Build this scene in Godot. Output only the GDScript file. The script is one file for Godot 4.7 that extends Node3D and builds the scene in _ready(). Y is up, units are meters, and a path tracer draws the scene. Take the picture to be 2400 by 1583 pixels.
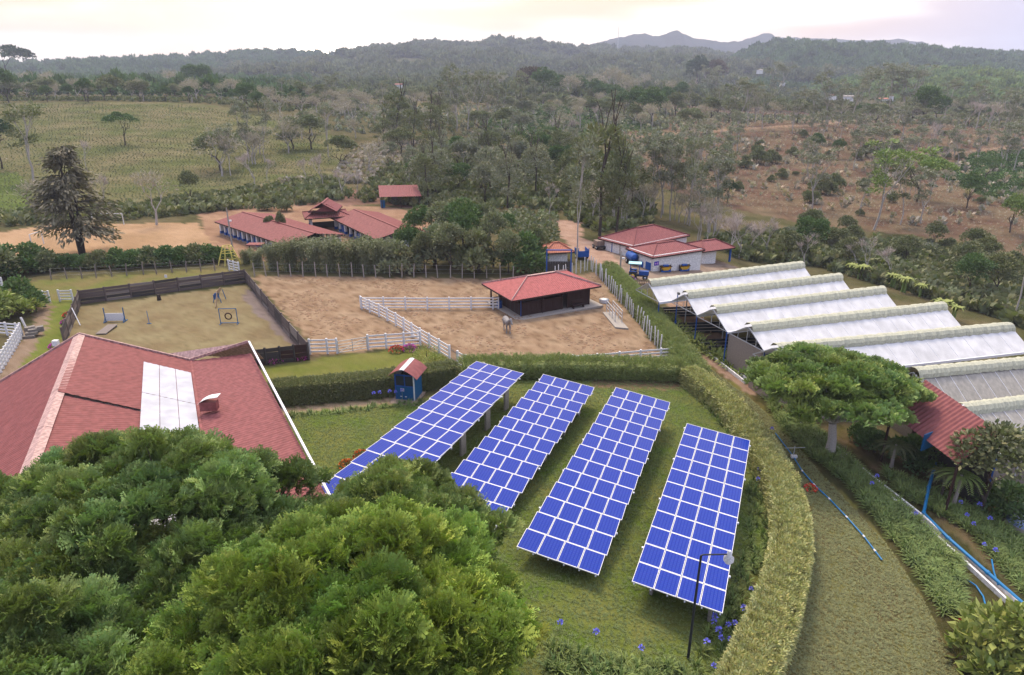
extends Node3D
# A farm seen from the air: solar tables, paddock, stable, greenhouses, wooded hills.
# Metres, y up. Ground places are given as Vector2(x, d) with d = metres ahead (z = -d).

const CAM_HEIGHT := 22.5
const EXPOSURE := 2.55
var rng := RandomNumberGenerator.new()
var M := {}
var unit_box: BoxMesh
var names := {}
var DS := [10, 25, 40, 55, 70, 90, 120, 160, 220, 300, 420, 600, 1000, 2000]
var SS := [-1.2, -0.75, -0.45, -0.15, 0.15, 0.45, 0.75, 1.2]
var HT := [2.6, 2.4, 2.2, 1.9, 1.2, -0.6, -2.6, -4.3, 1.6, 1.5, 1.5, 1.1, 0.45, -1.2, -3, -4.8, 0.3, 0.2, 0.2, 0, -0.5, -2, -3.8, -5.5, -0.5, -0.6, -0.6, -0.7, -1.1, -3, -4.5, -6, -1, -1.3, -1.2, -1.3, -1.5, -3.6, -5.5, -7, -1, -1.5, -1.5, -1.6, -1.8, -5, -7.5, -9, -0.5, -1.6, -1.8, -2, -2.6, -7, -9, -10, 2, -1, -1.5, -1.6, -3, -6.3, -6, -6, 7, 3.6, 3, -0.5, -2, -4.5, -3.8, -4, 14, 11.5, 10.5, 4, 1.5, 3, -0.5, -2, 12, 9, 8, 4, 3, -3, -1, -4, 10, 8, 7, 5, 4, -7, -9, -9, 12, 10, 10, 12, 10, -6, -2, -4, 20, 20, 20, 24, 22, 5, 8, 8]
var LD: PackedFloat64Array = []
var relief := FastNoiseLite.new()

# ---------------------------------------------------------------- small helpers
class MB:
	var v := PackedVector3Array()
	var n := PackedVector3Array()
	var uv := PackedVector2Array()
	var c := PackedColorArray()
	var ix := PackedInt32Array()
	var col := Color(1, 1, 1)
	var use_col := false
	func quad(a: Vector3, b: Vector3, cc: Vector3, d: Vector3, u0 := Vector2(0, 0), u1 := Vector2(1, 1)) -> void:
		var nn := (b - a).cross(d - a)
		if nn.length_squared() < 1e-14:
			nn = (cc - b).cross(d - b)
		nn = nn.normalized()
		var k := v.size()
		v.append_array([a, b, cc, d])
		n.append_array([nn, nn, nn, nn])
		uv.append_array([u0, Vector2(u1.x, u0.y), u1, Vector2(u0.x, u1.y)])
		if use_col:
			c.append_array([col, col, col, col])
		ix.append_array([k, k + 2, k + 1, k, k + 3, k + 2])
	func tri(a: Vector3, b: Vector3, cc: Vector3) -> void:
		var nn := (b - a).cross(cc - a).normalized()
		var k := v.size()
		v.append_array([a, b, cc])
		n.append_array([nn, nn, nn])
		uv.append_array([Vector2(0, 0), Vector2(1, 0), Vector2(0.5, 1)])
		if use_col:
			c.append_array([col, col, col])
		ix.append_array([k, k + 2, k + 1])
	func box(ce: Vector3, s: Vector3, b := Basis()) -> void:
		var x := b.x * s.x * 0.5
		var y := b.y * s.y * 0.5
		var z := b.z * s.z * 0.5
		quad(ce - x - y + z, ce + x - y + z, ce + x + y + z, ce - x + y + z)
		quad(ce + x - y - z, ce - x - y - z, ce - x + y - z, ce + x + y - z)
		quad(ce + x - y + z, ce + x - y - z, ce + x + y - z, ce + x + y + z)
		quad(ce - x - y - z, ce - x - y + z, ce - x + y + z, ce - x + y - z)
		quad(ce - x + y + z, ce + x + y + z, ce + x + y - z, ce - x + y - z)
		quad(ce - x - y - z, ce + x - y - z, ce + x - y + z, ce - x - y + z)
	func beam(a: Vector3, b: Vector3, w: float, h: float) -> void:
		var y := b - a
		var l := y.length()
		if l < 1e-4:
			return
		y /= l
		var r := Vector3.UP if absf(y.y) < 0.9 else Vector3.RIGHT
		var x := r.cross(y).normalized()
		box((a + b) * 0.5, Vector3(w, l, h), Basis(x, y, x.cross(y)))
	func tube(p: Array, r: Array, seg := 7, cap := true) -> void:
		var k := v.size()
		var m := p.size()
		for i in m:
			var t: Vector3 = (p[mini(i + 1, m - 1)] - p[maxi(i - 1, 0)]).normalized()
			var q := Vector3.RIGHT if absf(t.x) < 0.8 else Vector3.FORWARD
			var x := q.cross(t).normalized()
			var y := t.cross(x)
			for j in seg:
				var a := TAU * j / seg
				var o := x * cos(a) + y * sin(a)
				v.append(p[i] + o * r[i])
				n.append(o)
				uv.append(Vector2(float(j) / seg, i))
				if use_col:
					c.append(col)
		for i in m - 1:
			for j in seg:
				var a := k + i * seg + j
				var b := k + i * seg + (j + 1) % seg
				ix.append_array([a, a + seg, b, b, a + seg, b + seg])
		if cap:
			for e in [0, m - 1]:
				var w := v.size()
				v.append(p[e])
				n.append((p[e] - p[1 if e == 0 else m - 2]).normalized())
				uv.append(Vector2(0, 0))
				if use_col:
					c.append(col)
				for j in seg:
					var j2 := (j + 1) % seg
					ix.append_array([w, k + e * seg + j, k + e * seg + j2] if e == 0 else [w, k + e * seg + j2, k + e * seg + j])
	func ball(ce: Vector3, s: Vector3, rings := 8, seg := 12) -> void:
		var k := v.size()
		for i in rings + 1:
			var a := PI * i / rings
			for j in seg:
				var b := TAU * j / seg
				var o := Vector3(sin(a) * cos(b), cos(a), sin(a) * sin(b))
				v.append(ce + o * s)
				n.append((o / s).normalized())
				uv.append(Vector2(float(j) / seg, float(i) / rings))
				if use_col:
					c.append(col)
		for i in rings:
			for j in seg:
				var a := k + i * seg + j
				var b := k + i * seg + (j + 1) % seg
				ix.append_array([a, a + seg, b, b, a + seg, b + seg])
	func done(mesh: ArrayMesh = null, m: Material = null) -> ArrayMesh:
		if mesh == null:
			mesh = ArrayMesh.new()
		var ar := []
		ar.resize(Mesh.ARRAY_MAX)
		ar[Mesh.ARRAY_VERTEX] = v
		ar[Mesh.ARRAY_NORMAL] = n
		ar[Mesh.ARRAY_TEX_UV] = uv
		if use_col:
			ar[Mesh.ARRAY_COLOR] = c
		ar[Mesh.ARRAY_INDEX] = ix
		mesh.add_surface_from_arrays(Mesh.PRIMITIVE_TRIANGLES, ar)
		if m:
			mesh.surface_set_material(mesh.get_surface_count() - 1, m)
		return mesh

func numbered(called: String) -> String:
	if not names.has(called):
		names[called] = 0
		return called
	names[called] += 1
	return "%s_%03d" % [called, names[called]]

func tag(o: Node, label: String, category: String, group := "") -> void:
	o.set_meta("label", label)
	o.set_meta("category", category)
	if group:
		o.set_meta("group", group)

func thing(called: String, label: String, category: String, at := Vector3.ZERO, turn := 0.0, group := "") -> Node3D:
	var o := Node3D.new()
	o.name = numbered(called)
	add_child(o)
	o.position = at
	o.rotation.y = turn
	tag(o, label, category, group)
	return o

func part(parent: Node, called: String, mesh: Mesh, m: Material = null) -> MeshInstance3D:
	var o := MeshInstance3D.new()
	o.name = numbered(called) if parent == self else called
	o.mesh = mesh
	if m:
		o.material_override = m
	parent.add_child(o, true)
	return o

func structure(called: String, mesh: Mesh, m: Material = null) -> MeshInstance3D:
	var o := part(self, called, mesh, m)
	o.set_meta("kind", "structure")
	return o

# a plank or bar from a to b as a part of its own (shares one unit box)
func bar(parent: Node, called: String, a: Vector3, b: Vector3, w: float, h: float, m: Material) -> MeshInstance3D:
	var o := part(parent, called, unit_box, m)
	var y := b - a
	var r := Vector3.UP if absf(y.normalized().y) < 0.9 else Vector3.RIGHT
	var x := r.cross(y).normalized()
	var z := x.cross(y).normalized()
	o.transform = Transform3D(Basis(x * w, y, z * h), (a + b) * 0.5)
	return o

func block(parent: Node, called: String, ce: Vector3, s: Vector3, m: Material, turn := 0.0) -> MeshInstance3D:
	var o := part(parent, called, unit_box, m)
	o.transform = Transform3D(Basis(Vector3.UP, turn) * Basis.from_scale(s), ce)
	return o

func copy(o: Node3D, at: Vector3, turn := 0.0, scale_by := 1.0) -> Node3D:
	var c: Node3D = o.duplicate()
	var called: String = o.get_meta("kind_name") if o.has_meta("kind_name") else String(o.name)
	c.name = numbered(called)
	add_child(c)
	c.position = at
	c.rotation.y = turn
	c.scale = Vector3.ONE * scale_by
	return c

# base colour (linear) of a surface that shows as this sRGB value in the photograph's light
func base(r: float, g: float, b: float) -> Color:
	var l := Color(r / 255.0, g / 255.0, b / 255.0).srgb_to_linear()
	return Color(l.r / 1.4, l.g / 1.4, l.b / 1.4)

func mat(called: String, lin: Color, rough := 0.8, tex: Texture2D = null, tscale := 0.5) -> StandardMaterial3D:
	var m := StandardMaterial3D.new()
	m.resource_name = called
	m.albedo_color = lin.linear_to_srgb()
	m.roughness = rough
	m.metallic_specular = 0.35
	if tex:
		m.albedo_texture = tex
		m.uv1_triplanar = true
		m.uv1_world_triplanar = true
		m.uv1_scale = Vector3.ONE * tscale
	M[called] = m
	return m

func noise_tex(size: int, freq: float, lo: float, hi: float, oct := 4, sd := 1) -> NoiseTexture2D:
	var f := FastNoiseLite.new()
	f.seed = sd
	f.frequency = freq
	f.fractal_octaves = oct
	var t := NoiseTexture2D.new()
	t.width = size
	t.height = size
	t.seamless = true
	t.noise = f
	var g := Gradient.new()
	g.offsets = PackedFloat32Array([0.2, 0.8])
	g.colors = PackedColorArray([Color(lo, lo, lo), Color(hi, hi, hi)])
	t.color_ramp = g
	return t

# ---------------------------------------------------------------- terrain
func cr(a: float, b: float, c: float, d: float, t: float) -> float:
	return b + 0.5 * t * (c - a + t * (2.0 * a - 5.0 * b + 4.0 * c - d + t * (3.0 * (b - c) + d - a)))

func ground_y(x: float, d: float) -> float:
	var s := x / maxf(d, 18.0)
	var l := log(maxf(d, 10.0))
	var n := LD.size()
	var m := SS.size()
	var i := 0
	var t := 0.0
	if l >= LD[n - 1]:
		i = n - 2
		t = 1.0
	elif l > LD[0]:
		while l >= LD[i + 1]:
			i += 1
		t = (l - LD[i]) / (LD[i + 1] - LD[i])
	var j := 0
	var w := 0.0
	if s >= SS[m - 1]:
		j = m - 2
		w = 1.0
	elif s > SS[0]:
		while s >= SS[j + 1]:
			j += 1
		w = (s - SS[j]) / (SS[j + 1] - SS[j])
	var r := [0.0, 0.0, 0.0, 0.0]
	for k in 4:
		var o: int = clampi(i + k - 1, 0, n - 1) * m
		r[k] = cr(HT[o + maxi(j - 1, 0)], HT[o + j], HT[o + j + 1], HT[o + mini(j + 2, m - 1)], w)
	var y := cr(r[0], r[1], r[2], r[3], t)
	if d > 200.0:
		y += relief.get_noise_2d(x, d) * minf(2.5, (d - 200.0) * 0.01)
	return y

func at(p: Vector2, h := 0.0) -> Vector3:
	return Vector3(p.x, ground_y(p.x, p.y) + h, -p.y)

func poly(a: PackedFloat32Array) -> PackedVector2Array:
	var r := PackedVector2Array()
	for i in a.size() / 2:
		r.append(Vector2(a[2 * i], a[2 * i + 1]))
	return r

func inside(p: Vector2, q: PackedVector2Array) -> bool:
	return Geometry2D.is_point_in_polygon(p, q)

func scatter(q: PackedVector2Array, count: int, r: RandomNumberGenerator) -> PackedVector2Array:
	var lo := q[0]
	var hi := q[0]
	for p in q:
		lo = lo.min(p)
		hi = hi.max(p)
	var out := PackedVector2Array()
	var tries := 0
	while out.size() < count and tries < count * 30:
		tries += 1
		var p := Vector2(r.randf_range(lo.x, hi.x), r.randf_range(lo.y, hi.y))
		if inside(p, q):
			out.append(p)
	return out

# points every step metres along a polyline, as [point, direction]
func along(q: PackedVector2Array, step: float) -> Array:
	var out := []
	var left := 0.0
	for i in q.size() - 1:
		var a := q[i]
		var b := q[i + 1]
		var l := a.distance_to(b)
		var t := left
		while t <= l:
			out.append([a.lerp(b, t / l), (b - a) / l])
			t += step
		left = t - l
	return out

func _ready() -> void:
	rng.seed = 7
	for d in DS:
		LD.append(log(d))
	relief.seed = 8
	relief.frequency = 0.012
	unit_box = BoxMesh.new()
	unit_box.size = Vector3.ONE
	# camera
	var cam := Camera3D.new()
	cam.name = "camera"
	cam.position = Vector3(0, CAM_HEIGHT, 0)
	cam.rotation_degrees = Vector3(-21.23, 0, 0)
	cam.fov = 52.65
	cam.near = 0.5
	cam.far = 20000.0
	add_child(cam)
	cam.current = true
	# sky, exposure, haze
	var env := Environment.new()
	env.background_mode = Environment.BG_SKY
	var sm := PanoramaSkyMaterial.new()
	sm.panorama = make_sky()
	env.sky = Sky.new()
	env.sky.sky_material = sm
	env.tonemap_mode = Environment.TONE_MAPPER_LINEAR
	env.tonemap_exposure = EXPOSURE
	env.fog_enabled = true
	env.fog_density = 0.0002
	env.fog_light_color = Color(0.90, 0.93, 1.0)
	env.sdfgi_enabled = true
	env.ssao_enabled = true
	env.ssil_enabled = true
	var we := WorldEnvironment.new()
	we.name = "environment"
	we.environment = env
	add_child(we)
	# veiled low sun ahead and to the left
	var sun := DirectionalLight3D.new()
	sun.name = "sun"
	sun.light_energy = 0.5
	sun.light_color = Color(1.0, 0.93, 0.84)
	sun.light_angular_distance = 14.0
	sun.shadow_enabled = true
	add_child(sun)
	sun.look_at_from_position(Vector3.ZERO, -Vector3(-0.27, 1.55, -0.9), Vector3.UP)
	materials()
	var t0 := Time.get_ticks_msec()
	for step in [terrain, hills, house, solar_yard, arena, paddock, lawns_and_hedges, greenhouses, farm_buildings, east_side, yard_things, woods, foreground_trees, ground_cover]:
		step.call()
		print(step.get_method(), " ", Time.get_ticks_msec() - t0)

func make_sky() -> ImageTexture:
	var w := 1024
	var h := 512
	var f := FastNoiseLite.new()
	f.seed = 11
	f.frequency = 0.35
	f.fractal_octaves = 5
	var g := FastNoiseLite.new()
	g.seed = 5
	g.frequency = 0.9
	g.fractal_octaves = 4
	var px := PackedFloat32Array()
	px.resize(w * h * 3)
	var sun := Vector3(-0.2637, 0.019, -1.0).normalized()
	for y in h:
		var el := PI * (0.5 - (y + 0.5) / h)
		var se := sin(el)
		var ce := cos(el)
		for x in w:
			var az := TAU * (x + 0.5) / w
			var d := Vector3(sin(az) * ce, se, -cos(az) * ce)
			var k := (y * w + x) * 3
			if se < 0.0:
				px[k] = 0.3
				px[k + 1] = 0.29
				px[k + 2] = 0.28
				continue
			# cloud deck seen in perspective: features shrink and flatten towards the horizon
			var q := Vector2(d.x, d.z) / (se + 0.09)
			var c := f.get_noise_2d(q.x * 0.55, q.y * 0.55)
			var e := g.get_noise_2d(q.x * 0.5 + 3.0, q.y * 0.9)
			var near := d.dot(sun)
			var warm := smoothstep(0.5, 0.92, near)
			var cloud := smoothstep(-0.22, 0.24, c + 0.5 * e)
			var cool := Vector3(0.21, 0.24, 0.38).lerp(Vector3(0.56, 0.55, 0.61), cloud)
			var cream := Vector3(0.49, 0.355, 0.25).lerp(Vector3(0.60, 0.505, 0.405), cloud)
			var rgb := cool.lerp(cream, warm)
			rgb *= 1.0 + 1.0 * se
			# the sun itself behind thin cloud: a bright patch with a soft edge
			rgb += Vector3(1.0, 0.84, 0.68) * (5.0 * exp(-(1.0 - near) * 9000.0) + 1.6 * exp(-(1.0 - near) * 1200.0) + 0.22 * exp(-(1.0 - near) * 50.0))
			px[k] = rgb.x
			px[k + 1] = rgb.y
			px[k + 2] = rgb.z
	return ImageTexture.create_from_image(Image.create_from_data(w, h, false, Image.FORMAT_RGBF, px.to_byte_array()))

func materials() -> void:
	var grain := noise_tex(512, 0.03, 0.8, 1.0, 5, 3)
	var fine := noise_tex(512, 0.09, 0.78, 1.0, 4, 9)
	M.grain = grain
	M.fine = fine
	var g := mat("ground", Color(1, 1, 1), 0.95, fine, 0.35)
	g.vertex_color_use_as_albedo = true
	g.metallic_specular = 0.1
	var nt := noise_tex(512, 0.06, 0.0, 1.0, 4, 21)
	nt.as_normal_map = true
	nt.bump_strength = 6.0
	g.normal_enabled = true
	g.normal_texture = nt
	g.normal_scale = 0.8
	mat("white_paint", Color(0.72, 0.71, 0.69), 0.6, grain, 0.8)
	mat("white_wall", Color(0.74, 0.72, 0.68), 0.85, grain, 0.25)
	mat("galvanised", Color(0.42, 0.43, 0.44), 0.45).metallic = 0.4
	mat("aluminium", Color(0.62, 0.62, 0.63), 0.4)
	mat("concrete", base(188, 178, 164), 0.9, grain, 0.6)
	mat("old_concrete", base(172, 150, 132), 0.95, grain, 0.5)
	mat("blue_paint", Color(0.012, 0.085, 0.33), 0.45, grain, 0.7)
	mat("booth_blue", Color(0.008, 0.10, 0.24), 0.5, grain, 0.7)
	mat("blue_pipe", Color(0.008, 0.135, 0.30), 0.35)
	mat("yellow_paint", Color(0.62, 0.36, 0.03), 0.5)
	mat("dark_metal", Color(0.02, 0.022, 0.025), 0.5)
	mat("rubber", Color(0.012, 0.012, 0.012), 0.85)
	mat("glass_dark", Color(0.02, 0.025, 0.03), 0.08)
	mat("dark_wood", base(72, 48, 42), 0.85, grain, 1.2)
	mat("plank_wood", base(116, 102, 95), 0.9, grain, 0.9)
	mat("plank_wood_pale", base(150, 138, 128), 0.9, grain, 0.9)
	mat("plank_black", base(80, 74, 70), 0.9, grain, 0.9)
	mat("raw_wood", base(168, 142, 112), 0.85, grain, 1.0)
	mat("post_wood", base(190, 178, 165), 0.9, grain, 1.2)
	mat("roof_red", Color(0.225, 0.074, 0.067), 0.58, noise_tex(512, 0.03, 0.82, 1.0, 5, 31), 0.12)
	mat("roof_bright", Color(0.36, 0.105, 0.095), 0.58, noise_tex(512, 0.03, 0.82, 1.0, 5, 32), 0.15)
	mat("roof_rose", Color(0.24, 0.082, 0.077), 0.58, noise_tex(512, 0.03, 0.82, 1.0, 5, 33), 0.15)
	mat("roof_clay", Color(0.46, 0.17, 0.10), 0.7, grain, 0.3)
	for k in ["roof_red", "roof_bright", "roof_rose"]:
		M[k].metallic_specular = 0.2
	mat("ridge_pink", base(214, 174, 164), 0.55, noise_tex(256, 0.03, 0.7, 1.0, 5, 41), 0.5)
	var pl := mat("skylight", Color(0.43, 0.43, 0.45), 0.6, noise_tex(256, 0.01, 0.88, 1.0, 3, 43), 0.3)
	pl.backlight_enabled = true
	pl.backlight = Color(0.2, 0.2, 0.2)
	var fi := mat("film", Color(0.58, 0.57, 0.545), 0.8, noise_tex(512, 0.01, 0.86, 1.0, 4, 45), 0.12)
	fi.backlight_enabled = true
	fi.backlight = Color(0.35, 0.35, 0.36)
	mat("film_old", base(176, 170, 156), 0.6, grain, 0.15)
	mat("vent_cloth", base(200, 199, 172), 0.8, noise_tex(512, 0.02, 0.82, 1.0, 4, 47), 0.4)
	var nc := mat("net_cloth", base(168, 154, 140), 0.95, grain, 0.6)
	nc.transparency = BaseMaterial3D.TRANSPARENCY_ALPHA
	nc.albedo_color.a = 0.85
	mat("bark", base(96, 84, 72), 0.95, grain, 1.0)
	mat("bark_pale", base(206, 196, 184), 0.9, grain, 0.8)
	mat("bark_dark", base(70, 60, 52), 0.95, grain, 1.0)
	mat("twig", base(196, 180, 166), 0.95)
	mat("stone", base(150, 142, 132), 0.95, grain, 0.8)
	for k in [["leaf_bright", 0.22, 0.285, 0.048], ["leaf_deep", 0.1, 0.15, 0.05], ["leaf_feather", 0.18, 0.23, 0.064], ["leaf_dark", 0.05, 0.08, 0.035], ["leaf_olive", 0.165, 0.17, 0.08], ["leaf_grey", 0.24, 0.235, 0.16], ["leaf_gold", 0.42, 0.4, 0.165], ["leaf_hedge", 0.2, 0.2, 0.085], ["leaf_soft", 0.26, 0.29, 0.105], ["leaf_yellow", 0.24, 0.27, 0.07], ["leaf_rust", 0.12, 0.085, 0.06], ["leaf_dry", 0.36, 0.30, 0.235], ["leaf_conifer", 0.155, 0.135, 0.085], ["leaf_bamboo", 0.21, 0.215, 0.115], ["leaf_umbrella", 0.195, 0.25, 0.07], ["leaf_strap", 0.155, 0.205, 0.06], ["grass_dry", 0.235, 0.24, 0.105], ["grass_green", 0.165, 0.205, 0.07]]:
		var m := mat(k[0], Color(k[1], k[2], k[3]), 0.62)
		m.vertex_color_use_as_albedo = true
		m.metallic_specular = 0.3
		m.backlight_enabled = true
		m.backlight = Color(0.5, 0.6, 0.3)
	for k in [["flower_blue", 0.16, 0.17, 0.62], ["flower_pink", 0.5, 0.05, 0.32], ["flower_red", 0.55, 0.04, 0.03], ["flower_orange", 0.6, 0.14, 0.02], ["flower_lilac", 0.5, 0.28, 0.5]]:
		mat(k[0], Color(k[1], k[2], k[3]), 0.7)

func terrain() -> void:
	# name, outline, two base colours, size of the patches (m), share of dark specks
	var regions := [
		["ground", PackedVector2Array(), base(112, 102, 74), base(84, 84, 52), 9.0, 0.3],
		["field", poly(PackedFloat32Array([-114.32, 113.18, -268.91, 283.65, -182.85, 294.89, -137.23, 298.93, -96.73, 283.48, -66.13, 255, -48.09, 207.16, -42.62, 163.83, -56.37, 153.43, -66.79, 138.26, -77.57, 123.98, -86.89, 121.5])), base(122, 114, 82), base(96, 102, 60), 22.0, 0.35],
		["meadow", poly(PackedFloat32Array([-152.22, 165.27, -122.29, 172.08, -109.09, 157.27, -87.46, 123.54, -107.78, 113.88])), base(104, 116, 62), base(84, 98, 48), 10.0, 0.2],
		["ploughed_field", poly(PackedFloat32Array([43.83, 287.98, 58.32, 273.57, 164.37, 744.69, 296.59, 977.41, 203.98, 576.05, 230.14, 471.47, 213.61, 350.48, 234.91, 327.31, 290.68, 317.76, 82.95, 81.54, 91.89, 128.52, 78.42, 134.52, 62.93, 138.94, 48.01, 148.81, 37.94, 163.4, 33.13, 190.19])), base(108, 84, 68), base(124, 108, 84), 14.0, 0.6],
		["hill_track", poly(PackedFloat32Array([41.45, 271.62, 69.36, 278.2, 96.87, 285.38, 127.61, 297.34, 227.61, 433.91, 181.26, 345.25, 124.14, 288.92, 94.54, 278.15, 67.71, 271.23, 42.03, 264.55])), base(164, 138, 114), base(146, 122, 98), 5.0, 0.2],
		["hill_track", poly(PackedFloat32Array([127.03, 229.36, 154.18, 241.93, 189.59, 256.54, 186.08, 251.52, 151.47, 237.37, 126.31, 225.27])), base(164, 138, 114), base(146, 122, 98), 5.0, 0.2],
		["green_field", poly(PackedFloat32Array([46.17, 363.38, 55.53, 339.82, 59.3, 282.61, 39.17, 279.2])), base(92, 104, 62), base(84, 98, 58), 8.0, 0.2],
		["green_field", poly(PackedFloat32Array([121.81, 198.11, 156.32, 238.15, 223.83, 260.02, 133.73, 149.69, 114.83, 153.01, 115.81, 174.55])), base(64, 80, 46), base(56, 70, 40), 8.0, 0.2],
		["meadow", poly(PackedFloat32Array([-63.47, 465.04, -17.98, 515.19, -15.05, 365.95, -33.85, 315.08, -47.85, 320.24])), base(140, 122, 92), base(120, 116, 78), 12.0, 0.1],
		["terrace_field", poly(PackedFloat32Array([-65.77, 132.32, -58.01, 147.42, -50.04, 164.88, -37.67, 155.46, -25.8, 142.59, -15.32, 128.61, -26.39, 135.97, -40.5, 131.47, -51.8, 130.63])), base(146, 114, 98), base(118, 92, 76), 6.0, 0.4],
		["barn_yard", poly(PackedFloat32Array([-59.19, 127.73, -48.42, 135.3, -24.24, 133.34, -13.95, 123.37, -12.71, 99.43, -31.85, 89.39, -37.55, 92.23, -42.69, 96.06])), base(168, 136, 108), base(148, 116, 92), 6.0, 0.2],
		["ball_ground", poly(PackedFloat32Array([-91.86, 103.18, -82.73, 108.96, -78.94, 116.19, -54.29, 117.26, -43.16, 97.98, -54.2, 97.96, -63.56, 91.79, -79.35, 87.9])), base(184, 152, 118), base(166, 136, 102), 9.0, 0.12],
		["grass_strip", poly(PackedFloat32Array([-70.98, 77.66, -59.44, 81.03, -37.15, 86.6, -34.31, 85.31, -49.04, 74.22, -47.63, 70.64, -54.33, 72.57, -63.93, 69.08])), base(112, 116, 62), base(128, 116, 76), 5.0, 0.2],
		["grass_verge", poly(PackedFloat32Array([-51.55, 72.59, -49.73, 74.23, -41.45, 59.45, -40, 54.67, -38.97, 48.82, -38.07, 43.09, -39.81, 45.41, -42.24, 54.66])), base(104, 118, 50), base(124, 126, 66), 2.5, 0.25],
		["dirt_path", poly(PackedFloat32Array([-52.97, 72.26, -51.15, 72.27, -46.16, 63.48, -42.31, 55.1, -40.27, 49.71, -38.07, 43.09, -40.48, 43.06, -42.34, 48.79, -44.92, 56.35, -48.51, 64.89])), base(152, 132, 112), base(134, 114, 92), 2.0, 0.2],
		["arena_floor", poly(PackedFloat32Array([-46.92, 70.63, -32.08, 78.91, -18.84, 58.17, -22.41, 54.69, -29.08, 52.6, -36.84, 49.73, -42.26, 59.45])), base(144, 132, 98), base(130, 114, 84), 4.0, 0.3],
		["gravel_strip", poly(PackedFloat32Array([-31.42, 77.8, -28.8, 73.94, -18.76, 58.17, -19.28, 56.74, -22.92, 61.94, -30.75, 73.93])), base(140, 126, 118), base(126, 112, 104), 1.5, 0.2],
		["paddock", poly(PackedFloat32Array([-32.77, 83.02, -26.61, 83.29, 1.15, 81.79, 7.68, 83, 10.96, 85.47, 13.87, 56.73, 7.89, 54.26, -1.03, 52.31, -3.4, 52.82, -8.23, 58.04, -13.04, 56.48, -17.61, 54.94, -18.88, 59.15])), base(168, 144, 116), base(146, 120, 94), 3.0, 0.8],
		["dirt_road", poly(PackedFloat32Array([7.47, 122.06, 12.51, 122.09, 11.21, 107.07, 15.94, 97.31, 15.92, 85, 12.1, 87.86, 8.84, 96.85, 7.77, 108.93])), base(186, 156, 134), base(168, 136, 114), 3.0, 0.2],
		["farm_yard", poly(PackedFloat32Array([14.81, 96.96, 29.61, 101.3, 33.66, 97.26, 16.5, 80.56, 14.59, 83.61])), base(160, 140, 122), base(140, 122, 104), 3.0, 0.3],
		["garden_lawn", poly(PackedFloat32Array([-20.33, 48.87, -20.66, 52.64, -17.5, 53.88, -15.1, 55.41, -8.16, 57.44, -5.17, 54.5, -3.72, 52.03, -6.34, 51.38, -13.51, 50.22])), base(108, 114, 54), base(122, 120, 66), 3.0, 0.15],
		["concrete_path", poly(PackedFloat32Array([-17.01, 43.95, -11.72, 45.22, -7.48, 46.75, -6.5, 45.42, -11.44, 43.99, -16.31, 42.75])), base(176, 152, 122), base(162, 138, 108), 1.5, 0.15],
		["lawn", poly(PackedFloat32Array([-16.16, 42.76, -6.71, 45.81, -3.74, 49.72, 1.82, 51.13, 14.56, 52.24, 15.47, 50.8, 16.61, 46.8, 16.4, 40.23, 15.49, 35.12, 13.33, 29.33, 10.96, 25.25, 9.25, 21.63, 8.14, 17.94, -13.71, 15.64, -18.75, 25.78, -15.84, 34.35])), base(92, 112, 44), base(116, 118, 62), 4.0, 0.3],
		["bare_strip", poly(PackedFloat32Array([6.78, 51.1, 14.58, 52.34, 14.53, 50.62, 10, 49.13, 6.58, 49.33])), base(140, 112, 88), base(122, 102, 74), 1.5, 0.4],
		["dry_slope", poly(PackedFloat32Array([16.01, 56.64, 17.72, 57.15, 19.73, 51.15, 20.34, 46.87, 20.66, 39.69, 21.79, 32.62, 21.56, 28.12, 20.76, 23.79, 18.88, 20.05, 9.41, 18.24, 12.46, 23.65, 15.79, 29.89, 17.77, 34.78, 17.71, 40.54, 17.76, 51.86])), base(120, 116, 62), base(102, 92, 60), 3.5, 0.4],
		["planting_bed", poly(PackedFloat32Array([19.82, 51.43, 22.95, 50.08, 24.07, 43.19, 26.01, 37.94, 27.78, 29.4, 28.99, 27.08, 24.1, 20.72, 18.88, 20.05, 20.76, 23.79, 21.56, 28.12, 21.83, 32.7, 20.71, 39.81])), base(84, 78, 50), base(70, 72, 40), 1.2, 0.4],
		["earth_terrace", poly(PackedFloat32Array([23.63, 50.87, 26.51, 46.27, 31.02, 41.91, 34.05, 33.6, 28.99, 27.08, 26.01, 37.94, 24.07, 43.19])), base(120, 102, 76), base(98, 92, 56), 2.0, 0.4],
		["service_path", poly(PackedFloat32Array([18.44, 78.35, 20.48, 77.03, 21.79, 62.68, 22.09, 54.8, 23.63, 50.87, 22.95, 50.08, 19.82, 51.43, 17.72, 57.15, 16.47, 65.88])), base(168, 140, 118), base(146, 118, 96), 1.5, 0.3],
	]
	var ns := 430
	var ratio := 1.0092
	var ds := PackedFloat32Array()
	var dd := 9.0
	while dd < 2700.0:
		ds.append(dd)
		dd *= ratio
	var nd := ds.size()
	var f := FastNoiseLite.new()
	f.seed = 3
	f.frequency = 1.0
	f.fractal_octaves = 4
	var fj := FastNoiseLite.new()
	fj.seed = 8
	fj.frequency = 1.0
	fj.fractal_octaves = 3
	var count := nd * (ns + 1)
	var pos := PackedVector3Array()
	var col := PackedColorArray()
	var reg := PackedByteArray()
	pos.resize(count)
	col.resize(count)
	reg.resize(count)
	var boxes := []
	for r in regions:
		var lo := Vector2(1e9, 1e9)
		var hi := Vector2(-1e9, -1e9)
		for p in r[1]:
			lo = lo.min(p)
			hi = hi.max(p)
		boxes.append([lo, hi])
	var k := 0
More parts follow.
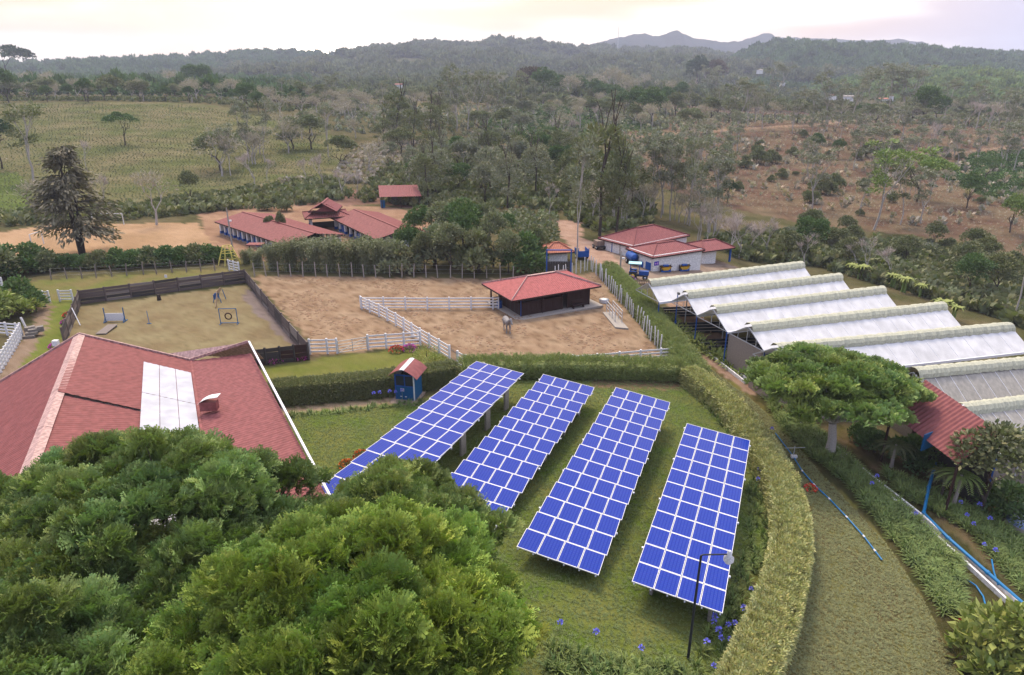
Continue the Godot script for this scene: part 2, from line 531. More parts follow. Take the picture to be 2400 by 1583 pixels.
	for i in nd:
		var d := ds[i]
		for j in ns + 1:
			var s := -1.3 + 2.6 * j / ns
			var x := s * maxf(d, 18.0)
			var y := ground_y(x, d)
			pos[k] = Vector3(x, y, -d)
			var jit := 0.25 + d * 0.006
			var p := Vector2(x + jit * f.get_noise_2d(x * 0.6, d * 0.6), d + jit * f.get_noise_2d(x * 0.6 + 50.0, d * 0.6))
			var id := 0
			for r in range(regions.size() - 1, 0, -1):
				var bx: Array = boxes[r]
				if p.x >= bx[0].x and p.y >= bx[0].y and p.x <= bx[1].x and p.y <= bx[1].y and inside(p, regions[r][1]):
					id = r
					break
			reg[k] = id
			var rg: Array = regions[id]
			var q: float = 1.0 / rg[4]
			var t := clampf(0.5 + 1.1 * f.get_noise_2d(x * q, d * q), 0.0, 1.0)
			var c: Color = rg[2].lerp(rg[3], t)
			# small darker scraps of soil, dung and clover
			var e := f.get_noise_2d(x * q * 4.0 + 9.0, d * q * 5.0)
			var sp := smoothstep(0.12, 0.42, e) * float(rg[5])
			c = c.lerp(Color(c.r * 0.55, c.g * 0.52, c.b * 0.5), sp)
			if rg[0] in ["field", "ploughed_field", "terrace_field"]:
				# crop rows and furrows following the slope
				var row := sin((d * 0.95 + x * (0.12 if x < 0 else -0.1) + 5.0 * fj.get_noise_2d(x * 0.03, d * 0.03)) * (1.0 if d < 170 else 0.75))
				row *= 0.16 * clampf(0.6 + 1.5 * fj.get_noise_2d(x * 0.02 + 4.0, d * 0.02), 0.0, 1.0)
				c = Color(c.r * (1.0 + row), c.g * (1.0 + row), c.b * (1.0 + row))
			var g := 1.26 + 0.18 * fj.get_noise_2d(x * 2.3, d * 2.3)
			col[k] = Color(c.r * g, c.g * g, c.b * g)
			k += 1
	var nor := PackedVector3Array()
	nor.resize(count)
	var wd := ns + 1
	for i in nd:
		for j in wd:
			var a := pos[i * wd + maxi(j - 1, 0)]
			var b := pos[i * wd + mini(j + 1, ns)]
			var c := pos[maxi(i - 1, 0) * wd + j]
			var d := pos[mini(i + 1, nd - 1) * wd + j]
			nor[i * wd + j] = (b - a).cross(d - c).normalized()
	var by_name := {}
	for id in regions.size():
		by_name[id] = PackedInt32Array()
	for i in nd - 1:
		for j in ns:
			var a := i * wd + j
			by_name[reg[a]].append(a)
	for id in regions.size():
		var quads: PackedInt32Array = by_name[id]
		if quads.is_empty():
			continue
		var map := PackedInt32Array()
		map.resize(count)
		map.fill(-1)
		var v := PackedVector3Array()
		var n := PackedVector3Array()
		var c := PackedColorArray()
		var ix := PackedInt32Array()
		for a in quads:
			var o := [0, 0, 0, 0]
			var e := 0
			for w in [a, a + 1, a + wd, a + wd + 1]:
				if map[w] < 0:
					map[w] = v.size()
					v.append(pos[w])
					n.append(nor[w])
					c.append(col[w])
				o[e] = map[w]
				e += 1
			ix.append_array([o[0], o[2], o[1], o[1], o[2], o[3]])
		var ar := []
		ar.resize(Mesh.ARRAY_MAX)
		ar[Mesh.ARRAY_VERTEX] = v
		ar[Mesh.ARRAY_NORMAL] = n
		ar[Mesh.ARRAY_COLOR] = c
		ar[Mesh.ARRAY_INDEX] = ix
		var me := ArrayMesh.new()
		me.add_surface_from_arrays(Mesh.PRIMITIVE_TRIANGLES, ar)
		structure(regions[id][0], me, M.ground)
	# the rest of the ground, behind the camera and to the sides
	var b := MB.new()
	b.use_col = true
	b.col = base(96, 96, 60)
	for i in 6:
		for j in 12:
			var x0 := -120.0 + 20.0 * j
			var z0 := -8.9 + 20.0 * i
			b.quad(Vector3(x0, 0.2, z0 + 20), Vector3(x0 + 20, 0.2, z0 + 20), Vector3(x0 + 20, 0.2, z0), Vector3(x0, 0.2, z0))
	structure("ground", b.done(), M.ground)

var hill_grids := []
func hill(called: String, crest: Array, depth: float, foot: float, c1: Color, c2: Color, rough: float, sd: int) -> void:
	var f := FastNoiseLite.new()
	f.seed = sd
	f.frequency = 1.0
	f.fractal_octaves = 5
	var cols := 260
	var rows := 44
	var total := 0.0
	var seg := []
	for i in crest.size() - 1:
		seg.append(total)
		total += crest[i].distance_to(crest[i + 1])
	seg.append(total)
	var b := MB.new()
	b.use_col = true
	var grid := []
	for i in cols + 1:
		var l := total * i / cols
		var s := 0
		while s < crest.size() - 2 and seg[s + 1] < l:
			s += 1
		var t: float = clampf((l - seg[s]) / (seg[s + 1] - seg[s]), 0.0, 1.0)
		var a0: Vector3 = crest[maxi(s - 1, 0)]
		var a3: Vector3 = crest[mini(s + 2, crest.size() - 1)]
		var p: Vector3 = crest[s].cubic_interpolate(crest[s + 1], a0, a3, t)
		if called == "mountain":
			p.y += 22.0
		else:
			p.y -= 9.0   # the wood that grows on it adds this height
		var out := Vector3(p.x * 0.35, 0, p.z).normalized()   # away from the farm
		for j in rows + 1:
			var w := float(j) / rows * 1.35 - 1.0                # -1 foot, 0 crest, .35 behind
			var q := p + out * depth * w
			var h: float
			if w <= 0.0:
				h = lerpf(p.y, foot, pow(-w, 1.25))
			else:
				h = p.y - (p.y - foot) * w * 1.6
			var nz := f.get_noise_2d(q.x * 0.0022, q.z * 0.0022) * rough * (1.0 - absf(w) * 0.5) * smoothstep(0.0, 0.3, absf(w))
			nz += f.get_noise_2d(q.x * 0.012, q.z * 0.012) * rough * 0.12
			q.y = h + nz
			b.v.append(q)
			grid.append(q)
			b.uv.append(Vector2.ZERO)
			var m := clampf(0.5 + 1.4 * f.get_noise_2d(q.x * 0.006 + 7.0, q.z * 0.006), 0.0, 1.0)
			var c := c1.lerp(c2, m)
			b.c.append(c)
			b.n.append(Vector3.UP)
	var wd := rows + 1
	for i in cols + 1:
		for j in wd:
			var a := b.v[maxi(i - 1, 0) * wd + j]
			var e := b.v[mini(i + 1, cols) * wd + j]
			var c := b.v[i * wd + maxi(j - 1, 0)]
			var d := b.v[i * wd + mini(j + 1, rows)]
			var nn := (e - a).cross(d - c).normalized()
			b.n[i * wd + j] = nn if nn.y > 0 else -nn
	for i in cols:
		for j in rows:
			var a := i * wd + j
			b.ix.append_array([a, a + 1, a + wd, a + 1, a + wd + 1, a + wd])
	structure(called, b.done(), M.ground)
	hill_grids.append([grid, cols, rows])

func hills() -> void:
	var green := base(70, 84, 58)
	var olive := base(104, 100, 70)
	hill("mountain", [Vector3(247.57, 88.34, -3000), Vector3(368.49, 120.55, -3000), Vector3(446.05, 134.95, -3000), Vector3(523.54, 146.12, -3000), Vector3(590.26, 136.55, -3000), Vector3(652.54, 160.42, -3000), Vector3(697.77, 139.74, -3000), Vector3(786.48, 122.15, -3000), Vector3(921.66, 117.18, -3100), Vector3(1009, 135.63, -3200), Vector3(1129.34, 161.98, -3300), Vector3(1179.3, 146.19, -3300), Vector3(1265.91, 142.68, -3300), Vector3(1458.2, 137.4, -3300), Vector3(1670.94, 126.82, -3300), Vector3(1810.49, 102.03, -3300), Vector3(2048.16, 73.53, -3300)], 800.0, -30.0, base(52, 64, 56), base(72, 72, 60), 70.0, 4)
	hill("hill", [Vector3(-1487.19, 29.37, -1500), Vector3(-1220.88, 35.92, -1500), Vector3(-992.26, 35.92, -1500), Vector3(-912.74, 37.55, -1500), Vector3(-779.75, 43.25, -1500), Vector3(-714.45, 47.31, -1550), Vector3(-662.11, 51.57, -1600), Vector3(-604.94, 57.82, -1650), Vector3(-503.95, 61.64, -1700), Vector3(-405.36, 56.14, -1700), Vector3(-327.22, 39.56, -1700)], 520.0, 4.0, green, base(88, 90, 62), 14.0, 14)
	hill("hill", [Vector3(-611.41, 35.35, -1900), Vector3(-498.25, 51.88, -1900), Vector3(-396.92, 68.29, -1900), Vector3(-340.77, 79.51, -1900), Vector3(-252.24, 82.56, -1900), Vector3(-196.8, 88.65, -1900), Vector3(-141.79, 84.6, -1900), Vector3(-86.71, 79.51, -1900), Vector3(-31.43, 87.64, -1900), Vector3(34.79, 80.53, -1900), Vector3(123.19, 78.5, -1900), Vector3(233.58, 80.53, -1900), Vector3(344.45, 74.42, -1900), Vector3(456.18, 62.15, -1900), Vector3(568.48, 49.82, -1900), Vector3(704.53, 31.21, -1900)], 950.0, 4.0, green, olive, 34.0, 24)
	hill("hill", [Vector3(347.38, 19.71, -1400), Vector3(403.18, 36.55, -1400), Vector3(445.75, 57, -1400), Vector3(488.55, 71.99, -1400), Vector3(537.39, 71.25, -1400), Vector3(578.5, 68.25, -1400), Vector3(627.94, 64.51, -1400), Vector3(677.35, 61.51, -1400), Vector3(743.3, 57.75, -1400), Vector3(825.89, 53.23, -1400), Vector3(908.11, 50.96, -1400), Vector3(1072.2, 48.69, -1400), Vector3(1400.99, 44.15, -1400)], 520.0, -12.0, base(60, 78, 56), base(92, 88, 62), 26.0, 34)
	hill("hill", [Vector3(348.46, 5.29, -850), Vector3(387.12, 14.72, -850), Vector3(436.08, 20.81, -850), Vector3(479.89, 26.39, -850), Vector3(519.82, 26.39, -850), Vector3(565.7, 22.67, -850), Vector3(617.01, 18, -850), Vector3(709.01, 12.37, -850)], 300.0, -12.0, base(88, 98, 56), base(112, 108, 66), 10.0, 44)

# a sheet-metal slope: eave a->b, upper edge c (over a) -> d (over b), ribs run up the slope
func slope(b: MB, a: Vector3, e: Vector3, c: Vector3, d: Vector3, pitch: float, amp: float, thick := 0.0) -> void:
	var X := (e - a).normalized()
	var N := X.cross(c - a if (c - a).cross(X).length() > 0.01 else d - a).normalized()
	if N.y < 0:
		N = -N
	var Y := N.cross(X)
	if Y.dot(c - a) < 0:
		Y = -Y
	var L := a.distance_to(e)
	var xc: float = (c - a).dot(X)
	var yc: float = (c - a).dot(Y)
	var xd: float = (d - a).dot(X)
	var yd: float = (d - a).dot(Y)
	var x0 := minf(0.0, xc)
	var x1 := maxf(L, xd)
	var steps := int((x1 - x0) / pitch * 4.0) + 1
	var k := b.v.size()
	var m := 0
	for i in steps + 1:
		var x := x0 + (x1 - x0) * i / steps
		var top: float
		if x < xc:
			top = yc * (x / xc) if xc > 0.001 else yc
		elif x > xd:
			top = yd * ((L - x) / (L - xd)) if L - xd > 0.001 else yd
		else:
			top = lerpf(yc, yd, (x - xc) / maxf(xd - xc, 0.001))
		var bot := 0.0
		if x < 0.0 and xc < 0.0:
			bot = yc * (x / xc)
		if x > L and xd > L:
			bot = yd * ((x - L) / (xd - L))
		var ph := TAU * (x - x0) / pitch
		var o := N * (amp * sin(ph) - thick)
		var nn := (N - X * (amp * cos(ph) * TAU / pitch)).normalized()
		for y in [bot, maxf(top, bot)]:
			b.v.append(a + X * x + Y * y + o)
			b.n.append(nn)
			b.uv.append(Vector2(x, y))
		m += 1
	var right_way := X.cross(Y).dot(N) > 0
	for i in m - 1:
		var q := k + 2 * i
		b.ix.append_array([q, q + 1, q + 2, q + 2, q + 1, q + 3] if right_way else [q, q + 2, q + 1, q + 2, q + 3, q + 1])

func flat_wall(parent: Node, called: String, a: Vector3, b: Vector3, h0: float, ytop: float, m: Material, thick := 0.15) -> MeshInstance3D:
	var ce := (a + b) * 0.5
	var l := Vector2(a.x - b.x, a.z - b.z).length()
	return block(parent, called, Vector3(ce.x, (h0 + ytop) * 0.5, ce.z), Vector3(l, ytop - h0, thick), m, -atan2(b.z - a.z, b.x - a.x))

# a roof with four slopes (or two when ridge is as long as the house); origin at the middle of the floor
func hip_roof(parent: Node, L: float, W: float, eave: float, top: float, ridge: float, m: Material, pitch := 0.3, amp := 0.025, cap: Material = null) -> void:
	var a := Vector3(-L / 2, eave, W / 2)
	var b := Vector3(L / 2, eave, W / 2)
	var c := Vector3(L / 2, eave, -W / 2)
	var d := Vector3(-L / 2, eave, -W / 2)
	var r0 := Vector3(-ridge / 2, top, 0)
	var r1 := Vector3(ridge / 2, top, 0)
	for s in [[a, b, r0, r1], [c, d, r1, r0], [b, c, r1, r1], [d, a, r0, r0]]:
		if s[2] == s[3] and ridge >= L - 0.01:
			continue
		var mb := MB.new()
		slope(mb, s[0], s[1], s[2], s[3], pitch, amp)
		part(parent, "roof_slope", mb.done(), m)
	var hm: Material = cap if cap else m
	if ridge > 0.05:
		bar(parent, "ridge_cap", r0 + Vector3(0, 0.05, 0), r1 + Vector3(0, 0.05, 0), 0.3, 0.06, hm)
	if ridge < L - 0.01:
		for s in [[a, r0], [d, r0], [b, r1], [c, r1]]:
			bar(parent, "hip_cap", s[0] + Vector3(0, 0.05, 0), s[1] + Vector3(0, 0.05, 0), 0.05, 0.2, hm)
	# boards closing the underside of the eaves
	var fb := MB.new()
	for s in [[a, b], [b, c], [c, d], [d, a]]:
		fb.beam(s[0] - Vector3(0, 0.09, 0), s[1] - Vector3(0, 0.09, 0), 0.05, 0.16)
	part(parent, "fascia", fb.done(), M.dark_wood)

func house() -> void:
	var t := thing("farmhouse", "large farmhouse with red corrugated roof, pink ridge and white skylight sheets", "house")
	# heights of ridge, valley and eaves
	var ra := Vector3(-29.95, 5.6, -44.08)
	var rb := Vector3(-21.97, 5.6, -26.59)
	rb = ra + (rb - ra) * 1.75
	var va := Vector3(-22.45, 3.7, -43.9)
	var vdir := (rb - ra).normalized()
	var vlen := ra.distance_to(rb)
	var vb := Vector3(-16.44, 3.7, -31.81)
	vb = va + (vb - va) * (vlen / va.distance_to(vb))
	# right-hand roof rises from the valley to its own verge
	var qa := Vector3(-18.38, 5, -44.14)
	var qb := Vector3(-9.16, 4.3, -27.74)
	qb = qa + (qb - qa) * 1.5
	qb.y = qa.y - (qa.y - 4.3) * 1.0
	var la := Vector3(-34.38, 3.1, -40.82)
	var lb := la + vdir * vlen
	# west slope
	var b := MB.new()
	slope(b, lb, la, rb, ra, 0.25, 0.02)
	part(t, "roof_slope", b.done(), M.roof_red)
	# east slope, in two lengths with a lap between them
	b = MB.new()
	var rm := ra.lerp(rb, 0.30)
	var vm := va.lerp(vb, 0.30)
	slope(b, va, vm, ra, rm, 0.25, 0.02)
	part(t, "roof_slope", b.done(), M.roof_red)
	b = MB.new()
	slope(b, vm, vb, rm, rb, 0.25, 0.02, 0.07)
	part(t, "roof_slope", b.done(), M.roof_red)
	bar(t, "lap_flashing", vm.lerp(rm, 0.40) + Vector3(0, 0.02, 0), rm + Vector3(0, 0.02, 0), 0.03, 0.05, M.dark_wood)
	# right-hand slope
	b = MB.new()
	slope(b, vb, va, qb, qa, 0.25, 0.02)
	var rs := part(t, "roof_slope", b.done(), M.roof_rose)
	# pale slope behind it
	b = MB.new()
	var pa := Vector3(-24.53, 3.9, -44.67)
	b.tri(va + Vector3(0, 0.02, -0.1), qa + Vector3(0, -0.03, -0.1), pa)
	b.tri(pa, qa + Vector3(0, -0.03, -0.1), Vector3(qa.x, pa.y - 1.2, qa.z - 2.4))
	part(t, "roof_slope", b.done(), M.ridge_pink)
	# ridge, verge and valley trims
	b = MB.new()
	var side := (va - ra).normalized()
	var side2 := (la - ra).normalized()
	var up := Vector3(0, 0.06, 0)
	for i in 14:
		var p0 := ra.lerp(rb, i / 14.0) + up
		var p1 := ra.lerp(rb, (i + 1.04) / 14.0) + up * (1.0 + 0.3 * (i % 2))
		b.quad(p0, p1, p1 + side * 0.42, p0 + side * 0.42)
		b.quad(p1, p0, p0 + side2 * 0.42, p1 + side2 * 0.42)
	part(t, "ridge_cap", b.done(), M.ridge_pink)
	bar(t, "verge_trim", ra + up, va + up, 0.08, 0.16, M.ridge_pink)
	bar(t, "verge_trim", ra + up, la + up, 0.08, 0.16, M.ridge_pink)
	bar(t, "verge_trim", va + up * 1.5, qa + up, 0.08, 0.18, M.ridge_pink)
	bar(t, "gutter", qa + Vector3(0.08, 0.04, 0), qb + Vector3(0.08, 0.04, 0), 0.11, 0.12, M.aluminium)
	bar(t, "valley_flashing", va + Vector3(0, 0.04, 0), vb + Vector3(0, 0.04, 0), 0.14, 0.03, M.roof_rose)
	# skylight: three columns of sheets laid over the slope beside the valley
	var nrm := (vb - va).cross(ra - va).normalized()
	if nrm.y < 0:
		nrm = -nrm
	for cx in 3:
		for ry in 4:
			var y0 := 0.02 + cx * 0.135
			var x0 := 0.075 + ry * 0.155
			var c0 := va.lerp(vb, x0).lerp(ra.lerp(rb, x0), y0)
			var c1 := va.lerp(vb, x0 + 0.153).lerp(ra.lerp(rb, x0 + 0.153), y0)
			var c2 := va.lerp(vb, x0 + 0.153).lerp(ra.lerp(rb, x0 + 0.153), y0 + 0.131)
			var c3 := va.lerp(vb, x0).lerp(ra.lerp(rb, x0), y0 + 0.131)
			b = MB.new()
			var o := nrm * (0.07 + 0.012 * (ry % 2) + 0.006 * cx)
			slope(b, c0 + o, c1 + o, c3 + o, c2 + o, 0.16, 0.012)
			part(t, "skylight_sheet", b.done(), M.skylight)
	# kitchen flue with a curved hood
	var fp := Vector3(-17.91, 4.15, -35.96)
	block(t, "flue_box", fp + Vector3(0.1, 0.12, 0), Vector3(0.95, 0.55, 0.5), M.roof_rose, 0.1)
	b = MB.new()
	var hood := []
	for i in 7:
		var a := PI * 0.5 * i / 6.0
		hood.append(fp + Vector3(-0.5 + 0.5 * sin(a) * 0.9, 0.25 + 0.45 * sin(a), 0.0) + Vector3(0.45 * (1 - cos(a)), 0, 0))
	hood.append(fp + Vector3(0.75, 0.74, -0.05))
	for i in hood.size() - 1:
		var z := Vector3(0, 0, 0.28)
		b.quad(hood[i] + z, hood[i + 1] + z, hood[i + 1] - z, hood[i] - z)
		b.quad(hood[i] - z, hood[i + 1] - z, hood[i + 1] + z + Vector3(0, -0.03, 0), hood[i] + z + Vector3(0, -0.03, 0))
	part(t, "flue_hood", b.done(), M.white_paint)
	# lamp and bracket at the gable
	var lp := Vector3(-31.85, 4.6, -44.25)
	block(t, "flood_lamp", lp + Vector3(0, 0.3, 0), Vector3(0.35, 0.4, 0.3), M.white_paint)
	bar(t, "lamp_bracket", lp, lp + Vector3(0.3, -0.6, 0.5), 0.04, 0.04, M.galvanised)
	# walls
	var g0 := -0.6
	flat_wall(t, "wall", Vector3(la.x + 0.8, 0, la.z + 0.4), Vector3(va.x, 0, va.z + 0.4), g0, 3.2, M.white_wall)
	flat_wall(t, "wall", Vector3(va.x, 0, va.z + 0.5), Vector3(qa.x - 0.4, 0, qa.z + 0.5), g0, 3.5, M.white_wall)
	flat_wall(t, "wall", Vector3(qa.x - 0.5, 0, qa.z + 0.5), Vector3(qb.x - 0.6, 0, qb.z), g0, 3.9, M.white_wall)
	flat_wall(t, "wall", Vector3(lb.x + 0.8, 0, lb.z), Vector3(qb.x - 0.6, 0, qb.z), g0, 3.1, M.white_wall)
	var gb := MB.new()
	gb.tri(Vector3(la.x + 0.5, 3.0, la.z + 0.4), Vector3(va.x, 3.5, va.z + 0.4), ra + Vector3(0, -0.1, 0.4))
	part(t, "gable", gb.done(), M.white_wall)

func solar_yard() -> void:
	# one module: aluminium frame and blue polycrystalline cells behind glass
	var W := 96
	var H := 144
	var im := Image.create(W, H, false, Image.FORMAT_RGB8)
	var f := FastNoiseLite.new()
	f.frequency = 0.35
	f.seed = 2
	for y in H:
		for x in W:
			var cx := x % 16
			var cy := y % 14
			var c := Color(0.05, 0.17, 0.49)
			var t := 0.5 + 0.5 * f.get_noise_2d(x, y)
			var cell := float(((x / 16) * 7 + (y / 14) * 13) % 5) / 5.0
			c = c.lerp(Color(0.08, 0.16, 0.53), 0.5 * t + 0.4 * cell)
			if cx == 5 or cx == 10:   # printed silver contact strips
				c = c.lerp(Color(0.55, 0.56, 0.6), 0.35)
			if cx == 0 or cy == 0:
				c = c.lerp(Color(0.03, 0.09, 0.38), 0.8)
			im.set_pixel(x, y, c)
	var cells := StandardMaterial3D.new()
	cells.resource_name = "solar_cells"
	cells.albedo_texture = ImageTexture.create_from_image(im)
	cells.roughness = 0.22
	cells.metallic_specular = 0.25
	var tables := [
		[Vector3(-2.76, 1.98, -47.9), Vector3(0.87, 1.68, -46.26), Vector3(-6.21, 2.62, -27.55), Vector3(-9.84, 2.92, -29.19), 13, "solar table nearest the farmhouse lawn, its near end under tree branches", ],
		[Vector3(2.41, 1.28, -46.98), Vector3(6.2, 0.69, -45.86), Vector3(-1.22, 1.34, -27.2), Vector3(-5.01, 1.94, -28.32), 13, "long solar table second from the farmhouse, one near corner behind leaves"],
		[Vector3(7.56, 1.21, -44.84), Vector3(11.3, 0.63, -43.55), Vector3(3.92, 1.19, -25.0), Vector3(0.17, 1.77, -26.29), 13, "long solar table clear of the trees, third from the farmhouse"],
		[Vector3(11.27, 1.4, -39.05), Vector3(14.95, 1.0, -37.54), Vector3(9.0, 0.99, -22.86), Vector3(5.32, 1.39, -24.37), 11, "shortest solar table, beside the yellow-green hedge and the lamp post"],
	]
	for tb in tables:
		var tl: Vector3 = tb[0]
		var tr: Vector3 = tb[1]
		var br: Vector3 = tb[2]
		var bl: Vector3 = tb[3]
		var rows: int = tb[4]
		var base_at := (tl + tr + br + bl) * 0.25
		base_at.y = ground_y(base_at.x, -base_at.z)
		var t := thing("solar_table", tb[5], "solar panels", base_at, 0.0, "ground-mounted solar tables on the lawn")
		var X := (tr - tl) / 4.0
		var Y := (tl - bl) / float(rows)
		var N := X.cross(Y).normalized()
		if N.y < 0:
			N = -N
		# module mesh for this table, in its own axes: x across, z along, y up
		var w := X.length() - 0.025
		var l := Y.length() - 0.02
		var fr := MB.new()
		var e := 0.026
		var ez := 0.038
		fr.box(Vector3(0, -0.02, l / 2 - ez / 2), Vector3(w, 0.045, ez))
		fr.box(Vector3(0, -0.02, -l / 2 + ez / 2), Vector3(w, 0.045, ez))
		fr.box(Vector3(w / 2 - e / 2, -0.02, 0), Vector3(e, 0.045, l - 2 * ez))
		fr.box(Vector3(-w / 2 + e / 2, -0.02, 0), Vector3(e, 0.045, l - 2 * ez))
		var frm := fr.done(null, M.white_paint)
		var ce := MB.new()
		ce.quad(Vector3(-w / 2 + e, 0, l / 2 - ez), Vector3(w / 2 - e, 0, l / 2 - ez), Vector3(w / 2 - e, 0, -l / 2 + ez), Vector3(-w / 2 + e, 0, -l / 2 + ez))
		ce.quad(Vector3(-w / 2 + e, -0.03, -l / 2 + ez), Vector3(w / 2 - e, -0.03, -l / 2 + ez), Vector3(w / 2 - e, -0.03, l / 2 - ez), Vector3(-w / 2 + e, -0.03, l / 2 - ez))
		var cem := ce.done(null, cells)
		var bx := Basis(X.normalized(), N, -Y.normalized()).orthonormalized()
		for i in rows:
			for j in 4:
				var p := bl + X * (j + 0.5) + Y * (i + 0.5) - base_at
				var o := part(t, "solar_module", frm)
				o.transform = Transform3D(bx * Basis(Vector3(0, 1, 0), 0.004 * rng.randfn()) * Basis(Vector3(1, 0, 0), 0.003 * rng.randfn()), p + N * 0.004 * rng.randf())
				part(o, "cell_sheet", cem)
		# rails along the table, cross beams and flat concrete posts
		for s in [0.12, 0.88, 1.62, 2.38, 3.12, 3.9]:
			bar(t, "rail", bl + X * s - N * 0.1 - base_at, tl + X * s - N * 0.1 - base_at, 0.06, 0.08, M.aluminium)
		var posts := [1.5, 4.1, 6.7, 9.3, 11.6] if rows == 13 else [1.0, 4.0, 7.0, 9.8]
		for r in posts:
			for s in [0.75, 3.45]:
				var p: Vector3 = bl + X * float(s) + Y * float(r) - N * 0.22
				var g := ground_y(p.x, -p.z) - 0.3
				var o := block(t, "post", Vector3(p.x, (p.y + g) * 0.5, p.z) - base_at, Vector3(0.14, p.y - g, 0.62), M.concrete, atan2(X.x, X.z) + PI / 2)
			bar(t, "cross_beam", bl + X * 0.1 + Y * r - N * 0.18 - base_at, bl + X * 3.9 + Y * r - N * 0.18 - base_at, 0.08, 0.1, M.aluminium)
			for s in [-0.03, 4.03]:
				block(t, "clamp", bl + X * s + Y * (r + 0.8) - N * 0.1 - base_at, Vector3(0.09, 0.09, 0.09), M.aluminium)

func plank_wall(p0: Vector2, p1: Vector2, h: float, rows: int, bays: int, label: String, mats: Array) -> void:
	var t := thing("plank_wall", label, "wall", at(p0.lerp(p1, 0.5)), 0.0, "plank walls of the training arena")
	var o := t.position
	for i in bays + 1:
		var p := at(p0.lerp(p1, float(i) / bays)) - o
		block(t, "post", p + Vector3(0, h * 0.5 + 0.03, 0), Vector3(0.14, h + 0.1, 0.14), mats[0], atan2(p1.x - p0.x, p1.y - p0.y))
		if i == bays:
			break
		var q := at(p0.lerp(p1, float(i + 1) / bays)) - o
		for r in rows:
			var y := h * (r + 0.5) / rows
			var dir := (q - p).normalized()
			var side := dir.cross(Vector3.UP) * (0.02 * rng.randf_range(-1, 1))
			bar(t, "plank", p + dir * 0.07 + Vector3(0, y + rng.randf_range(-0.02, 0.02), 0) + side, q - dir * 0.07 + Vector3(0, y + rng.randf_range(-0.02, 0.02), 0) + side, 0.05, h / rows * 0.93, mats[rng.randi() % mats.size()])

func board_fence(pts: Array, spacing: float, h: float, label: String, rails := 4, called := "board_fence") -> Node3D:
	var t := thing(called, label, "fence", at(pts[0]), 0.0, "white board fences")
	var o := t.position
	var line := PackedVector2Array(pts)
	var prev: Variant = null
	for st in along(line, spacing) + [[line[line.size() - 1], (line[line.size() - 1] - line[line.size() - 2]).normalized()]]:
		var p: Vector3 = at(st[0]) - o
		if prev != null and p.distance_to(prev) < 0.4:
			continue
		var turn := atan2(st[1].x, st[1].y)
		block(t, "post", p + Vector3(0, h * 0.5, 0), Vector3(0.15, h + 0.12, 0.15), M.white_paint, turn)
		if prev != null:
			for r in rails:
				var y := Vector3(0, h * (r + 0.72) / rails, 0)
				bar(t, "rail", prev + y, p + y, 0.05, 0.13, M.white_paint)
		prev = p
	return t

func wire_fence(pts: Array, spacing: float, h: float, label: String, m: Material, wires := 3) -> void:
	var t := thing("post_fence", label, "fence", at(pts[0]))
	var o := t.position
	var prev: Variant = null
	for st in along(PackedVector2Array(pts), spacing):
		var hh := h * rng.randf_range(0.88, 1.12)
		var q: Vector2 = st[0] + Vector2(rng.randf_range(-0.12, 0.12), rng.randf_range(-0.12, 0.12))
		var p: Vector3 = at(q) - o
		var b := MB.new()
		var lean := Vector3(rng.randf_range(-0.12, 0.12), 0, rng.randf_range(-0.12, 0.12))
		b.tube([p - Vector3(0, 0.2, 0), p + lean * 0.4 + Vector3(0, hh * 0.5, 0), p + lean + Vector3(0, hh, 0)], [0.075, 0.07, 0.06], 6)
		part(t, "post", b.done(), m)
		var top := p + lean * 0.8
		if prev != null:
			for w in wires:
				var y := Vector3(0, h * (0.35 + 0.28 * w), 0)
				bar(t, "wire", prev + y, top + y, 0.008, 0.008, M.galvanised)
		prev = top

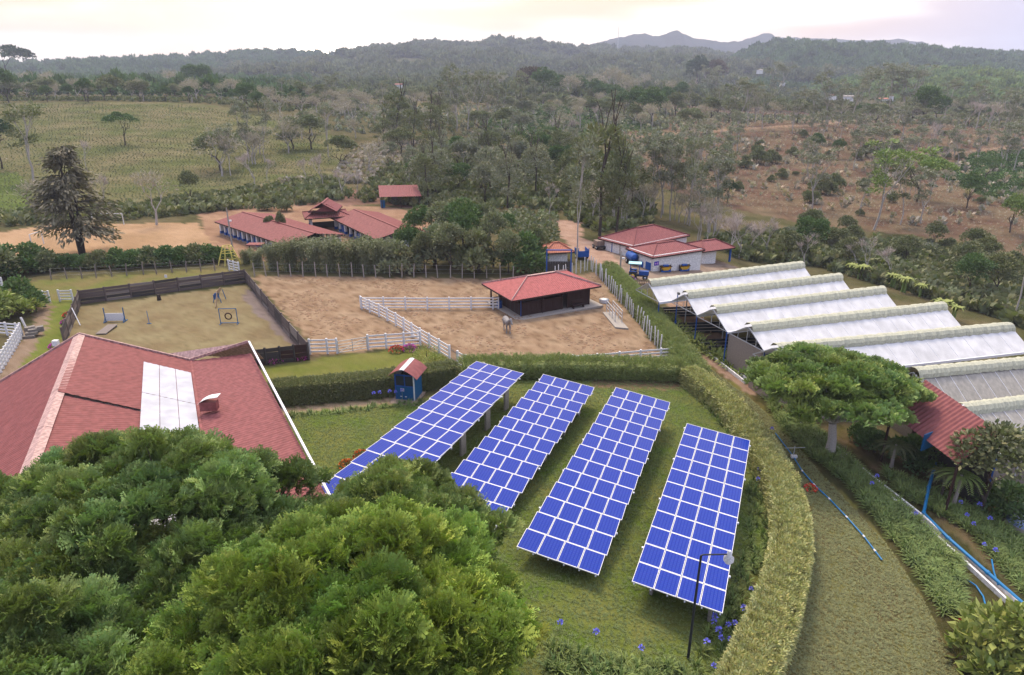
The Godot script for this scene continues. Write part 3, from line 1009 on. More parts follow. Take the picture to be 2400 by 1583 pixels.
func arena() -> void:
	var wood := [M.plank_wood, M.plank_wood, M.plank_black, M.plank_wood_pale]
	var fl := Vector2(-47.53, 71.43)
	var fr := Vector2(-32.44, 80.04)
	var nr := Vector2(-17.49, 54.09)
	plank_wall(fl, fr, 1.6, 5, 7, "weathered grey plank wall on the far side of the arena", wood)
	plank_wall(fr, nr, 1.6, 5, 9, "weathered plank wall between the arena and the paddock", wood)
	plank_wall(fl, Vector2(-41.07, 58.19), 1.6, 5, 5, "plank wall along the grass verge, flowers at its foot", wood)
	plank_wall(nr, Vector2(-21.78, 52.43), 1.5, 4, 4, "black plank wall joining the white gate to the farmhouse", [M.plank_black, M.plank_black, M.dark_wood])
	var sg := thing("notice", "small white notice on the far arena wall", "sign", at(Vector2(-40.58, 77.12), 1.35))
	block(sg, "board", Vector3(0, 0.25, 0), Vector3(0.28, 0.36, 0.04), M.white_paint)
	# jump with a white board
	var p := at(Vector2(-40.3, 65.25))
	var t := thing("agility_jump", "blue jump stand with a white board panel in the arena", "jump", p, 0.06)
	for s in [-1, 1]:
		block(t, "upright", Vector3(s * 0.95, 0.75, 0), Vector3(0.07, 1.5, 0.07), M.booth_blue)
		block(t, "foot", Vector3(s * 0.95, 0.04, 0), Vector3(0.08, 0.08, 0.9), M.booth_blue)
		bar(t, "brace", Vector3(s * 0.95, 0.5, 0), Vector3(s * 0.95, 0.06, 0.42), 0.05, 0.05, M.booth_blue)
	block(t, "panel", Vector3(0, 0.5, 0), Vector3(1.8, 0.8, 0.05), M.white_paint)
	# table ramp
	t = thing("wooden_ramp", "dark weathered plank ramp lying in front of the white jump", "ramp", at(Vector2(-39.52, 62.32)), 0.1)
	for i in 4:
		block(t, "plank", Vector3(-0.36 + 0.24 * i, 0.16, 0), Vector3(0.22, 0.06, 2.6), M.plank_wood_pale)
	for z in [-1.1, 1.1]:
		block(t, "trestle", Vector3(0, 0.06, z), Vector3(0.9, 0.12, 0.1), M.booth_blue)
	# weave pole
	t = thing("marker_pole", "thin blue marker pole leaning in the middle of the arena", "pole", at(Vector2(-36.48, 64.46)))
	bar(t, "shaft", Vector3(0, 0, 0), Vector3(-0.3, 1.2, -0.5), 0.05, 0.05, M.booth_blue)
	block(t, "foot", Vector3(0, 0.03, 0), Vector3(0.4, 0.06, 0.1), M.booth_blue)
	# dog walk
	var a := at(Vector2(-32.62, 72.75), 0)
	t = thing("dog_walk", "narrow plank dog-walk on blue trestles near the tyre hoop", "dog walk", a)
	bar(t, "plank", Vector3(-0.1, 1.15, -0.6), Vector3(0.15, 1.15, 1.0), 0.04, 0.42, M.raw_wood)
	bar(t, "plank", Vector3(0.15, 1.15, 1.0), Vector3(0.75, 0.1, 3.2), 0.04, 0.4, M.raw_wood)
	for z in [-0.4, 0.9]:
		for s in [-0.25, 0.25]:
			bar(t, "leg", Vector3(0.02 + s * 0.6, 1.12, z), Vector3(0.02 + s * 1.8, 0, z + 0.1), 0.06, 0.06, M.booth_blue)
	block(t, "panel", Vector3(-0.35, 0.6, 0.3), Vector3(0.05, 0.6, 1.2), M.blue_paint)
	# tyre jump
	t = thing("tyre_jump", "square blue frame holding a tyre hoop, beside the dog-walk", "jump", at(Vector2(-28.38, 64.37)), 0.05)
	for s in [-1, 1]:
		block(t, "upright", Vector3(s * 0.85, 0.8, 0), Vector3(0.06, 1.6, 0.06), M.booth_blue)
		block(t, "foot", Vector3(s * 0.85, 0.03, 0), Vector3(0.07, 0.06, 0.7), M.booth_blue)
	block(t, "crossbar", Vector3(0, 1.6, 0), Vector3(1.76, 0.06, 0.06), M.booth_blue)
	block(t, "crossbar", Vector3(0, 0.1, 0), Vector3(1.76, 0.06, 0.06), M.booth_blue)
	var tm := TorusMesh.new()
	tm.inner_radius = 0.25
	tm.outer_radius = 0.38
	tm.rings = 24
	tm.ring_segments = 8
	var ty := part(t, "tyre", tm, M.dark_wood)
	ty.position = Vector3(0, 0.8, 0)
	ty.rotation.x = PI / 2
	bar(t, "cord", Vector3(-0.83, 1.55, 0), Vector3(-0.26, 1.06, 0), 0.015, 0.015, M.dark_metal)
	bar(t, "cord", Vector3(0.83, 1.55, 0), Vector3(0.26, 1.06, 0), 0.015, 0.015, M.dark_metal)
	t = thing("tree_stump", "dark stump by the far arena wall", "stump", at(Vector2(-39.57, 72.85)))
	var b := MB.new()
	b.tube([Vector3.ZERO, Vector3(0, 0.3, 0), Vector3(0.02, 0.62, 0)], [0.24, 0.2, 0.19], 9)
	part(t, "trunk", b.done(), M.bark_dark)
	# leaning white rail
	t = thing("loose_rail", "white rail leaning over the arena side wall", "rail", at(Vector2(-43.76, 64.6)))
	bar(t, "rail", Vector3(-0.5, 1.55, -0.4), Vector3(0.6, 0.05, 0.6), 0.08, 0.08, M.white_paint)

func paddock() -> void:
	board_fence([Vector2(-16.15, 69.58), Vector2(-8.74, 69.57), Vector2(-1.46, 69.64)], 2.35, 1.35, "white board fence running from the corral corner to the stable")
	board_fence([Vector2(-16.31, 69.89), Vector2(-13.83, 67.03), Vector2(-11.54, 63.91), Vector2(-8.08, 58.4), Vector2(-5.26, 54.18)], 1.9, 1.35, "white board fence curving down the corral side to the small gate")
	board_fence([Vector2(-4.58, 52.99), Vector2(-3.7, 51.84), Vector2(-2.21, 50.22)], 1.2, 1.35, "short white board fence between the small gate and the solar lawn")
	board_fence([Vector2(-12.92, 56.83), Vector2(-10.68, 57.36), Vector2(-8.39, 58.03)], 1.6, 1.4, "white board fence beside the tubular farm gate, flowers below it")
	board_fence([Vector2(-17.77, 55.49), Vector2(-15.44, 55.75)], 1.5, 1.4, "short white board fence next to the black plank wall")
	board_fence([Vector2(-1.38, 51.72), Vector2(2.57, 52.11), Vector2(7.8, 53.57), Vector2(14.26, 56.54)], 2.2, 1.25, "white board fence behind the feathery hedge, foot of the corral")
	board_fence([Vector2(-53.53, 72.09), Vector2(-51.44, 72.27)], 1.5, 1.3, "short white fence on the far side of the dirt path")
	board_fence([Vector2(-50.53, 72.59), Vector2(-48.74, 72.73)], 1.4, 1.3, "short white fence meeting the arena corner")
	board_fence([Vector2(-63.83, 79.04), Vector2(-60.42, 78.01)], 1.6, 1.2, "white fence behind the rounded shrub")
	board_fence([Vector2(-50.5, 61.35), Vector2(-46.5, 60.46)], 1.2, 1.3, "white fence across the flower bed by the path")
	board_fence([Vector2(-46.5, 60.46), Vector2(-44.13, 55.77), Vector2(-41.75, 50.82), Vector2(-39.18, 45.42)], 0.95, 1.35, "white fence following the dirt path past the flower bed")
	board_fence([Vector2(-36.7, 85.73), Vector2(-34.88, 84.45)], 1.1, 1.4, "short white fence stub at the arena's far corner")
	wire_fence([Vector2(-57.2, 81.44), Vector2(-48.41, 83.32), Vector2(-37.17, 85.94)], 1.75, 1.5, "weathered wire fence in front of the dark shrub row", M.plank_wood_pale)
	wire_fence([Vector2(-32.5, 83.02), Vector2(-23.2, 82.73), Vector2(-10.18, 82.52), Vector2(0.88, 81.8)], 1.55, 1.75, "whitewashed wire fence in front of the bamboo thicket", M.post_wood)
	wire_fence([Vector2(5.25, 81.27), Vector2(7.77, 84.02), Vector2(10.25, 86.64)], 0.75, 1.7, "white post fence from the wooden gate to the hedge end", M.white_paint, 2)
	wire_fence([Vector2(10.36, 86.66), Vector2(11.23, 80.94), Vector2(12.45, 71.59), Vector2(13.3, 63.2), Vector2(13.82, 57.43)], 0.95, 1.75, "close-set white posts along the corral's hedge side", M.white_paint, 2)
	# tubular gate
	var ga := at(Vector2(-15.25, 55.41))
	var gb := at(Vector2(-13.01, 56.71))
	var t := thing("farm_gate", "grey tubular farm gate between two white fences", "gate", ga)
	var q := gb - ga
	for y in [0.2, 0.45, 0.7, 0.95, 1.25]:
		bar(t, "rail", Vector3(0, y, 0), q + Vector3(0, y, 0), 0.045, 0.045, M.galvanised)
	for s in [0.0, 0.5, 1.0]:
		bar(t, "upright", q * s + Vector3(0, 0.1, 0), q * s + Vector3(0, 1.3, 0), 0.05, 0.05, M.galvanised)
	bar(t, "brace", Vector3(0, 0.2, 0), q + Vector3(0, 1.25, 0), 0.04, 0.04, M.galvanised)
	ga = at(Vector2(-5.21, 53.98))
	gb = at(Vector2(-4.66, 53.08))
	t = thing("small_gate", "narrow grey picket gate in the white corral fence", "gate", ga)
	q = gb - ga
	for i in 5:
		bar(t, "picket", q * (0.1 + 0.2 * i) + Vector3(0, 0.1, 0), q * (0.1 + 0.2 * i) + Vector3(0, 1.3, 0), 0.05, 0.03, M.plank_wood_pale)
	for y in [0.3, 1.1]:
		bar(t, "rail", Vector3(0, y, 0), q + Vector3(0, y, 0), 0.04, 0.06, M.plank_wood_pale)
	stable()
	horse()
	# loading ramp
	var c := at(Vector2(10.77, 66.51))
	t = thing("loading_ramp", "pale concrete slab with tubular hand rails beside the hedge", "ramp", c)
	var b := MB.new()
	var cs := [at(Vector2(9.66, 68.72), 0.16) - c, at(Vector2(10.86, 69.06), 0.16) - c, at(Vector2(11.66, 63.93), 0.16) - c, at(Vector2(10.33, 64.05), 0.16) - c]
	b.quad(cs[3], cs[2], cs[1], cs[0])
	var dn := Vector3(0, -0.4, 0)
	for i in 4:
		b.quad(cs[i] + dn, cs[(i + 3) % 4] + dn, cs[(i + 3) % 4], cs[i])
	part(t, "slab", b.done(), M.concrete)
	for s in [0, 1]:
		var r0: Vector3 = cs[0].lerp(cs[1], 0.35 + 0.55 * s)
		var r1: Vector3 = cs[3].lerp(cs[2], 0.35 + 0.55 * s).lerp(r0, 0.35)
		for i in 4:
			var pp := r0.lerp(r1, i / 3.0)
			bar(t, "stanchion", pp, pp + Vector3(0, 1.25, 0), 0.06, 0.06, M.galvanised)
		for y in [0.5, 0.85, 1.22]:
			bar(t, "hand_rail", r0 + Vector3(0, y, 0), r1 + Vector3(0, y, 0), 0.05, 0.05, M.galvanised)
	t = thing("water_trough", "low round white water trough near the stable corner", "trough", at(Vector2(10.31, 72.75)))
	b = MB.new()
	b.tube([Vector3.ZERO, Vector3(0, 0.3, 0), Vector3(0, 0.34, 0)], [0.5, 0.58, 0.58], 16)
	part(t, "basin", b.done(), M.white_paint)

func stable() -> void:
	var a := Vector2(0.97, 67.1)
	var e := Vector2(8.39, 71.09)
	var ang := atan2(e.y - a.y, e.x - a.x)
	var dir := (e - a).normalized()
	var nrm := Vector2(-dir.y, dir.x)
	var L := a.distance_to(e)
	var W := 5.2
	var mid := (a + e) * 0.5 + nrm * W * 0.5
	var t := thing("stable", "open-fronted dark timber stable with a red hipped roof in the corral", "stable", at(mid), ang)
	# concrete apron
	block(t, "apron", Vector3(0.1, 0.02, 0.1), Vector3(L + 2.2, 0.22, W + 2.0), M.concrete)
	# plank walls; the front has a half-height stall, a doorway and a full wall
	var h := 2.25
	var n := int(L / 0.22)
	for i in n:
		var x := -L / 2 + (i + 0.5) * L / n
		var u := float(i) / n
		var y0 := 0.12
		var y1 := h
		if u < 0.58:
			y1 = 1.55
		elif u < 0.67:
			continue
		block(t, "plank", Vector3(x, (y0 + y1) * 0.5, W / 2 + rng.randf_range(-0.01, 0.01)), Vector3(L / n * 0.94, y1 - y0, 0.04), M.dark_wood)
	for s in [[-1, 0.0], [1, 0.0]]:
		var m := int(W / 0.22)
		for i in m:
			var z := -W / 2 + (i + 0.5) * W / m
			var y1 := 1.4 if s[0] < 0 else h
			block(t, "plank", Vector3(s[0] * L / 2, (0.12 + y1) * 0.5, z), Vector3(0.04, y1 - 0.12, W / m * 0.94), M.dark_wood if i % 4 else M.plank_black)
	block(t, "back_wall", Vector3(0, h / 2 + 0.06, -W / 2), Vector3(L, h - 0.1, 0.06), M.dark_wood)
	block(t, "partition", Vector3(L * 0.1, h / 2, 0), Vector3(0.05, h - 0.2, W - 0.2), M.dark_wood)
	for x in [-0.5, -0.2, 0.08, 0.17, 0.5]:
		block(t, "column", Vector3(x * L, h / 2, W / 2 + 0.06), Vector3(0.12, h, 0.12), M.dark_wood)
	block(t, "column", Vector3(-L / 2 - 1.2, h / 2, -W / 2 + 0.6), Vector3(0.14, h, 0.14), M.dark_wood)
	block(t, "column", Vector3(-L / 2 - 0.02, h / 2, W / 2 + 0.02), Vector3(0.13, h, 0.13), M.blue_paint)
	for y in [0.4, 0.7, 1.0]:
		block(t, "rail", Vector3(-L / 2 - 0.6, y, -W / 2 + 0.6), Vector3(1.2, 0.1, 0.05), M.dark_wood)
	var r := Node3D.new()
	r.name = "roof"
	r.position = Vector3(-0.3, 0, 0.0)
	t.add_child(r, true)
	hip_roof(r, L + 2.6, W + 1.7, 2.3, 3.5, 3.4, M.roof_bright, 0.24, 0.02, M.ridge_pink)
	var bn := thing("bench", "dark wooden bench against the stable wall", "bench", at(a.lerp(e, 0.8) - nrm * 0.5, 0.13), ang)
	block(bn, "seat", Vector3(0, 0.42, 0), Vector3(1.5, 0.06, 0.4), M.dark_wood)
	block(bn, "backrest", Vector3(0, 0.75, -0.18), Vector3(1.5, 0.35, 0.05), M.dark_wood)
	for s in [-0.65, 0.65]:
		block(bn, "leg", Vector3(s, 0.2, 0), Vector3(0.08, 0.4, 0.36), M.dark_wood)
	var tk := thing("blue_drum", "blue drum with a white lid behind the stable rail", "drum", at(a + nrm * 3.6 - dir * 0.7))
	var b := MB.new()
	b.tube([Vector3.ZERO, Vector3(0, 0.15, 0), Vector3(0, 0.85, 0), Vector3(0, 0.9, 0)], [0.28, 0.3, 0.3, 0.26], 12)
	part(tk, "body", b.done(), M.blue_paint)

# ---- smooth joined bodies: distance to tapered capsules, meshed as surface nets
func blend_body(bones: Array, cell: float, soft: float) -> ArrayMesh:
	var lo := Vector3(1e9, 1e9, 1e9)
	var hi := -lo
	for b in bones:
		var r: float = maxf(b[2], b[3]) + soft + cell * 2.0
		lo = lo.min(b[0] - Vector3.ONE * r).min(b[1] - Vector3.ONE * r)
		hi = hi.max(b[0] + Vector3.ONE * r).max(b[1] + Vector3.ONE * r)
	var nx := int((hi.x - lo.x) / cell) + 2
	var ny := int((hi.y - lo.y) / cell) + 2
	var nz := int((hi.z - lo.z) / cell) + 2
	var field := PackedFloat32Array()
	field.resize(nx * ny * nz)
	field.fill(9.0)
	for b in bones:
		var pa: Vector3 = b[0]
		var ba: Vector3 = b[1] - b[0]
		var ra: float = b[2]
		var rb: float = b[3]
		var l2 := maxf(ba.length_squared(), 1e-6)
		var r := maxf(ra, rb) + soft + cell * 2.0
		var i0 := Vector3i(((pa.min(b[1]) - Vector3.ONE * r - lo) / cell).floor())
		var i1 := Vector3i(((pa.max(b[1]) + Vector3.ONE * r - lo) / cell).ceil())
		for z in range(maxi(i0.z, 0), mini(i1.z, nz - 1) + 1):
			for y in range(maxi(i0.y, 0), mini(i1.y, ny - 1) + 1):
				var k := (z * ny + y) * nx
				for x in range(maxi(i0.x, 0), mini(i1.x, nx - 1) + 1):
					var p := lo + Vector3(x, y, z) * cell - pa
					var t := clampf(p.dot(ba) / l2, 0.0, 1.0)
					var d := (p - ba * t).length() - lerpf(ra, rb, t)
					var o := field[k + x]
					var h := clampf(0.5 + 0.5 * (o - d) / soft, 0.0, 1.0)
					field[k + x] = lerpf(o, d, h) - soft * h * (1.0 - h)
	var ids := {}
	var v := PackedVector3Array()
	var ix := PackedInt32Array()
	var corner := [[0, 0, 0], [1, 0, 0], [0, 1, 0], [1, 1, 0], [0, 0, 1], [1, 0, 1], [0, 1, 1], [1, 1, 1]]
	var edges := [[0, 1], [2, 3], [4, 5], [6, 7], [0, 2], [1, 3], [4, 6], [5, 7], [0, 4], [1, 5], [2, 6], [3, 7]]
	for z in nz - 1:
		for y in ny - 1:
			for x in nx - 1:
				var f := [0.0, 0.0, 0.0, 0.0, 0.0, 0.0, 0.0, 0.0]
				var neg := 0
				for c in 8:
					f[c] = field[((z + corner[c][2]) * ny + y + corner[c][1]) * nx + x + corner[c][0]]
					if f[c] < 0.0:
						neg += 1
				if neg == 0 or neg == 8:
					continue
				var s := Vector3.ZERO
				var m := 0
				for e in edges:
					var a: float = f[e[0]]
					var b: float = f[e[1]]
					if (a < 0.0) != (b < 0.0):
						var t := a / (a - b)
						var ca: Array = corner[e[0]]
						var cb: Array = corner[e[1]]
						s += Vector3(ca[0], ca[1], ca[2]).lerp(Vector3(cb[0], cb[1], cb[2]), t)
						m += 1
				ids[(z * ny + y) * nx + x] = v.size()
				v.append(lo + (Vector3(x, y, z) + s / m) * cell)
	for z in range(1, nz - 1):
		for y in range(1, ny - 1):
			for x in range(1, nx - 1):
				var k := (z * ny + y) * nx + x
				var a := field[k]
				for ax in 3:
					var k2: int = k + [1, nx, nx * ny][ax]
					var b := field[k2]
					if (a < 0.0) == (b < 0.0):
						continue
					var d1: int = [nx, nx * ny, 1][ax]
					var d2: int = [nx * ny, 1, nx][ax]
					var q := [ids.get(k), ids.get(k - d1), ids.get(k - d1 - d2), ids.get(k - d2)]
					if q.has(null):
						continue
					if a < 0.0:
						ix.append_array([q[0], q[2], q[1], q[0], q[3], q[2]])
					else:
						ix.append_array([q[0], q[1], q[2], q[0], q[2], q[3]])
	var st := SurfaceTool.new()
	st.begin(Mesh.PRIMITIVE_TRIANGLES)
	st.set_smooth_group(0)
	for p in v:
		st.add_vertex(p)
	for i in ix:
		st.add_index(i)
	st.generate_normals()
	return st.commit()

func horse() -> void:
	# walking towards the camera, head slightly to its left
	var t := thing("horse", "dapple grey horse standing in the bare corral in front of the stable", "horse", at(Vector2(-0.48, 62.14)), 0.25)
	var V := func(x, y, z): return Vector3(x, y, z)
	var bones := [
		[V.call(0, 1.16, -0.62), V.call(0, 1.12, 0.0), 0.29, 0.29], [V.call(0, 1.12, 0.0), V.call(0, 1.14, 0.45), 0.29, 0.27],
		[V.call(0, 1.2, 0.5), V.call(0.05, 1.5, 0.95), 0.22, 0.14], [V.call(0.05, 1.5, 0.95), V.call(0.09, 1.62, 1.1), 0.14, 0.12],
		[V.call(0.09, 1.62, 1.1), V.call(0.14, 1.3, 1.38), 0.125, 0.07], [V.call(0.14, 1.3, 1.38), V.call(0.15, 1.22, 1.42), 0.075, 0.06],
		[V.call(0.04, 1.7, 1.08), V.call(0.03, 1.84, 1.08), 0.035, 0.012], [V.call(0.14, 1.7, 1.08), V.call(0.16, 1.84, 1.08), 0.035, 0.012],
		[V.call(0, 1.25, -0.85), V.call(0, 1.1, -1.02), 0.05, 0.05], [V.call(0, 1.1, -1.02), V.call(0, 0.65, -1.06), 0.06, 0.03],
	]
	for s in [-1, 1]:
		var f := 0.1 if s > 0 else -0.06
		bones.append([V.call(s * 0.15, 1.0, 0.42), V.call(s * 0.15, 0.72, 0.46 + f), 0.13, 0.085])
		bones.append([V.call(s * 0.15, 0.72, 0.46 + f), V.call(s * 0.15, 0.45, 0.48 + f), 0.08, 0.055])
		bones.append([V.call(s * 0.15, 0.45, 0.48 + f), V.call(s * 0.15, 0.12, 0.46 + f), 0.052, 0.042])
		bones.append([V.call(s * 0.15, 0.12, 0.46 + f), V.call(s * 0.15, 0.04, 0.5 + f), 0.05, 0.065])
		bones.append([V.call(s * 0.15, 1.1, -0.6), V.call(s * 0.16, 0.78, -0.5 - f), 0.2, 0.12])
		bones.append([V.call(s * 0.16, 0.78, -0.5 - f), V.call(s * 0.16, 0.5, -0.72 - f), 0.1, 0.06])
		bones.append([V.call(s * 0.16, 0.5, -0.72 - f), V.call(s * 0.16, 0.13, -0.66 - f), 0.055, 0.044])
		bones.append([V.call(s * 0.16, 0.13, -0.66 - f), V.call(s * 0.16, 0.04, -0.61 - f), 0.05, 0.065])
	var hm := mat("horse_grey", base(182, 176, 172), 0.7, noise_tex(256, 0.05, 0.55, 1.0, 3, 77), 1.1)
	part(t, "body", blend_body(bones, 0.035, 0.06), hm)
	var mane := MB.new()
	for i in 9:
		var u := i / 8.0
		var p := Vector3(0, 1.42, 0.48).lerp(Vector3(0.07, 1.75, 1.02), u)
		mane.beam(p, p + Vector3(0.1, -0.2, 0.03), 0.05, 0.12)
	part(t, "mane", mane.done(), M.plank_black)

class LB:
	var v := PackedVector3Array()
	var c := PackedColorArray()
	var ix := PackedInt32Array()
	func leaf(p: Vector3, dir: Vector3, side: Vector3, l: float, w: float, col: Color) -> void:
		var k := v.size()
		var m := p + dir * (l * 0.45)
		v.append_array([p, m - side * w * 0.5, p + dir * l, m + side * w * 0.5])
		c.append_array([col, col, col, col])
		ix.append_array([k, k + 1, k + 2, k, k + 2, k + 3])
	# a leaf that arches over under its weight: three short faces
	func strap(p: Vector3, dir: Vector3, l: float, w: float, droop: float, col: Color) -> void:
		var side := dir.cross(Vector3.UP)
		side = side.normalized() * w * 0.5 if side.length() > 0.01 else Vector3(w * 0.5, 0, 0)
		var q := p
		var k := v.size()
		v.append_array([p - side, p + side])
		c.append_array([col, col])
		for i in 3:
			var d := (dir + Vector3(0, -droop * (i + 0.3), 0)).normalized()
			q += d * l / 3.0
			var s := side * (1.0 - 0.4 * i) if i < 2 else side * 0.06
			v.append_array([q - s, q + s])
			c.append_array([col, col])
			var a := k + 2 * i
			ix.append_array([a, a + 2, a + 1, a + 1, a + 2, a + 3])
	func done() -> ArrayMesh:
		var mesh := ArrayMesh.new()
		var ar := []
		ar.resize(Mesh.ARRAY_MAX)
		ar[Mesh.ARRAY_VERTEX] = v
		ar[Mesh.ARRAY_COLOR] = c
		ar[Mesh.ARRAY_INDEX] = ix
		mesh.add_surface_from_arrays(Mesh.PRIMITIVE_TRIANGLES, ar)
		return mesh

func rand_dir(r: RandomNumberGenerator) -> Vector3:
	var z := r.randf_range(-1, 1)
	var a := r.randf() * TAU
	var s := sqrt(1.0 - z * z)
	return Vector3(s * cos(a), z, s * sin(a))

func tint(r: RandomNumberGenerator, lo := 0.75, hi := 1.3) -> Color:
	var g := r.randf_range(lo, hi)
	var h := r.randf_range(-0.08, 0.08)
	return Color(g * (1.0 + h), g, g * (1.0 - h))

# a small leafy sprig growing along +y
func sprig(leaves: int, length: float, ll: float, lw: float, spread: float, sd: int) -> ArrayMesh:
	var r := RandomNumberGenerator.new()
	r.seed = sd
	var b := LB.new()
	for i in leaves:
		var u := (i + 0.5) / leaves
		var a := i * 2.4 + r.randf()
		var p := Vector3(0.02 * cos(a), length * u, 0.02 * sin(a))
		var d := Vector3(cos(a) * spread, 1.0 - 0.6 * spread * (1.0 - u), sin(a) * spread).normalized()
		var s := d.cross(rand_dir(r)).normalized()
		b.leaf(p, d, s, ll * r.randf_range(0.7, 1.2), lw * r.randf_range(0.8, 1.2), tint(r, 0.8, 1.25))
	return b.done()

# feathery pinnate frond lying along +y, leaflets to both sides
func frond(pairs: int, length: float, ll: float, lw: float, sd: int) -> ArrayMesh:
	var r := RandomNumberGenerator.new()
	r.seed = sd
	var b := LB.new()
	for f in 3:
		var a := (f - 1) * 0.75
		var dir := Vector3(sin(a), cos(a), 0.25 * (f % 2)).normalized()
		var side := dir.cross(Vector3(0, 0, 1)).normalized()
		for i in pairs:
			var u := (i + 0.6) / pairs
			var p := dir * length * u * (1.0 if f == 1 else 0.8) + Vector3(0, 0, -0.35 * length * u * u)
			for s in [-1.0, 1.0]:
				var d: Vector3 = (side * s * 0.9 + dir * 0.55 + Vector3(0, 0, r.randf_range(-0.35, 0.25))).normalized()
				b.leaf(p, d, Vector3(0, 0, 1).cross(d).normalized(), ll * (1.0 - 0.45 * u) * r.randf_range(0.85, 1.15), lw, tint(r, 0.82, 1.2))
	return b.done()

func tuft(leaves: int, l: float, w: float, droop: float, sd: int) -> ArrayMesh:
	var r := RandomNumberGenerator.new()
	r.seed = sd
	var b := LB.new()
	for i in leaves:
		var a := r.randf() * TAU
		var e := r.randf_range(0.25, 0.95)
		b.strap(Vector3(cos(a), 0, sin(a)) * r.randf() * l * 0.12, Vector3(cos(a) * (1.0 - e), e + 0.25, sin(a) * (1.0 - e)).normalized(), l * r.randf_range(0.7, 1.15), w, droop, tint(r, 0.75, 1.3))
	return b.done()

func copies(parent: Node, called: String, mesh: Mesh, m: Material, xf: Array, tints: PackedColorArray) -> MultiMeshInstance3D:
	var mm := MultiMesh.new()
	mm.transform_format = MultiMesh.TRANSFORM_3D
	mm.use_colors = true
	mm.mesh = mesh
	mm.instance_count = xf.size()
	for i in xf.size():
		mm.set_instance_transform(i, xf[i])
		mm.set_instance_color(i, tints[i])
	var o := MultiMeshInstance3D.new()
	o.name = numbered(called) if parent == self else called
	o.multimesh = mm
	o.material_override = m
	o.set_meta("kind", "stuff")
	parent.add_child(o, true)
	return o

func facing(n: Vector3, p: Vector3, roll: float, s: float) -> Transform3D:
	var x := n.cross(Vector3(0.31, 0.52, 0.8)).normalized()
	var z := x.cross(n)
	return Transform3D(Basis(x * s, n * s, z * s) * Basis(Vector3.UP, roll), p)

# a hedge along a line: dark twiggy core and leafy sprigs all over it
func hedge(called: String, pts: Array, W: float, H: float, m: Material, mesh: Mesh, per_m2: float, label: String, uneven := 0.12, lean := 0.5, round_top := 0.25) -> void:
	var t := thing(called, label, "hedge", at(pts[0]))
	var o := t.position
	var r := RandomNumberGenerator.new()
	r.seed = hash(label)
	var f := FastNoiseLite.new()
	f.seed = r.randi() % 1000
	f.frequency = 0.9
	var line := PackedVector2Array(pts)
	# smooth the line
	for it in 2:
		var q := PackedVector2Array([line[0]])
		for i in line.size() - 1:
			q.append(line[i].lerp(line[i + 1], 0.25))
			q.append(line[i].lerp(line[i + 1], 0.75))
		q.append(line[line.size() - 1])
		line = q
	var st := along(line, 0.5)
	var core := MB.new()
	var prof := [Vector2(-0.42, 0), Vector2(-0.44, 0.7), Vector2(-0.36, 0.86), Vector2(0, 0.9), Vector2(0.36, 0.86), Vector2(0.44, 0.7), Vector2(0.42, 0)]
	for i in st.size() - 1:
		var p: Vector2 = st[i][0]
		var q: Vector2 = st[i + 1][0]
		var np := Vector2(-st[i][1].y, st[i][1].x)
		var nq := Vector2(-st[i + 1][1].y, st[i + 1][1].x)
		for k in prof.size() - 1:
			var a: Vector2 = prof[k]
			var b: Vector2 = prof[k + 1]
			core.quad(at(p + np * a.x * W, a.y * H) - o, at(q + nq * a.x * W, a.y * H) - o, at(q + nq * b.x * W, b.y * H) - o, at(p + np * b.x * W, b.y * H) - o)
	part(t, "core", core.done(), m)
	var xf := []
	var tn := PackedColorArray()
	var per := 0.5 * (W + 2.0 * H)
	for i in st.size():
		var p: Vector2 = st[i][0]
		var dir: Vector2 = st[i][1]
		var nrm := Vector2(-dir.y, dir.x)
		for k in int(per * per_m2 + r.randf()):
			var u := r.randf() * (W + 2.0 * H)
			var along_by := r.randf_range(-0.3, 0.3)
			var lx: float
			var ly: float
			var n2: Vector2
			if u < H:
				lx = -0.5
				ly = u / H
				n2 = Vector2(-1, 0.25)
			elif u < H + W:
				lx = (u - H) / W - 0.5
				ly = 1.0 - round_top * pow(absf(lx) * 2.0, 3.0) * 0.5
				n2 = Vector2(lx * 1.2, 1)
			else:
				lx = 0.5
				ly = 1.0 - (u - H - W) / H
				n2 = Vector2(1, 0.25)
			var g := p + dir * along_by + nrm * lx * W * (1.0 + uneven * 0.6 * f.get_noise_2d(p.x * 2.0, p.y * 2.0))
			var hh := H * ly * (1.0 + uneven * f.get_noise_2d(g.x, g.y))
			var n := Vector3(nrm.x * n2.x, n2.y, -nrm.y * n2.x).normalized()
			n = (n + rand_dir(r) * lean + Vector3(0, 0.25, 0)).normalized()
			xf.append(facing(n, at(g, hh - 0.05) - o, r.randf() * TAU, r.randf_range(0.7, 1.25)))
			tn.append(tint(r, 0.72, 1.25))
	copies(t, "foliage", mesh, m, xf, tn)

# low plants in a band along a line
func planted_strip(called: String, pts: Array, W: float, mesh: Mesh, m: Material, per_m2: float, label: String, category: String, smin := 0.7, smax := 1.2) -> void:
	var r := RandomNumberGenerator.new()
	r.seed = hash(label)
	var xf := []
	var tn := PackedColorArray()
	for st in along(PackedVector2Array(pts), 0.25):
		for k in int(0.25 * W * per_m2 + r.randf()):
			var nrm := Vector2(-st[1].y, st[1].x)
			var p: Vector2 = st[0] + nrm * r.randf_range(-0.5, 0.5) * W + st[1] * r.randf_range(-0.15, 0.15)
			xf.append(Transform3D(Basis(Vector3.UP, r.randf() * TAU).scaled(Vector3.ONE * r.randf_range(smin, smax)), at(p)))
			tn.append(tint(r, 0.7, 1.3))
	var o := copies(self, called, mesh, m, xf, tn)
	o.set_meta("label", label)
	o.set_meta("category", category)

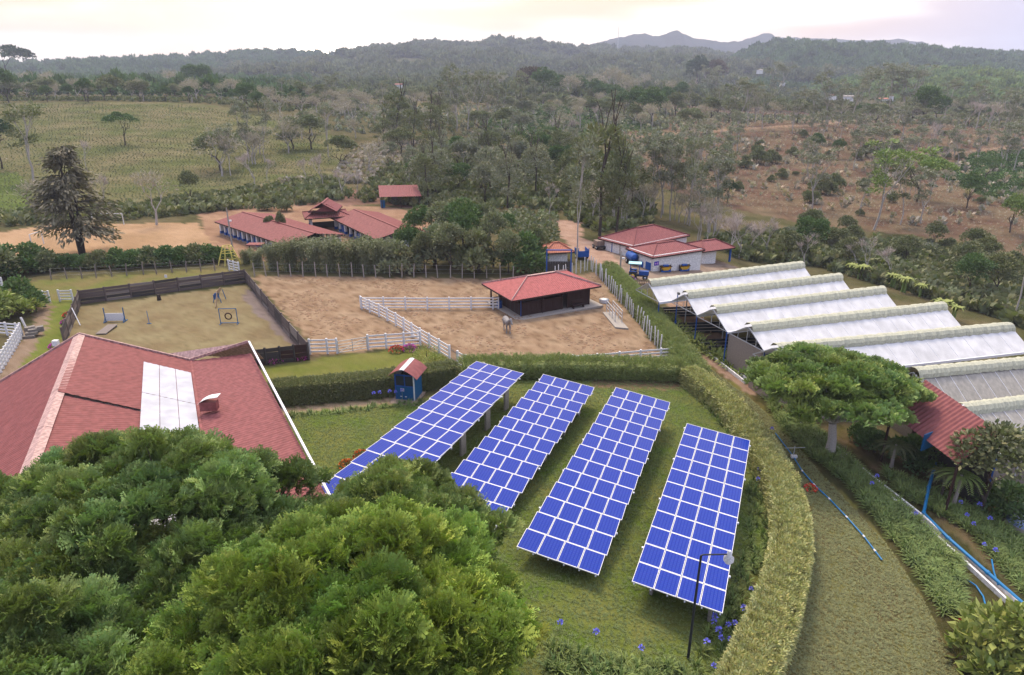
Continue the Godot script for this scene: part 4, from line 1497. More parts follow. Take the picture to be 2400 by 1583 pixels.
func filled_bed(called: String, q: PackedVector2Array, count: int, mesh: Mesh, m: Material, label: String, category: String, smin := 0.7, smax := 1.2, lift := 0.0) -> void:
	var r := RandomNumberGenerator.new()
	r.seed = hash(label)
	var xf := []
	var tn := PackedColorArray()
	for p in scatter(q, count, r):
		xf.append(Transform3D(Basis(Vector3.UP, r.randf() * TAU).scaled(Vector3.ONE * r.randf_range(smin, smax)), at(p, lift)))
		tn.append(tint(r, 0.7, 1.3))
	var o := copies(self, called, mesh, m, xf, tn)
	o.set_meta("label", label)
	o.set_meta("category", category)

func agapanthus_shape() -> Array:
	var st := MB.new()
	st.tube([Vector3.ZERO, Vector3(0.02, 0.4, 0.01), Vector3(0.03, 0.8, 0.0)], [0.012, 0.011, 0.01], 5)
	var h := LB.new()
	var r := RandomNumberGenerator.new()
	r.seed = 4
	for i in 34:
		var d := rand_dir(r)
		if d.y < -0.5:
			d.y = -d.y
		h.leaf(Vector3(0.03, 0.82, 0) + d * 0.05, d, d.cross(rand_dir(r)).normalized(), 0.11, 0.06, tint(r, 0.75, 1.4))
	return [st.done(), h.done()]

func lawns_and_hedges() -> void:
	var small := sprig(7, 0.16, 0.11, 0.06, 0.8, 21)
	var feather := sprig(11, 0.42, 0.24, 0.035, 0.45, 22)
	var gold := sprig(9, 0.24, 0.16, 0.055, 0.7, 23)
	hedge("clipped_hedge", [Vector2(-17.4, 45.11), Vector2(-13.79, 45.9), Vector2(-9.35, 47.17), Vector2(-6.37, 48.57), Vector2(-4.43, 49.7)], 1.5, 1.65, M.leaf_hedge, small, 190.0, "clipped olive-green hedge behind the blue booth", 0.07, 0.7)
	hedge("feathery_hedge", [Vector2(-3.97, 50.52), Vector2(1.82, 51.13), Vector2(8.26, 51.52), Vector2(14.67, 52.71)], 1.3, 1.35, M.leaf_soft, feather, 70.0, "loose feathery hedge at the foot of the corral, behind the solar tables", 0.3, 0.55)
	hedge("golden_hedge", [Vector2(14.86, 51.45), Vector2(15.75, 49.07), Vector2(16.47, 45.76), Vector2(16.7, 40.78), Vector2(16.55, 36.25), Vector2(15.89, 32.71), Vector2(14.74, 29.51), Vector2(13.29, 26.68), Vector2(11.74, 23.94), Vector2(10.26, 21.8), Vector2(8.92, 19.7), Vector2(7.65, 17.47)], 1.5, 1.5, M.leaf_gold, gold, 130.0, "long curving yellow-green hedge beside the solar lawn", 0.16, 0.6, 0.5)
	hedge("bamboo_hedge", [Vector2(12.25, 84.23), Vector2(13.52, 75.1), Vector2(14.38, 66.17), Vector2(15.04, 59.49), Vector2(15.33, 54.97), Vector2(15.27, 51.44)], 1.7, 1.3, M.leaf_soft, feather, 80.0, "soft bamboo hedge between the corral posts and the service path", 0.28, 0.6, 0.5)
	var strap := tuft(16, 0.55, 0.05, 0.35, 31)
	planted_strip("border_plants", [Vector2(-15.86, 42.76), Vector2(-11.41, 43.84), Vector2(-6.66, 45.42)], 0.7, tuft(16, 0.42, 0.05, 0.35, 32), M.leaf_strap, 9.0, "low strap-leaved edging along the concrete path", "border plants")
	planted_strip("border_plants", [Vector2(14.66, 51.58), Vector2(15.58, 49.2), Vector2(15.91, 44.49), Vector2(15.8, 40.67), Vector2(15.46, 37.42)], 1.3, strap, M.leaf_strap, 7.0, "blue-flowered lily border at the far bend of the hedge", "border plants")
	planted_strip("border_plants", [Vector2(15.35, 36.92), Vector2(14.43, 33.21), Vector2(12.83, 29.21), Vector2(11.23, 26.4), Vector2(9.75, 23.96), Vector2(8.37, 21.83), Vector2(7.44, 20)], 1.25, strap, M.leaf_strap, 6.5, "blue-flowered lily border at the near stretch of the hedge", "border plants")
	planted_strip("border_plants", [Vector2(1.39, 20.54), Vector2(3.59, 20.36), Vector2(6.39, 20.41), Vector2(7.77, 20.28)], 1.3, strap, M.leaf_strap, 15.0, "bright strap-leaved border at the foot of the solar lawn", "border plants", 0.8, 1.3)
	# flower heads that stand out one by one
	var ag := agapanthus_shape()
	var proto: Node3D = null
	for e in [[Vector2(14.84, 50.87), 0], [Vector2(15.27, 51.41), 0], [Vector2(15.24, 49.51), 0], [Vector2(15.72, 48.45), 0], [Vector2(15.74, 47.32), 0], [Vector2(15.81, 46.59), 0], [Vector2(16.02, 44.87), 0], [Vector2(15.92, 43.49), 0], [Vector2(16.04, 43.07), 0], [Vector2(15.59, 36.97), 1], [Vector2(15.12, 35.93), 1], [Vector2(14.9, 32.72), 1], [Vector2(11.43, 26.03), 1], [Vector2(10.51, 24.34), 1], [Vector2(10.73, 24.19), 1], [Vector2(9.83, 23.56), 1], [Vector2(8.95, 23.58), 1], [Vector2(8.79, 23.21), 1], [Vector2(9.5, 23.43), 1], [Vector2(8.9, 22.72), 1], [Vector2(8.98, 22.52), 1], [Vector2(9.35, 22.61), 1], [Vector2(8.13, 21.98), 1], [Vector2(8.24, 21.02), 1], [Vector2(-10.15, 45.03), 2], [Vector2(-9.67, 45.13), 2], [Vector2(-9.03, 45.31), 2], [Vector2(-8.57, 45.41), 2], [Vector2(-8.16, 45.66), 2], [Vector2(1.94, 21.76), 3], [Vector2(3.37, 21.41), 3], [Vector2(5.24, 21.04), 3]]:
		var o: Node3D
		var places := ["blue lily head on a tall stem at the far bend of the hedge border", "blue lily head on a tall stem in the near hedge border", "pale blue lily head against the clipped hedge by the booth", "single lilac-blue lily head standing in the open lawn"]
		if proto == null:
			proto = thing("blue_lily", places[0], "flower")
			part(proto, "stem", ag[0], M.leaf_strap)
			part(proto, "flower_head", ag[1], mat("lily_petal", Color(0.2, 0.2, 0.68), 0.7))
			M.lily_petal.vertex_color_use_as_albedo = true
			proto.set_meta("kind_name", "blue_lily")
			o = proto
			o.position = at(e[0])
		else:
			o = copy(proto, at(e[0]), rng.randf() * TAU, rng.randf_range(0.9, 1.2))
		tag(o, places[e[1]], "flower", "blue lily heads " + ["at the far bend", "near the lamp post", "by the booth", "in the lawn"][e[1]])
	booth()
	# flowering shrubs
	flower_bush(Vector2(-22.17, 51.06), 0.6, "flower_pink", "pink flowering shrub under the black plank wall", "leaf_olive")
	flower_bush(Vector2(-20.13, 53.45), 0.7, "flower_pink", "purple-pink bougainvillea at the black plank wall corner", "leaf_olive")
	flower_bush(Vector2(-18.15, 54.19), 0.55, "flower_pink", "small pink bush beside the short white fence", "leaf_olive")
	flower_bush(Vector2(-10.3, 56.2), 0.65, "flower_red", "red flowering bush below the white fence", "leaf_olive")
	flower_bush(Vector2(-9.21, 56.59), 0.65, "flower_pink", "magenta flowering bush below the white fence", "leaf_olive")
	flower_bush(Vector2(-7.5, 55.18), 1.3, "", "rounded yellow-green shrub by the small gate", "leaf_yellow")
	flower_bush(Vector2(-6.59, 53.74), 1.0, "", "low yellow-green shrub against the clipped hedge", "leaf_yellow")
	flower_bush(Vector2(-46.26, 67.1), 0.5, "flower_red", "red flowers at the arena's outer wall", "leaf_olive")
	flower_bush(Vector2(-44.9, 64.61), 0.5, "flower_pink", "magenta flowers at the arena's outer wall", "leaf_olive")
	flower_bush(Vector2(-41.32, 57.21), 0.5, "flower_pink", "magenta flowers by the farmhouse gable lamp", "leaf_olive")
	flower_bush(Vector2(14.76, 82.29), 0.7, "flower_lilac", "lilac flowering bush beside the tractor", "leaf_olive")
	flower_bush(Vector2(14.6, 80.02), 0.7, "flower_lilac", "pink flowering bush in front of the tractor", "leaf_olive")
	flower_bush(Vector2(15.03, 76.99), 0.6, "flower_lilac", "pale pink bush at the first greenhouse corner", "leaf_olive")
	flower_bush(Vector2(15.76, 69.46), 0.75, "flower_lilac", "lilac bush beside the service path", "leaf_olive")
	flower_bush(Vector2(16.62, 61.75), 0.6, "flower_lilac", "pale lilac bush below the blue lamp post", "leaf_olive")
	flower_bush(Vector2(20.17, 56.32), 0.55, "flower_red", "red flowers beside the far end of the white kerb", "leaf_strap")
	flower_bush(Vector2(21.6, 48.21), 0.5, "flower_orange", "orange flowers at the tree-side bed", "leaf_strap")
	flower_bush(Vector2(18.96, 36.89), 0.35, "flower_red", "red blossom at the hedge's outer side", "leaf_gold")
	flower_bush(Vector2(22.73, 26.52), 0.5, "flower_red", "red flowers in the lowest planting bed", "leaf_strap")
	for k in [[825,1058], [842,1045], [858,1030], [800,1075], [783,1098]]:
		pass
	flower_bush(Vector2(-9.34, 36.69), 0.45, "flower_orange", "orange flowers along the edge of the first solar table", "leaf_olive")
	flower_bush(Vector2(-9.93, 35.42), 0.45, "flower_orange", "orange-red flowers nearer the trees by the first solar table", "leaf_olive")

func flower_bush(p: Vector2, s: float, petals: String, label: String, leaves: String) -> void:
	var t := thing("flowering_shrub" if petals else "garden_shrub", label, "shrub", at(p))
	var r := RandomNumberGenerator.new()
	r.seed = hash(label)
	var b := LB.new()
	var fl := LB.new()
	for i in int(260 * s + 120):
		var d := rand_dir(r)
		d.y = absf(d.y)
		var q := d * Vector3(s, s * 0.85, s) * r.randf_range(0.55, 1.0)
		b.leaf(q, (d + rand_dir(r) * 0.6).normalized(), rand_dir(r), 0.16, 0.08, tint(r))
		if petals and r.randf() < 0.55 and d.y > 0.25:
			var e := (d + rand_dir(r) * 0.5).normalized()
			fl.leaf(d * Vector3(s, s * 0.85, s) * r.randf_range(0.95, 1.08), e, e.cross(rand_dir(r)).normalized(), 0.13, 0.12, tint(r))
	var st := MB.new()
	st.tube([Vector3(0, -0.1, 0), Vector3(0, 0.4 * s, 0)], [0.04, 0.03], 5)
	part(t, "stem", st.done(), M.bark)
	part(t, "foliage", b.done(), M[leaves])
	if petals:
		part(t, "blossom", fl.done(), M[petals])

func booth() -> void:
	var p := Vector2(-7.77, 46.49)
	var t := thing("garden_booth", "small blue booth with an arched red roof and white ridge strip", "booth", at(p), -0.22)
	var w := 1.5
	var h := 2.05
	block(t, "floor_slab", Vector3(0, 0.03, 0.35), Vector3(2.0, 0.14, 2.4), M.old_concrete)
	block(t, "front_panel", Vector3(0, 0.62, 0.75), Vector3(w, 1.05, 0.05), M.booth_blue)
	for s in [-1, 1]:
		block(t, "side_wall", Vector3(s * w / 2, h / 2 + 0.1, 0), Vector3(0.05, h, 1.5), M.white_paint if s < 0 else M.booth_blue)
		block(t, "corner_post", Vector3(s * (w / 2 - 0.03), h / 2 + 0.1, 0.77), Vector3(0.09, h, 0.09), M.white_paint if s > 0 else M.blue_paint)
		block(t, "window", Vector3(s * 0.36, 1.62, 0.74), Vector3(0.62, 0.8, 0.03), M.glass_dark)
		block(t, "window_frame", Vector3(s * 0.36, 1.2, 0.765), Vector3(0.7, 0.06, 0.06), M.blue_paint)
	block(t, "window_frame", Vector3(0, 1.62, 0.765), Vector3(0.07, 0.86, 0.06), M.blue_paint)
	block(t, "head_board", Vector3(0, 2.08, 0.765), Vector3(w, 0.1, 0.06), M.blue_paint)
	block(t, "back_wall", Vector3(0, h / 2 + 0.1, -0.75), Vector3(w, h, 0.05), M.white_paint)
	block(t, "notice", Vector3(-0.2, 0.9, 0.782), Vector3(0.28, 0.24, 0.012), M.white_paint)
	block(t, "notice_mark", Vector3(-0.26, 0.9, 0.79), Vector3(0.07, 0.1, 0.004), M.dark_metal)
	block(t, "notice_mark", Vector3(-0.14, 0.9, 0.79), Vector3(0.07, 0.1, 0.004), M.flower_red)
	for s in [-0.32, 0.05]:
		block(t, "label_plate", Vector3(s, 0.35, 0.78), Vector3(0.14, 0.07, 0.008), M.white_paint)
	# arched sheet roof
	var rf := MB.new()
	var st := MB.new()
	var n := 26
	for i in n:
		var a0 := -1.0 + 2.0 * i / n
		var a1 := -1.0 + 2.0 * (i + 1) / n
		var f := func(a: float) -> Vector3: return Vector3(a * 1.15, 2.72 - 0.52 * a * a - 0.14 * absf(a), 0)
		var q0: Vector3 = f.call(a0)
		var q1: Vector3 = f.call(a1)
		var tgt := st if absf(a0 + a1) < 0.34 else rf
		var up := Vector3(0, 0.03 if tgt == st else 0.0, 0)
		tgt.quad(q0 + up + Vector3(0, 0, 1.25), q1 + up + Vector3(0, 0, 1.25), q1 + up - Vector3(0, 0, 1.05), q0 + up - Vector3(0, 0, 1.05))
		tgt.quad(q0 + up - Vector3(0, 0.03, 1.05), q1 + up - Vector3(0, 0.03, 1.05), q1 + up + Vector3(0, -0.03, 1.25), q0 + up + Vector3(0, -0.03, 1.25))
	part(t, "roof", rf.done(), M.roof_rose)
	part(t, "ridge_strip", st.done(), M.white_paint)

func greenhouses() -> void:
	var L := [Vector3(13.95, 2.5, -67.19), Vector3(16.77, 2.5, -63.25), Vector3(18.37, 2.4, -59.13), Vector3(20.23, 2.3, -54.74), Vector3(20.89, 2.2, -50.18)]
	var R := [Vector3(32.57, 2.5, -74.45), Vector3(34.99, 2.3, -70.27), Vector3(37.95, 1.9, -66.89), Vector3(41.89, 1.5, -62.95), Vector3(45.47, 1, -58.49)]
	L.append_array([Vector3(30.03, 1.7, -46.61), Vector3(30.95, 1, -42.07)])
	R.append_array([Vector3(47.5, 0.7, -52.17), Vector3(43.71, 0.2, -46.32)])
	var labels := ["greenhouse bay nearest the white farm building", "second greenhouse bay from the farm building, open truss end over seed benches", "greenhouse bay behind the blue lamp post, benches under its end", "greenhouse bay with netting on its open end", "greenhouse bay touching the crown of the spreading tree", "dull grey-roofed greenhouse bay behind the spreading tree", "weathered beige greenhouse bay above the red-roofed shed"]
	for i in 7:
		var a: Vector3 = L[i]
		var b: Vector3 = R[i]
		var e := (b - a).normalized()
		var n := e.cross(Vector3.UP).normalized()     # towards the camera
		if n.z < 0:
			n = -n
		var mid := (a + b) * 0.5
		var o := at(Vector2(mid.x, -mid.z))
		var t := thing("greenhouse", labels[i], "greenhouse", o, 0.0, "ridged greenhouse bays in a row")
		var half: float = [2.25, 2.25, 2.3, 2.35, 2.5, 2.5, 3.2][i]
		var drop: float = [1.5, 1.5, 1.5, 1.5, 1.6, 1.9, 1.9][i]
		var m: Material = M.film if i < 5 else M.film_old
		var len := a.distance_to(b)
		var bays := 12
		var er := n * half - Vector3(0, drop, 0)
		var el := -n * half - Vector3(0, drop, 0)
		for k in bays:
			var p0 := a.lerp(b, float(k) / bays) - o
			var p1 := a.lerp(b, float(k + 1) / bays) - o
			var gap := e * 0.008
			# film panels on both slopes, sagging a little between the arches
			for s in [[er, 1], [el, -1]]:
				var dn: Vector3 = s[0]
				var mb := MB.new()
				var sag := rng.randf_range(0.0, 0.025)
				for u in 3:
					for w in 3:
						var g := func(uu: float, ww: float) -> Vector3: return p0.lerp(p1, uu) + gap * (1.0 - 2.0 * uu) + dn * (0.16 + 0.84 * ww) - Vector3(0, sag * 4.0 * uu * (1.0 - uu) * sin(PI * ww), 0)
						var q := [g.call(u / 3.0, w / 3.0), g.call((u + 1) / 3.0, w / 3.0), g.call((u + 1) / 3.0, (w + 1) / 3.0), g.call(u / 3.0, (w + 1) / 3.0)]
						if s[1] > 0:
							mb.quad(q[3], q[2], q[1], q[0])
						else:
							mb.quad(q[0], q[1], q[2], q[3])
				part(t, "film_panel", mb.done(), m)
			# arch bars
			bar(t, "arch_bar", p0 + er * 0.1 + Vector3(0, 0.02, 0), p0 + er + Vector3(0, 0.012, 0), 0.025, 0.025, M.aluminium)
		# shade-cloth ridge vent, bulging and wrinkled
		var vb := MB.new()
		var steps := 60
		var arc := [Vector2(0.62, -0.36), Vector2(0.56, -0.06), Vector2(0.36, 0.2), Vector2(0.05, 0.3), Vector2(-0.3, 0.22), Vector2(-0.55, -0.1)]
		for k in steps:
			for j in arc.size() - 1:
				var pt := func(kk: int, jj: int) -> Vector3:
					var s := float(kk) / steps
					var wr := 1.0 + 0.10 * sin(s * 190.0 + jj) * sin(s * 41.0 + i)
					var v: Vector2 = arc[jj]
					return a.lerp(b, s) - o + n * v.x * wr + Vector3(0, v.y * wr + 0.02 * sin(s * bays * TAU), 0)
				vb.quad(pt.call(k, j), pt.call(k + 1, j), pt.call(k + 1, j + 1), pt.call(k, j + 1))
		part(t, "ridge_vent", vb.done(), M.vent_cloth)
		bar(t, "gutter", a + er - o + Vector3(0, -0.08, 0), b + er - o + Vector3(0, -0.08, 0), 0.14, 0.22, M.aluminium)
		# truss at the open end
		var pa := a - o
		for s in [er, el]:
			bar(t, "truss_bar", pa + Vector3(0, -0.1, 0), pa + s, 0.06, 0.06, M.galvanised)
		bar(t, "truss_bar", pa + er, pa + el, 0.06, 0.06, M.galvanised)
		for s in [-0.5, 0.0, 0.5]:
			bar(t, "truss_bar", pa + Vector3(0, -0.15 - absf(s) * drop, 0) + n * half * s, pa - Vector3(0, drop, 0) + n * half * s, 0.04, 0.04, M.galvanised)
		# columns and netting or benches at the ends
		for k in 7:
			var q := a.lerp(b, k / 6.0) + er
			var g := ground_y(q.x, -q.z)
			bar(t, "column", q - o, Vector3(q.x, g - 0.2, q.z) - o, 0.09, 0.09, M.galvanised if k else M.blue_paint)
		if i >= 3:
			var q0 := a + er
			var q1 := a + el
			var nb := MB.new()
			nb.quad(Vector3(q0.x, ground_y(q0.x, -q0.z), q0.z) - o, Vector3(q1.x, ground_y(q1.x, -q1.z), q1.z) - o, q1 - o, q0 - o)
			part(t, "end_net", nb.done(), M.net_cloth)
		if i >= 5:
			var nb := MB.new()
			var q0 := a + er
			var q1 := b + er
			nb.quad(Vector3(q0.x, ground_y(q0.x, -q0.z), q0.z) - o, Vector3(q1.x, ground_y(q1.x, -q1.z), q1.z) - o, q1 - o, q0 - o)
			part(t, "side_net", nb.done(), M.net_cloth)
		# seed benches under the roof, dark trays on pale rails
		if i < 4:
			for r in 3:
				var c0 := a + e * 0.2 + n * (-1.7 + 0.8 * r)
				var c1 := a + e * 7.0 + n * (-1.7 + 0.8 * r)
				c0.y = ground_y(c0.x, -c0.z) + 0.55
				c1.y = ground_y(c1.x, -c1.z) + 0.55
				var bn := thing("seed_bench", "long dark seed bench under greenhouse bay number %s from the farm building" % ["one", "two", "three", "four"][i], "bench", at(Vector2(c0.x, -c0.z)), 0.0, "seed benches under bay " + ["one", "two", "three", "four"][i])
				var bo := bn.position
				bar(bn, "tray", c0 - bo, c1 - bo, 0.1, 0.52, M.dark_metal)
				for s in [-0.28, 0.28]:
					bar(bn, "edge_rail", c0 - bo + n * s + Vector3(0, 0.06, 0), c1 - bo + n * s + Vector3(0, 0.06, 0), 0.06, 0.06, M.concrete)
				for s in [0.05, 0.5, 0.95]:
					var q := c0.lerp(c1, s) - bo
					block(bn, "leg", q - Vector3(0, 0.35, 0), Vector3(0.12, 0.7, 0.4), M.old_concrete)
	# plants along the open ends
	var broad := tuft(14, 0.7, 0.13, 0.4, 61)
	planted_strip("broadleaf_bed", [Vector2(16.29, 68.21), Vector2(17.45, 62.55), Vector2(18.75, 59.46), Vector2(20.02, 56.85), Vector2(21.18, 54.38)], 1.5, broad, M.leaf_yellow, 9.0, "yellow-green broad-leaved plants along the greenhouse ends", "border plants", 1.0, 1.9)

# gable-roofed shed on a row of blue and white columns, given the ground line of its eave and its width
func barn(label: String, a: Vector2, b: Vector2, W: float, eave: float, top: float, m: Material, columns: int, extra := "") -> Node3D:
	var dir := (b - a).normalized()
	var nrm := Vector2(-dir.y, dir.x)
	if nrm.x < 0:
		nrm = -nrm
	var L := a.distance_to(b)
	var mid := (a + b) * 0.5 + nrm * W * 0.5
	var g := minf(ground_y(a.x, a.y), ground_y(b.x, b.y))
	var t := thing("long_barn", label, "barn", Vector3(mid.x, g, -mid.y), atan2(dir.y, dir.x))
	# local x along a->b, local z towards -nrm side (its sign is found below)
	var zs := 1.0 if Vector2(-dir.y, dir.x).dot(nrm) > 0 else -1.0
	var r := Node3D.new()
	r.name = "roof"
	t.add_child(r, true)
	hip_roof(r, L, W, eave, top, L, m, 0.35, 0.03)
	block(t, "floor_slab", Vector3(0, 0.05, 0), Vector3(L - 0.4, 0.3, W - 0.8), M.old_concrete)
	for s in [1.0, -1.0]:
		var z: float = s * zs * (W / 2 - 0.7)
		for i in columns:
			var x := -L / 2 + 0.5 + (L - 1.0) * i / (columns - 1)
			block(t, "column", Vector3(x, eave * 0.62, z), Vector3(0.42, eave * 0.76, 0.36), M.white_paint)
			block(t, "column_base", Vector3(x, eave * 0.14, z), Vector3(0.5, eave * 0.3, 0.44), M.blue_paint)
			if i < columns - 1 and i % 3 == 1:
				block(t, "door", Vector3(x + 0.5 * (L - 1.0) / (columns - 1), eave * 0.33, z * 0.98), Vector3(0.8 * (L - 1.0) / (columns - 1), eave * 0.6, 0.06), M.blue_paint)
		block(t, "inner_wall", Vector3(0, eave * 0.46, z * 0.55), Vector3(L - 1.2, eave * 0.9, 0.12), M.plank_black)
	for s in [-1, 1]:
		block(t, "end_wall", Vector3(s * (L / 2 - 0.6), eave * 0.48, 0), Vector3(0.12, eave * 0.95, W - 1.6), M.white_wall)
	return t

func farm_buildings() -> void:
	# the two long barns beyond the thicket
	barn("long red-roofed barn with blue and white columns, tree in front", Vector2(-47.4, 108.0), Vector2(-31.2, 92.0), 9.5, 2.1, 3.0, M.roof_red, 15)
	barn("red-roofed barn behind the small gabled pavilion", Vector2(-30.0, 112.0), Vector2(-19.5, 96.0), 8.5, 2.1, 3.0, M.roof_red, 9)
	# pavilion with a two-tier roof between them
	var p := at(Vector2(-30.8, 112.73))
	var t := thing("pavilion", "small two-tiered red-roofed pavilion between the long barns", "pavilion", p, 0.35)
	for x in [-2.6, 2.6]:
		for z in [-2.0, 2.0]:
			block(t, "column", Vector3(x, 1.3, z), Vector3(0.3, 2.6, 0.3), M.white_paint)
			block(t, "column_base", Vector3(x, 0.4, z), Vector3(0.38, 0.8, 0.38), M.blue_paint)
	var r := Node3D.new()
	r.name = "lower_roof"
	t.add_child(r, true)
	hip_roof(r, 7.2, 6.0, 2.5, 3.1, 3.6, M.roof_red, 0.35, 0.03)
	r = Node3D.new()
	r.name = "upper_roof"
	r.rotation.y = PI / 2 - 0.3
	t.add_child(r, true)
	hip_roof(r, 5.0, 4.6, 3.4, 4.7, 5.0, M.roof_rose, 0.35, 0.03)
	var g := MB.new()
	g.tri(Vector3(2.1, 3.2, -1.9), Vector3(-2.1, 3.2, -1.9), Vector3(0, 4.5, -1.9))
	g.tri(Vector3(-2.1, 3.2, 1.9), Vector3(2.1, 3.2, 1.9), Vector3(0, 4.5, 1.9))
	part(t, "gable", g.done(), M.roof_red)
	block(t, "counter", Vector3(0, 0.5, -1.4), Vector3(4.6, 1.0, 0.3), M.plank_black)
	# open machine shed
	p = at(Vector2(-21.7, 134.34))
	t = thing("open_shed", "open pole shed with a pink-red sloping roof at the wood's edge", "shed", p, 0.12)
	var b := MB.new()
	slope(b, Vector3(-4.0, 2.2, 2.4), Vector3(4.0, 2.2, 2.4), Vector3(-4.4, 3.7, -2.2), Vector3(3.2, 3.7, -2.2), 0.35, 0.03)
	part(t, "roof", b.done(), M.roof_rose)
	for x in [-3.6, 0.0, 3.6]:
		bar(t, "pole", Vector3(x, 0, 2.1), Vector3(x, 2.2, 2.1), 0.12, 0.12, M.dark_wood)
		bar(t, "pole", Vector3(x, 0, -2.0), Vector3(x, 3.6, -2.0), 0.12, 0.12, M.dark_wood)
	block(t, "back_wall", Vector3(0.8, 1.4, -1.8), Vector3(5.6, 2.6, 0.1), M.plank_wood)
	var d := thing("water_drum", "dark blue drum at the open shed's corner post", "drum", p + Vector3(-3.3, 0, 1.9))
	var db := MB.new()
	db.tube([Vector3.ZERO, Vector3(0, 0.2, 0), Vector3(0, 1.35, 0), Vector3(0, 1.42, 0)], [0.4, 0.45, 0.45, 0.38], 12)
	part(d, "body", db.done(), M.booth_blue)
	# white farm buildings
	white_building("white farm building with red hipped roof, blue door and purple sign", Vector2(18.7, 88.06), Vector2(26.13, 92.04), 5.2, 2.9, 3.9, 3.0, true)
	white_building("larger white farm building set back by the dirt road, red hipped roof", Vector2(17.12, 94.54), Vector2(26.37, 101.65), 6.4, 2.9, 4.5, 3.4, false)
	# covered annex with blue posts
	p = at(Vector2(29, 99.05))
	t = thing("annex", "low red-roofed annex with blue posts beside the white farm building", "annex", p, 0.45)
	r = Node3D.new()
	r.name = "roof"
	t.add_child(r, true)
	hip_roof(r, 6.0, 5.0, 2.2, 3.1, 2.4, M.roof_rose, 0.3, 0.025)
	block(t, "wall", Vector3(-1.2, 1.1, 0), Vector3(2.6, 2.2, 3.6), M.white_wall)
	block(t, "door", Vector3(0.14, 0.95, 0.4), Vector3(0.05, 1.9, 0.9), M.dark_wood)
	for z in [-2.0, 2.0]:
		block(t, "post", Vector3(2.6, 1.1, z), Vector3(0.22, 2.2, 0.22), M.blue_paint)
	# small house with a clay roof and the wooden gate
	p = at(Vector2(5.98, 90.84))
	t = thing("gatehouse", "small white house with an orange clay roof behind the thicket", "house", p, 0.2)
	block(t, "wall", Vector3(0, 0.8, 0), Vector3(2.6, 1.6, 2.4), M.white_wall)
	r = Node3D.new()
	r.name = "roof"
	t.add_child(r, true)
	hip_roof(r, 4.2, 3.6, 1.6, 2.6, 0.5, M.roof_clay, 0.25, 0.03)
	p = at(Vector2(5.91, 83.27))
	t = thing("yard_gate", "tall blue gate frame with dark board doors", "gate", p, 0.0)
	for x in [-1.55, 1.5]:
		block(t, "frame_post", Vector3(x, 1.7, 0), Vector3(0.16, 3.4, 0.16), M.blue_paint)
	block(t, "lintel", Vector3(0, 3.3, 0), Vector3(3.1, 0.14, 0.14), M.blue_paint)
	for i in 14:
		block(t, "board", Vector3(-1.36 + 0.205 * i, 0.95, 0.02 * (i % 2)), Vector3(0.19, 1.8, 0.04), M.plank_black)
	# blue farm trailer
	p = at(Vector2(9.7, 92.7))
	t = thing("cattle_trailer", "empty blue box trailer parked on the dirt road", "trailer", p, 0.15)
	block(t, "bed", Vector3(0, 0.5, 0), Vector3(1.5, 0.1, 2.2), M.blue_paint)
	block(t, "side_board", Vector3(-0.75, 0.95, 0), Vector3(0.06, 0.9, 2.2), M.blue_paint)
	block(t, "side_board", Vector3(0.75, 0.95, 0), Vector3(0.06, 0.9, 2.2), M.blue_paint)
	block(t, "tail_board", Vector3(0, 0.9, 1.1), Vector3(1.5, 0.8, 0.06), M.blue_paint)
	for x in [-0.72, 0.72]:
		block(t, "corner_stake", Vector3(x, 1.2, 1.08), Vector3(0.08, 1.1, 0.08), M.blue_paint)
		var w := wheel(t, 0.32, 0.2)
		w.position = Vector3(x * 1.1, 0.32, 0.1)
	# pale pickup with a boxed load
	p = at(Vector2(12.89, 99.29))
	t = thing("loaded_cart", "small dark cart stacked with pale crates on the road verge", "cart", p, 0.3)
	block(t, "bed", Vector3(0, 0.5, 0), Vector3(1.3, 0.14, 2.0), M.dark_metal)
	for i in 5:
		block(t, "crate_row", Vector3(-0.5 + 0.25 * i, 0.95, 0.05 * (i % 2)), Vector3(0.23, 0.75, 1.2), M.old_concrete)
	for x in [-0.62, 0.62]:
		for z in [-0.6, 0.6]:
			var w := wheel(t, 0.3, 0.18)
			w.position = Vector3(x, 0.3, z)
	tank_trailer()
	tractor()
	for e in [[Vector2(20.56, 88.37), "yellow and blue spreader hopper nearer the farm building's blue door"], [Vector2(23.48, 90.1), "yellow and blue spreader hopper at the farm building's far end"]]:
		t = thing("spreader_hopper", e[1], "spreader", at(e[0]), 0.25, "hoppers against the farm wall")
		var h := MB.new()
		var c0 := [Vector3(-0.75, 0.75, 0.3), Vector3(0.75, 0.75, 0.3), Vector3(0.75, 0.75, -0.3), Vector3(-0.75, 0.75, -0.3)]
		var c1 := [Vector3(-0.35, 0.25, 0.15), Vector3(0.35, 0.25, 0.15), Vector3(0.35, 0.25, -0.15), Vector3(-0.35, 0.25, -0.15)]
		for i in 4:
			h.quad(c1[i], c1[(i + 1) % 4], c0[(i + 1) % 4], c0[i])
		part(t, "hopper", h.done(), M.yellow_paint)
		block(t, "rim", Vector3(0, 0.8, 0.3), Vector3(1.6, 0.1, 0.06), M.dark_wood)
		block(t, "rim", Vector3(0, 0.8, -0.3), Vector3(1.6, 0.1, 0.06), M.dark_wood)
		block(t, "seed_box", Vector3(0, 0.9, 0), Vector3(0.7, 0.2, 0.4), M.blue_paint)
		block(t, "frame", Vector3(0, 0.15, 0), Vector3(1.4, 0.2, 0.4), M.blue_paint)
		for s in [-1, 1]:
			block(t, "leg", Vector3(s * 0.72, 0.5, 0), Vector3(0.08, 1.0, 0.08), M.dark_wood)

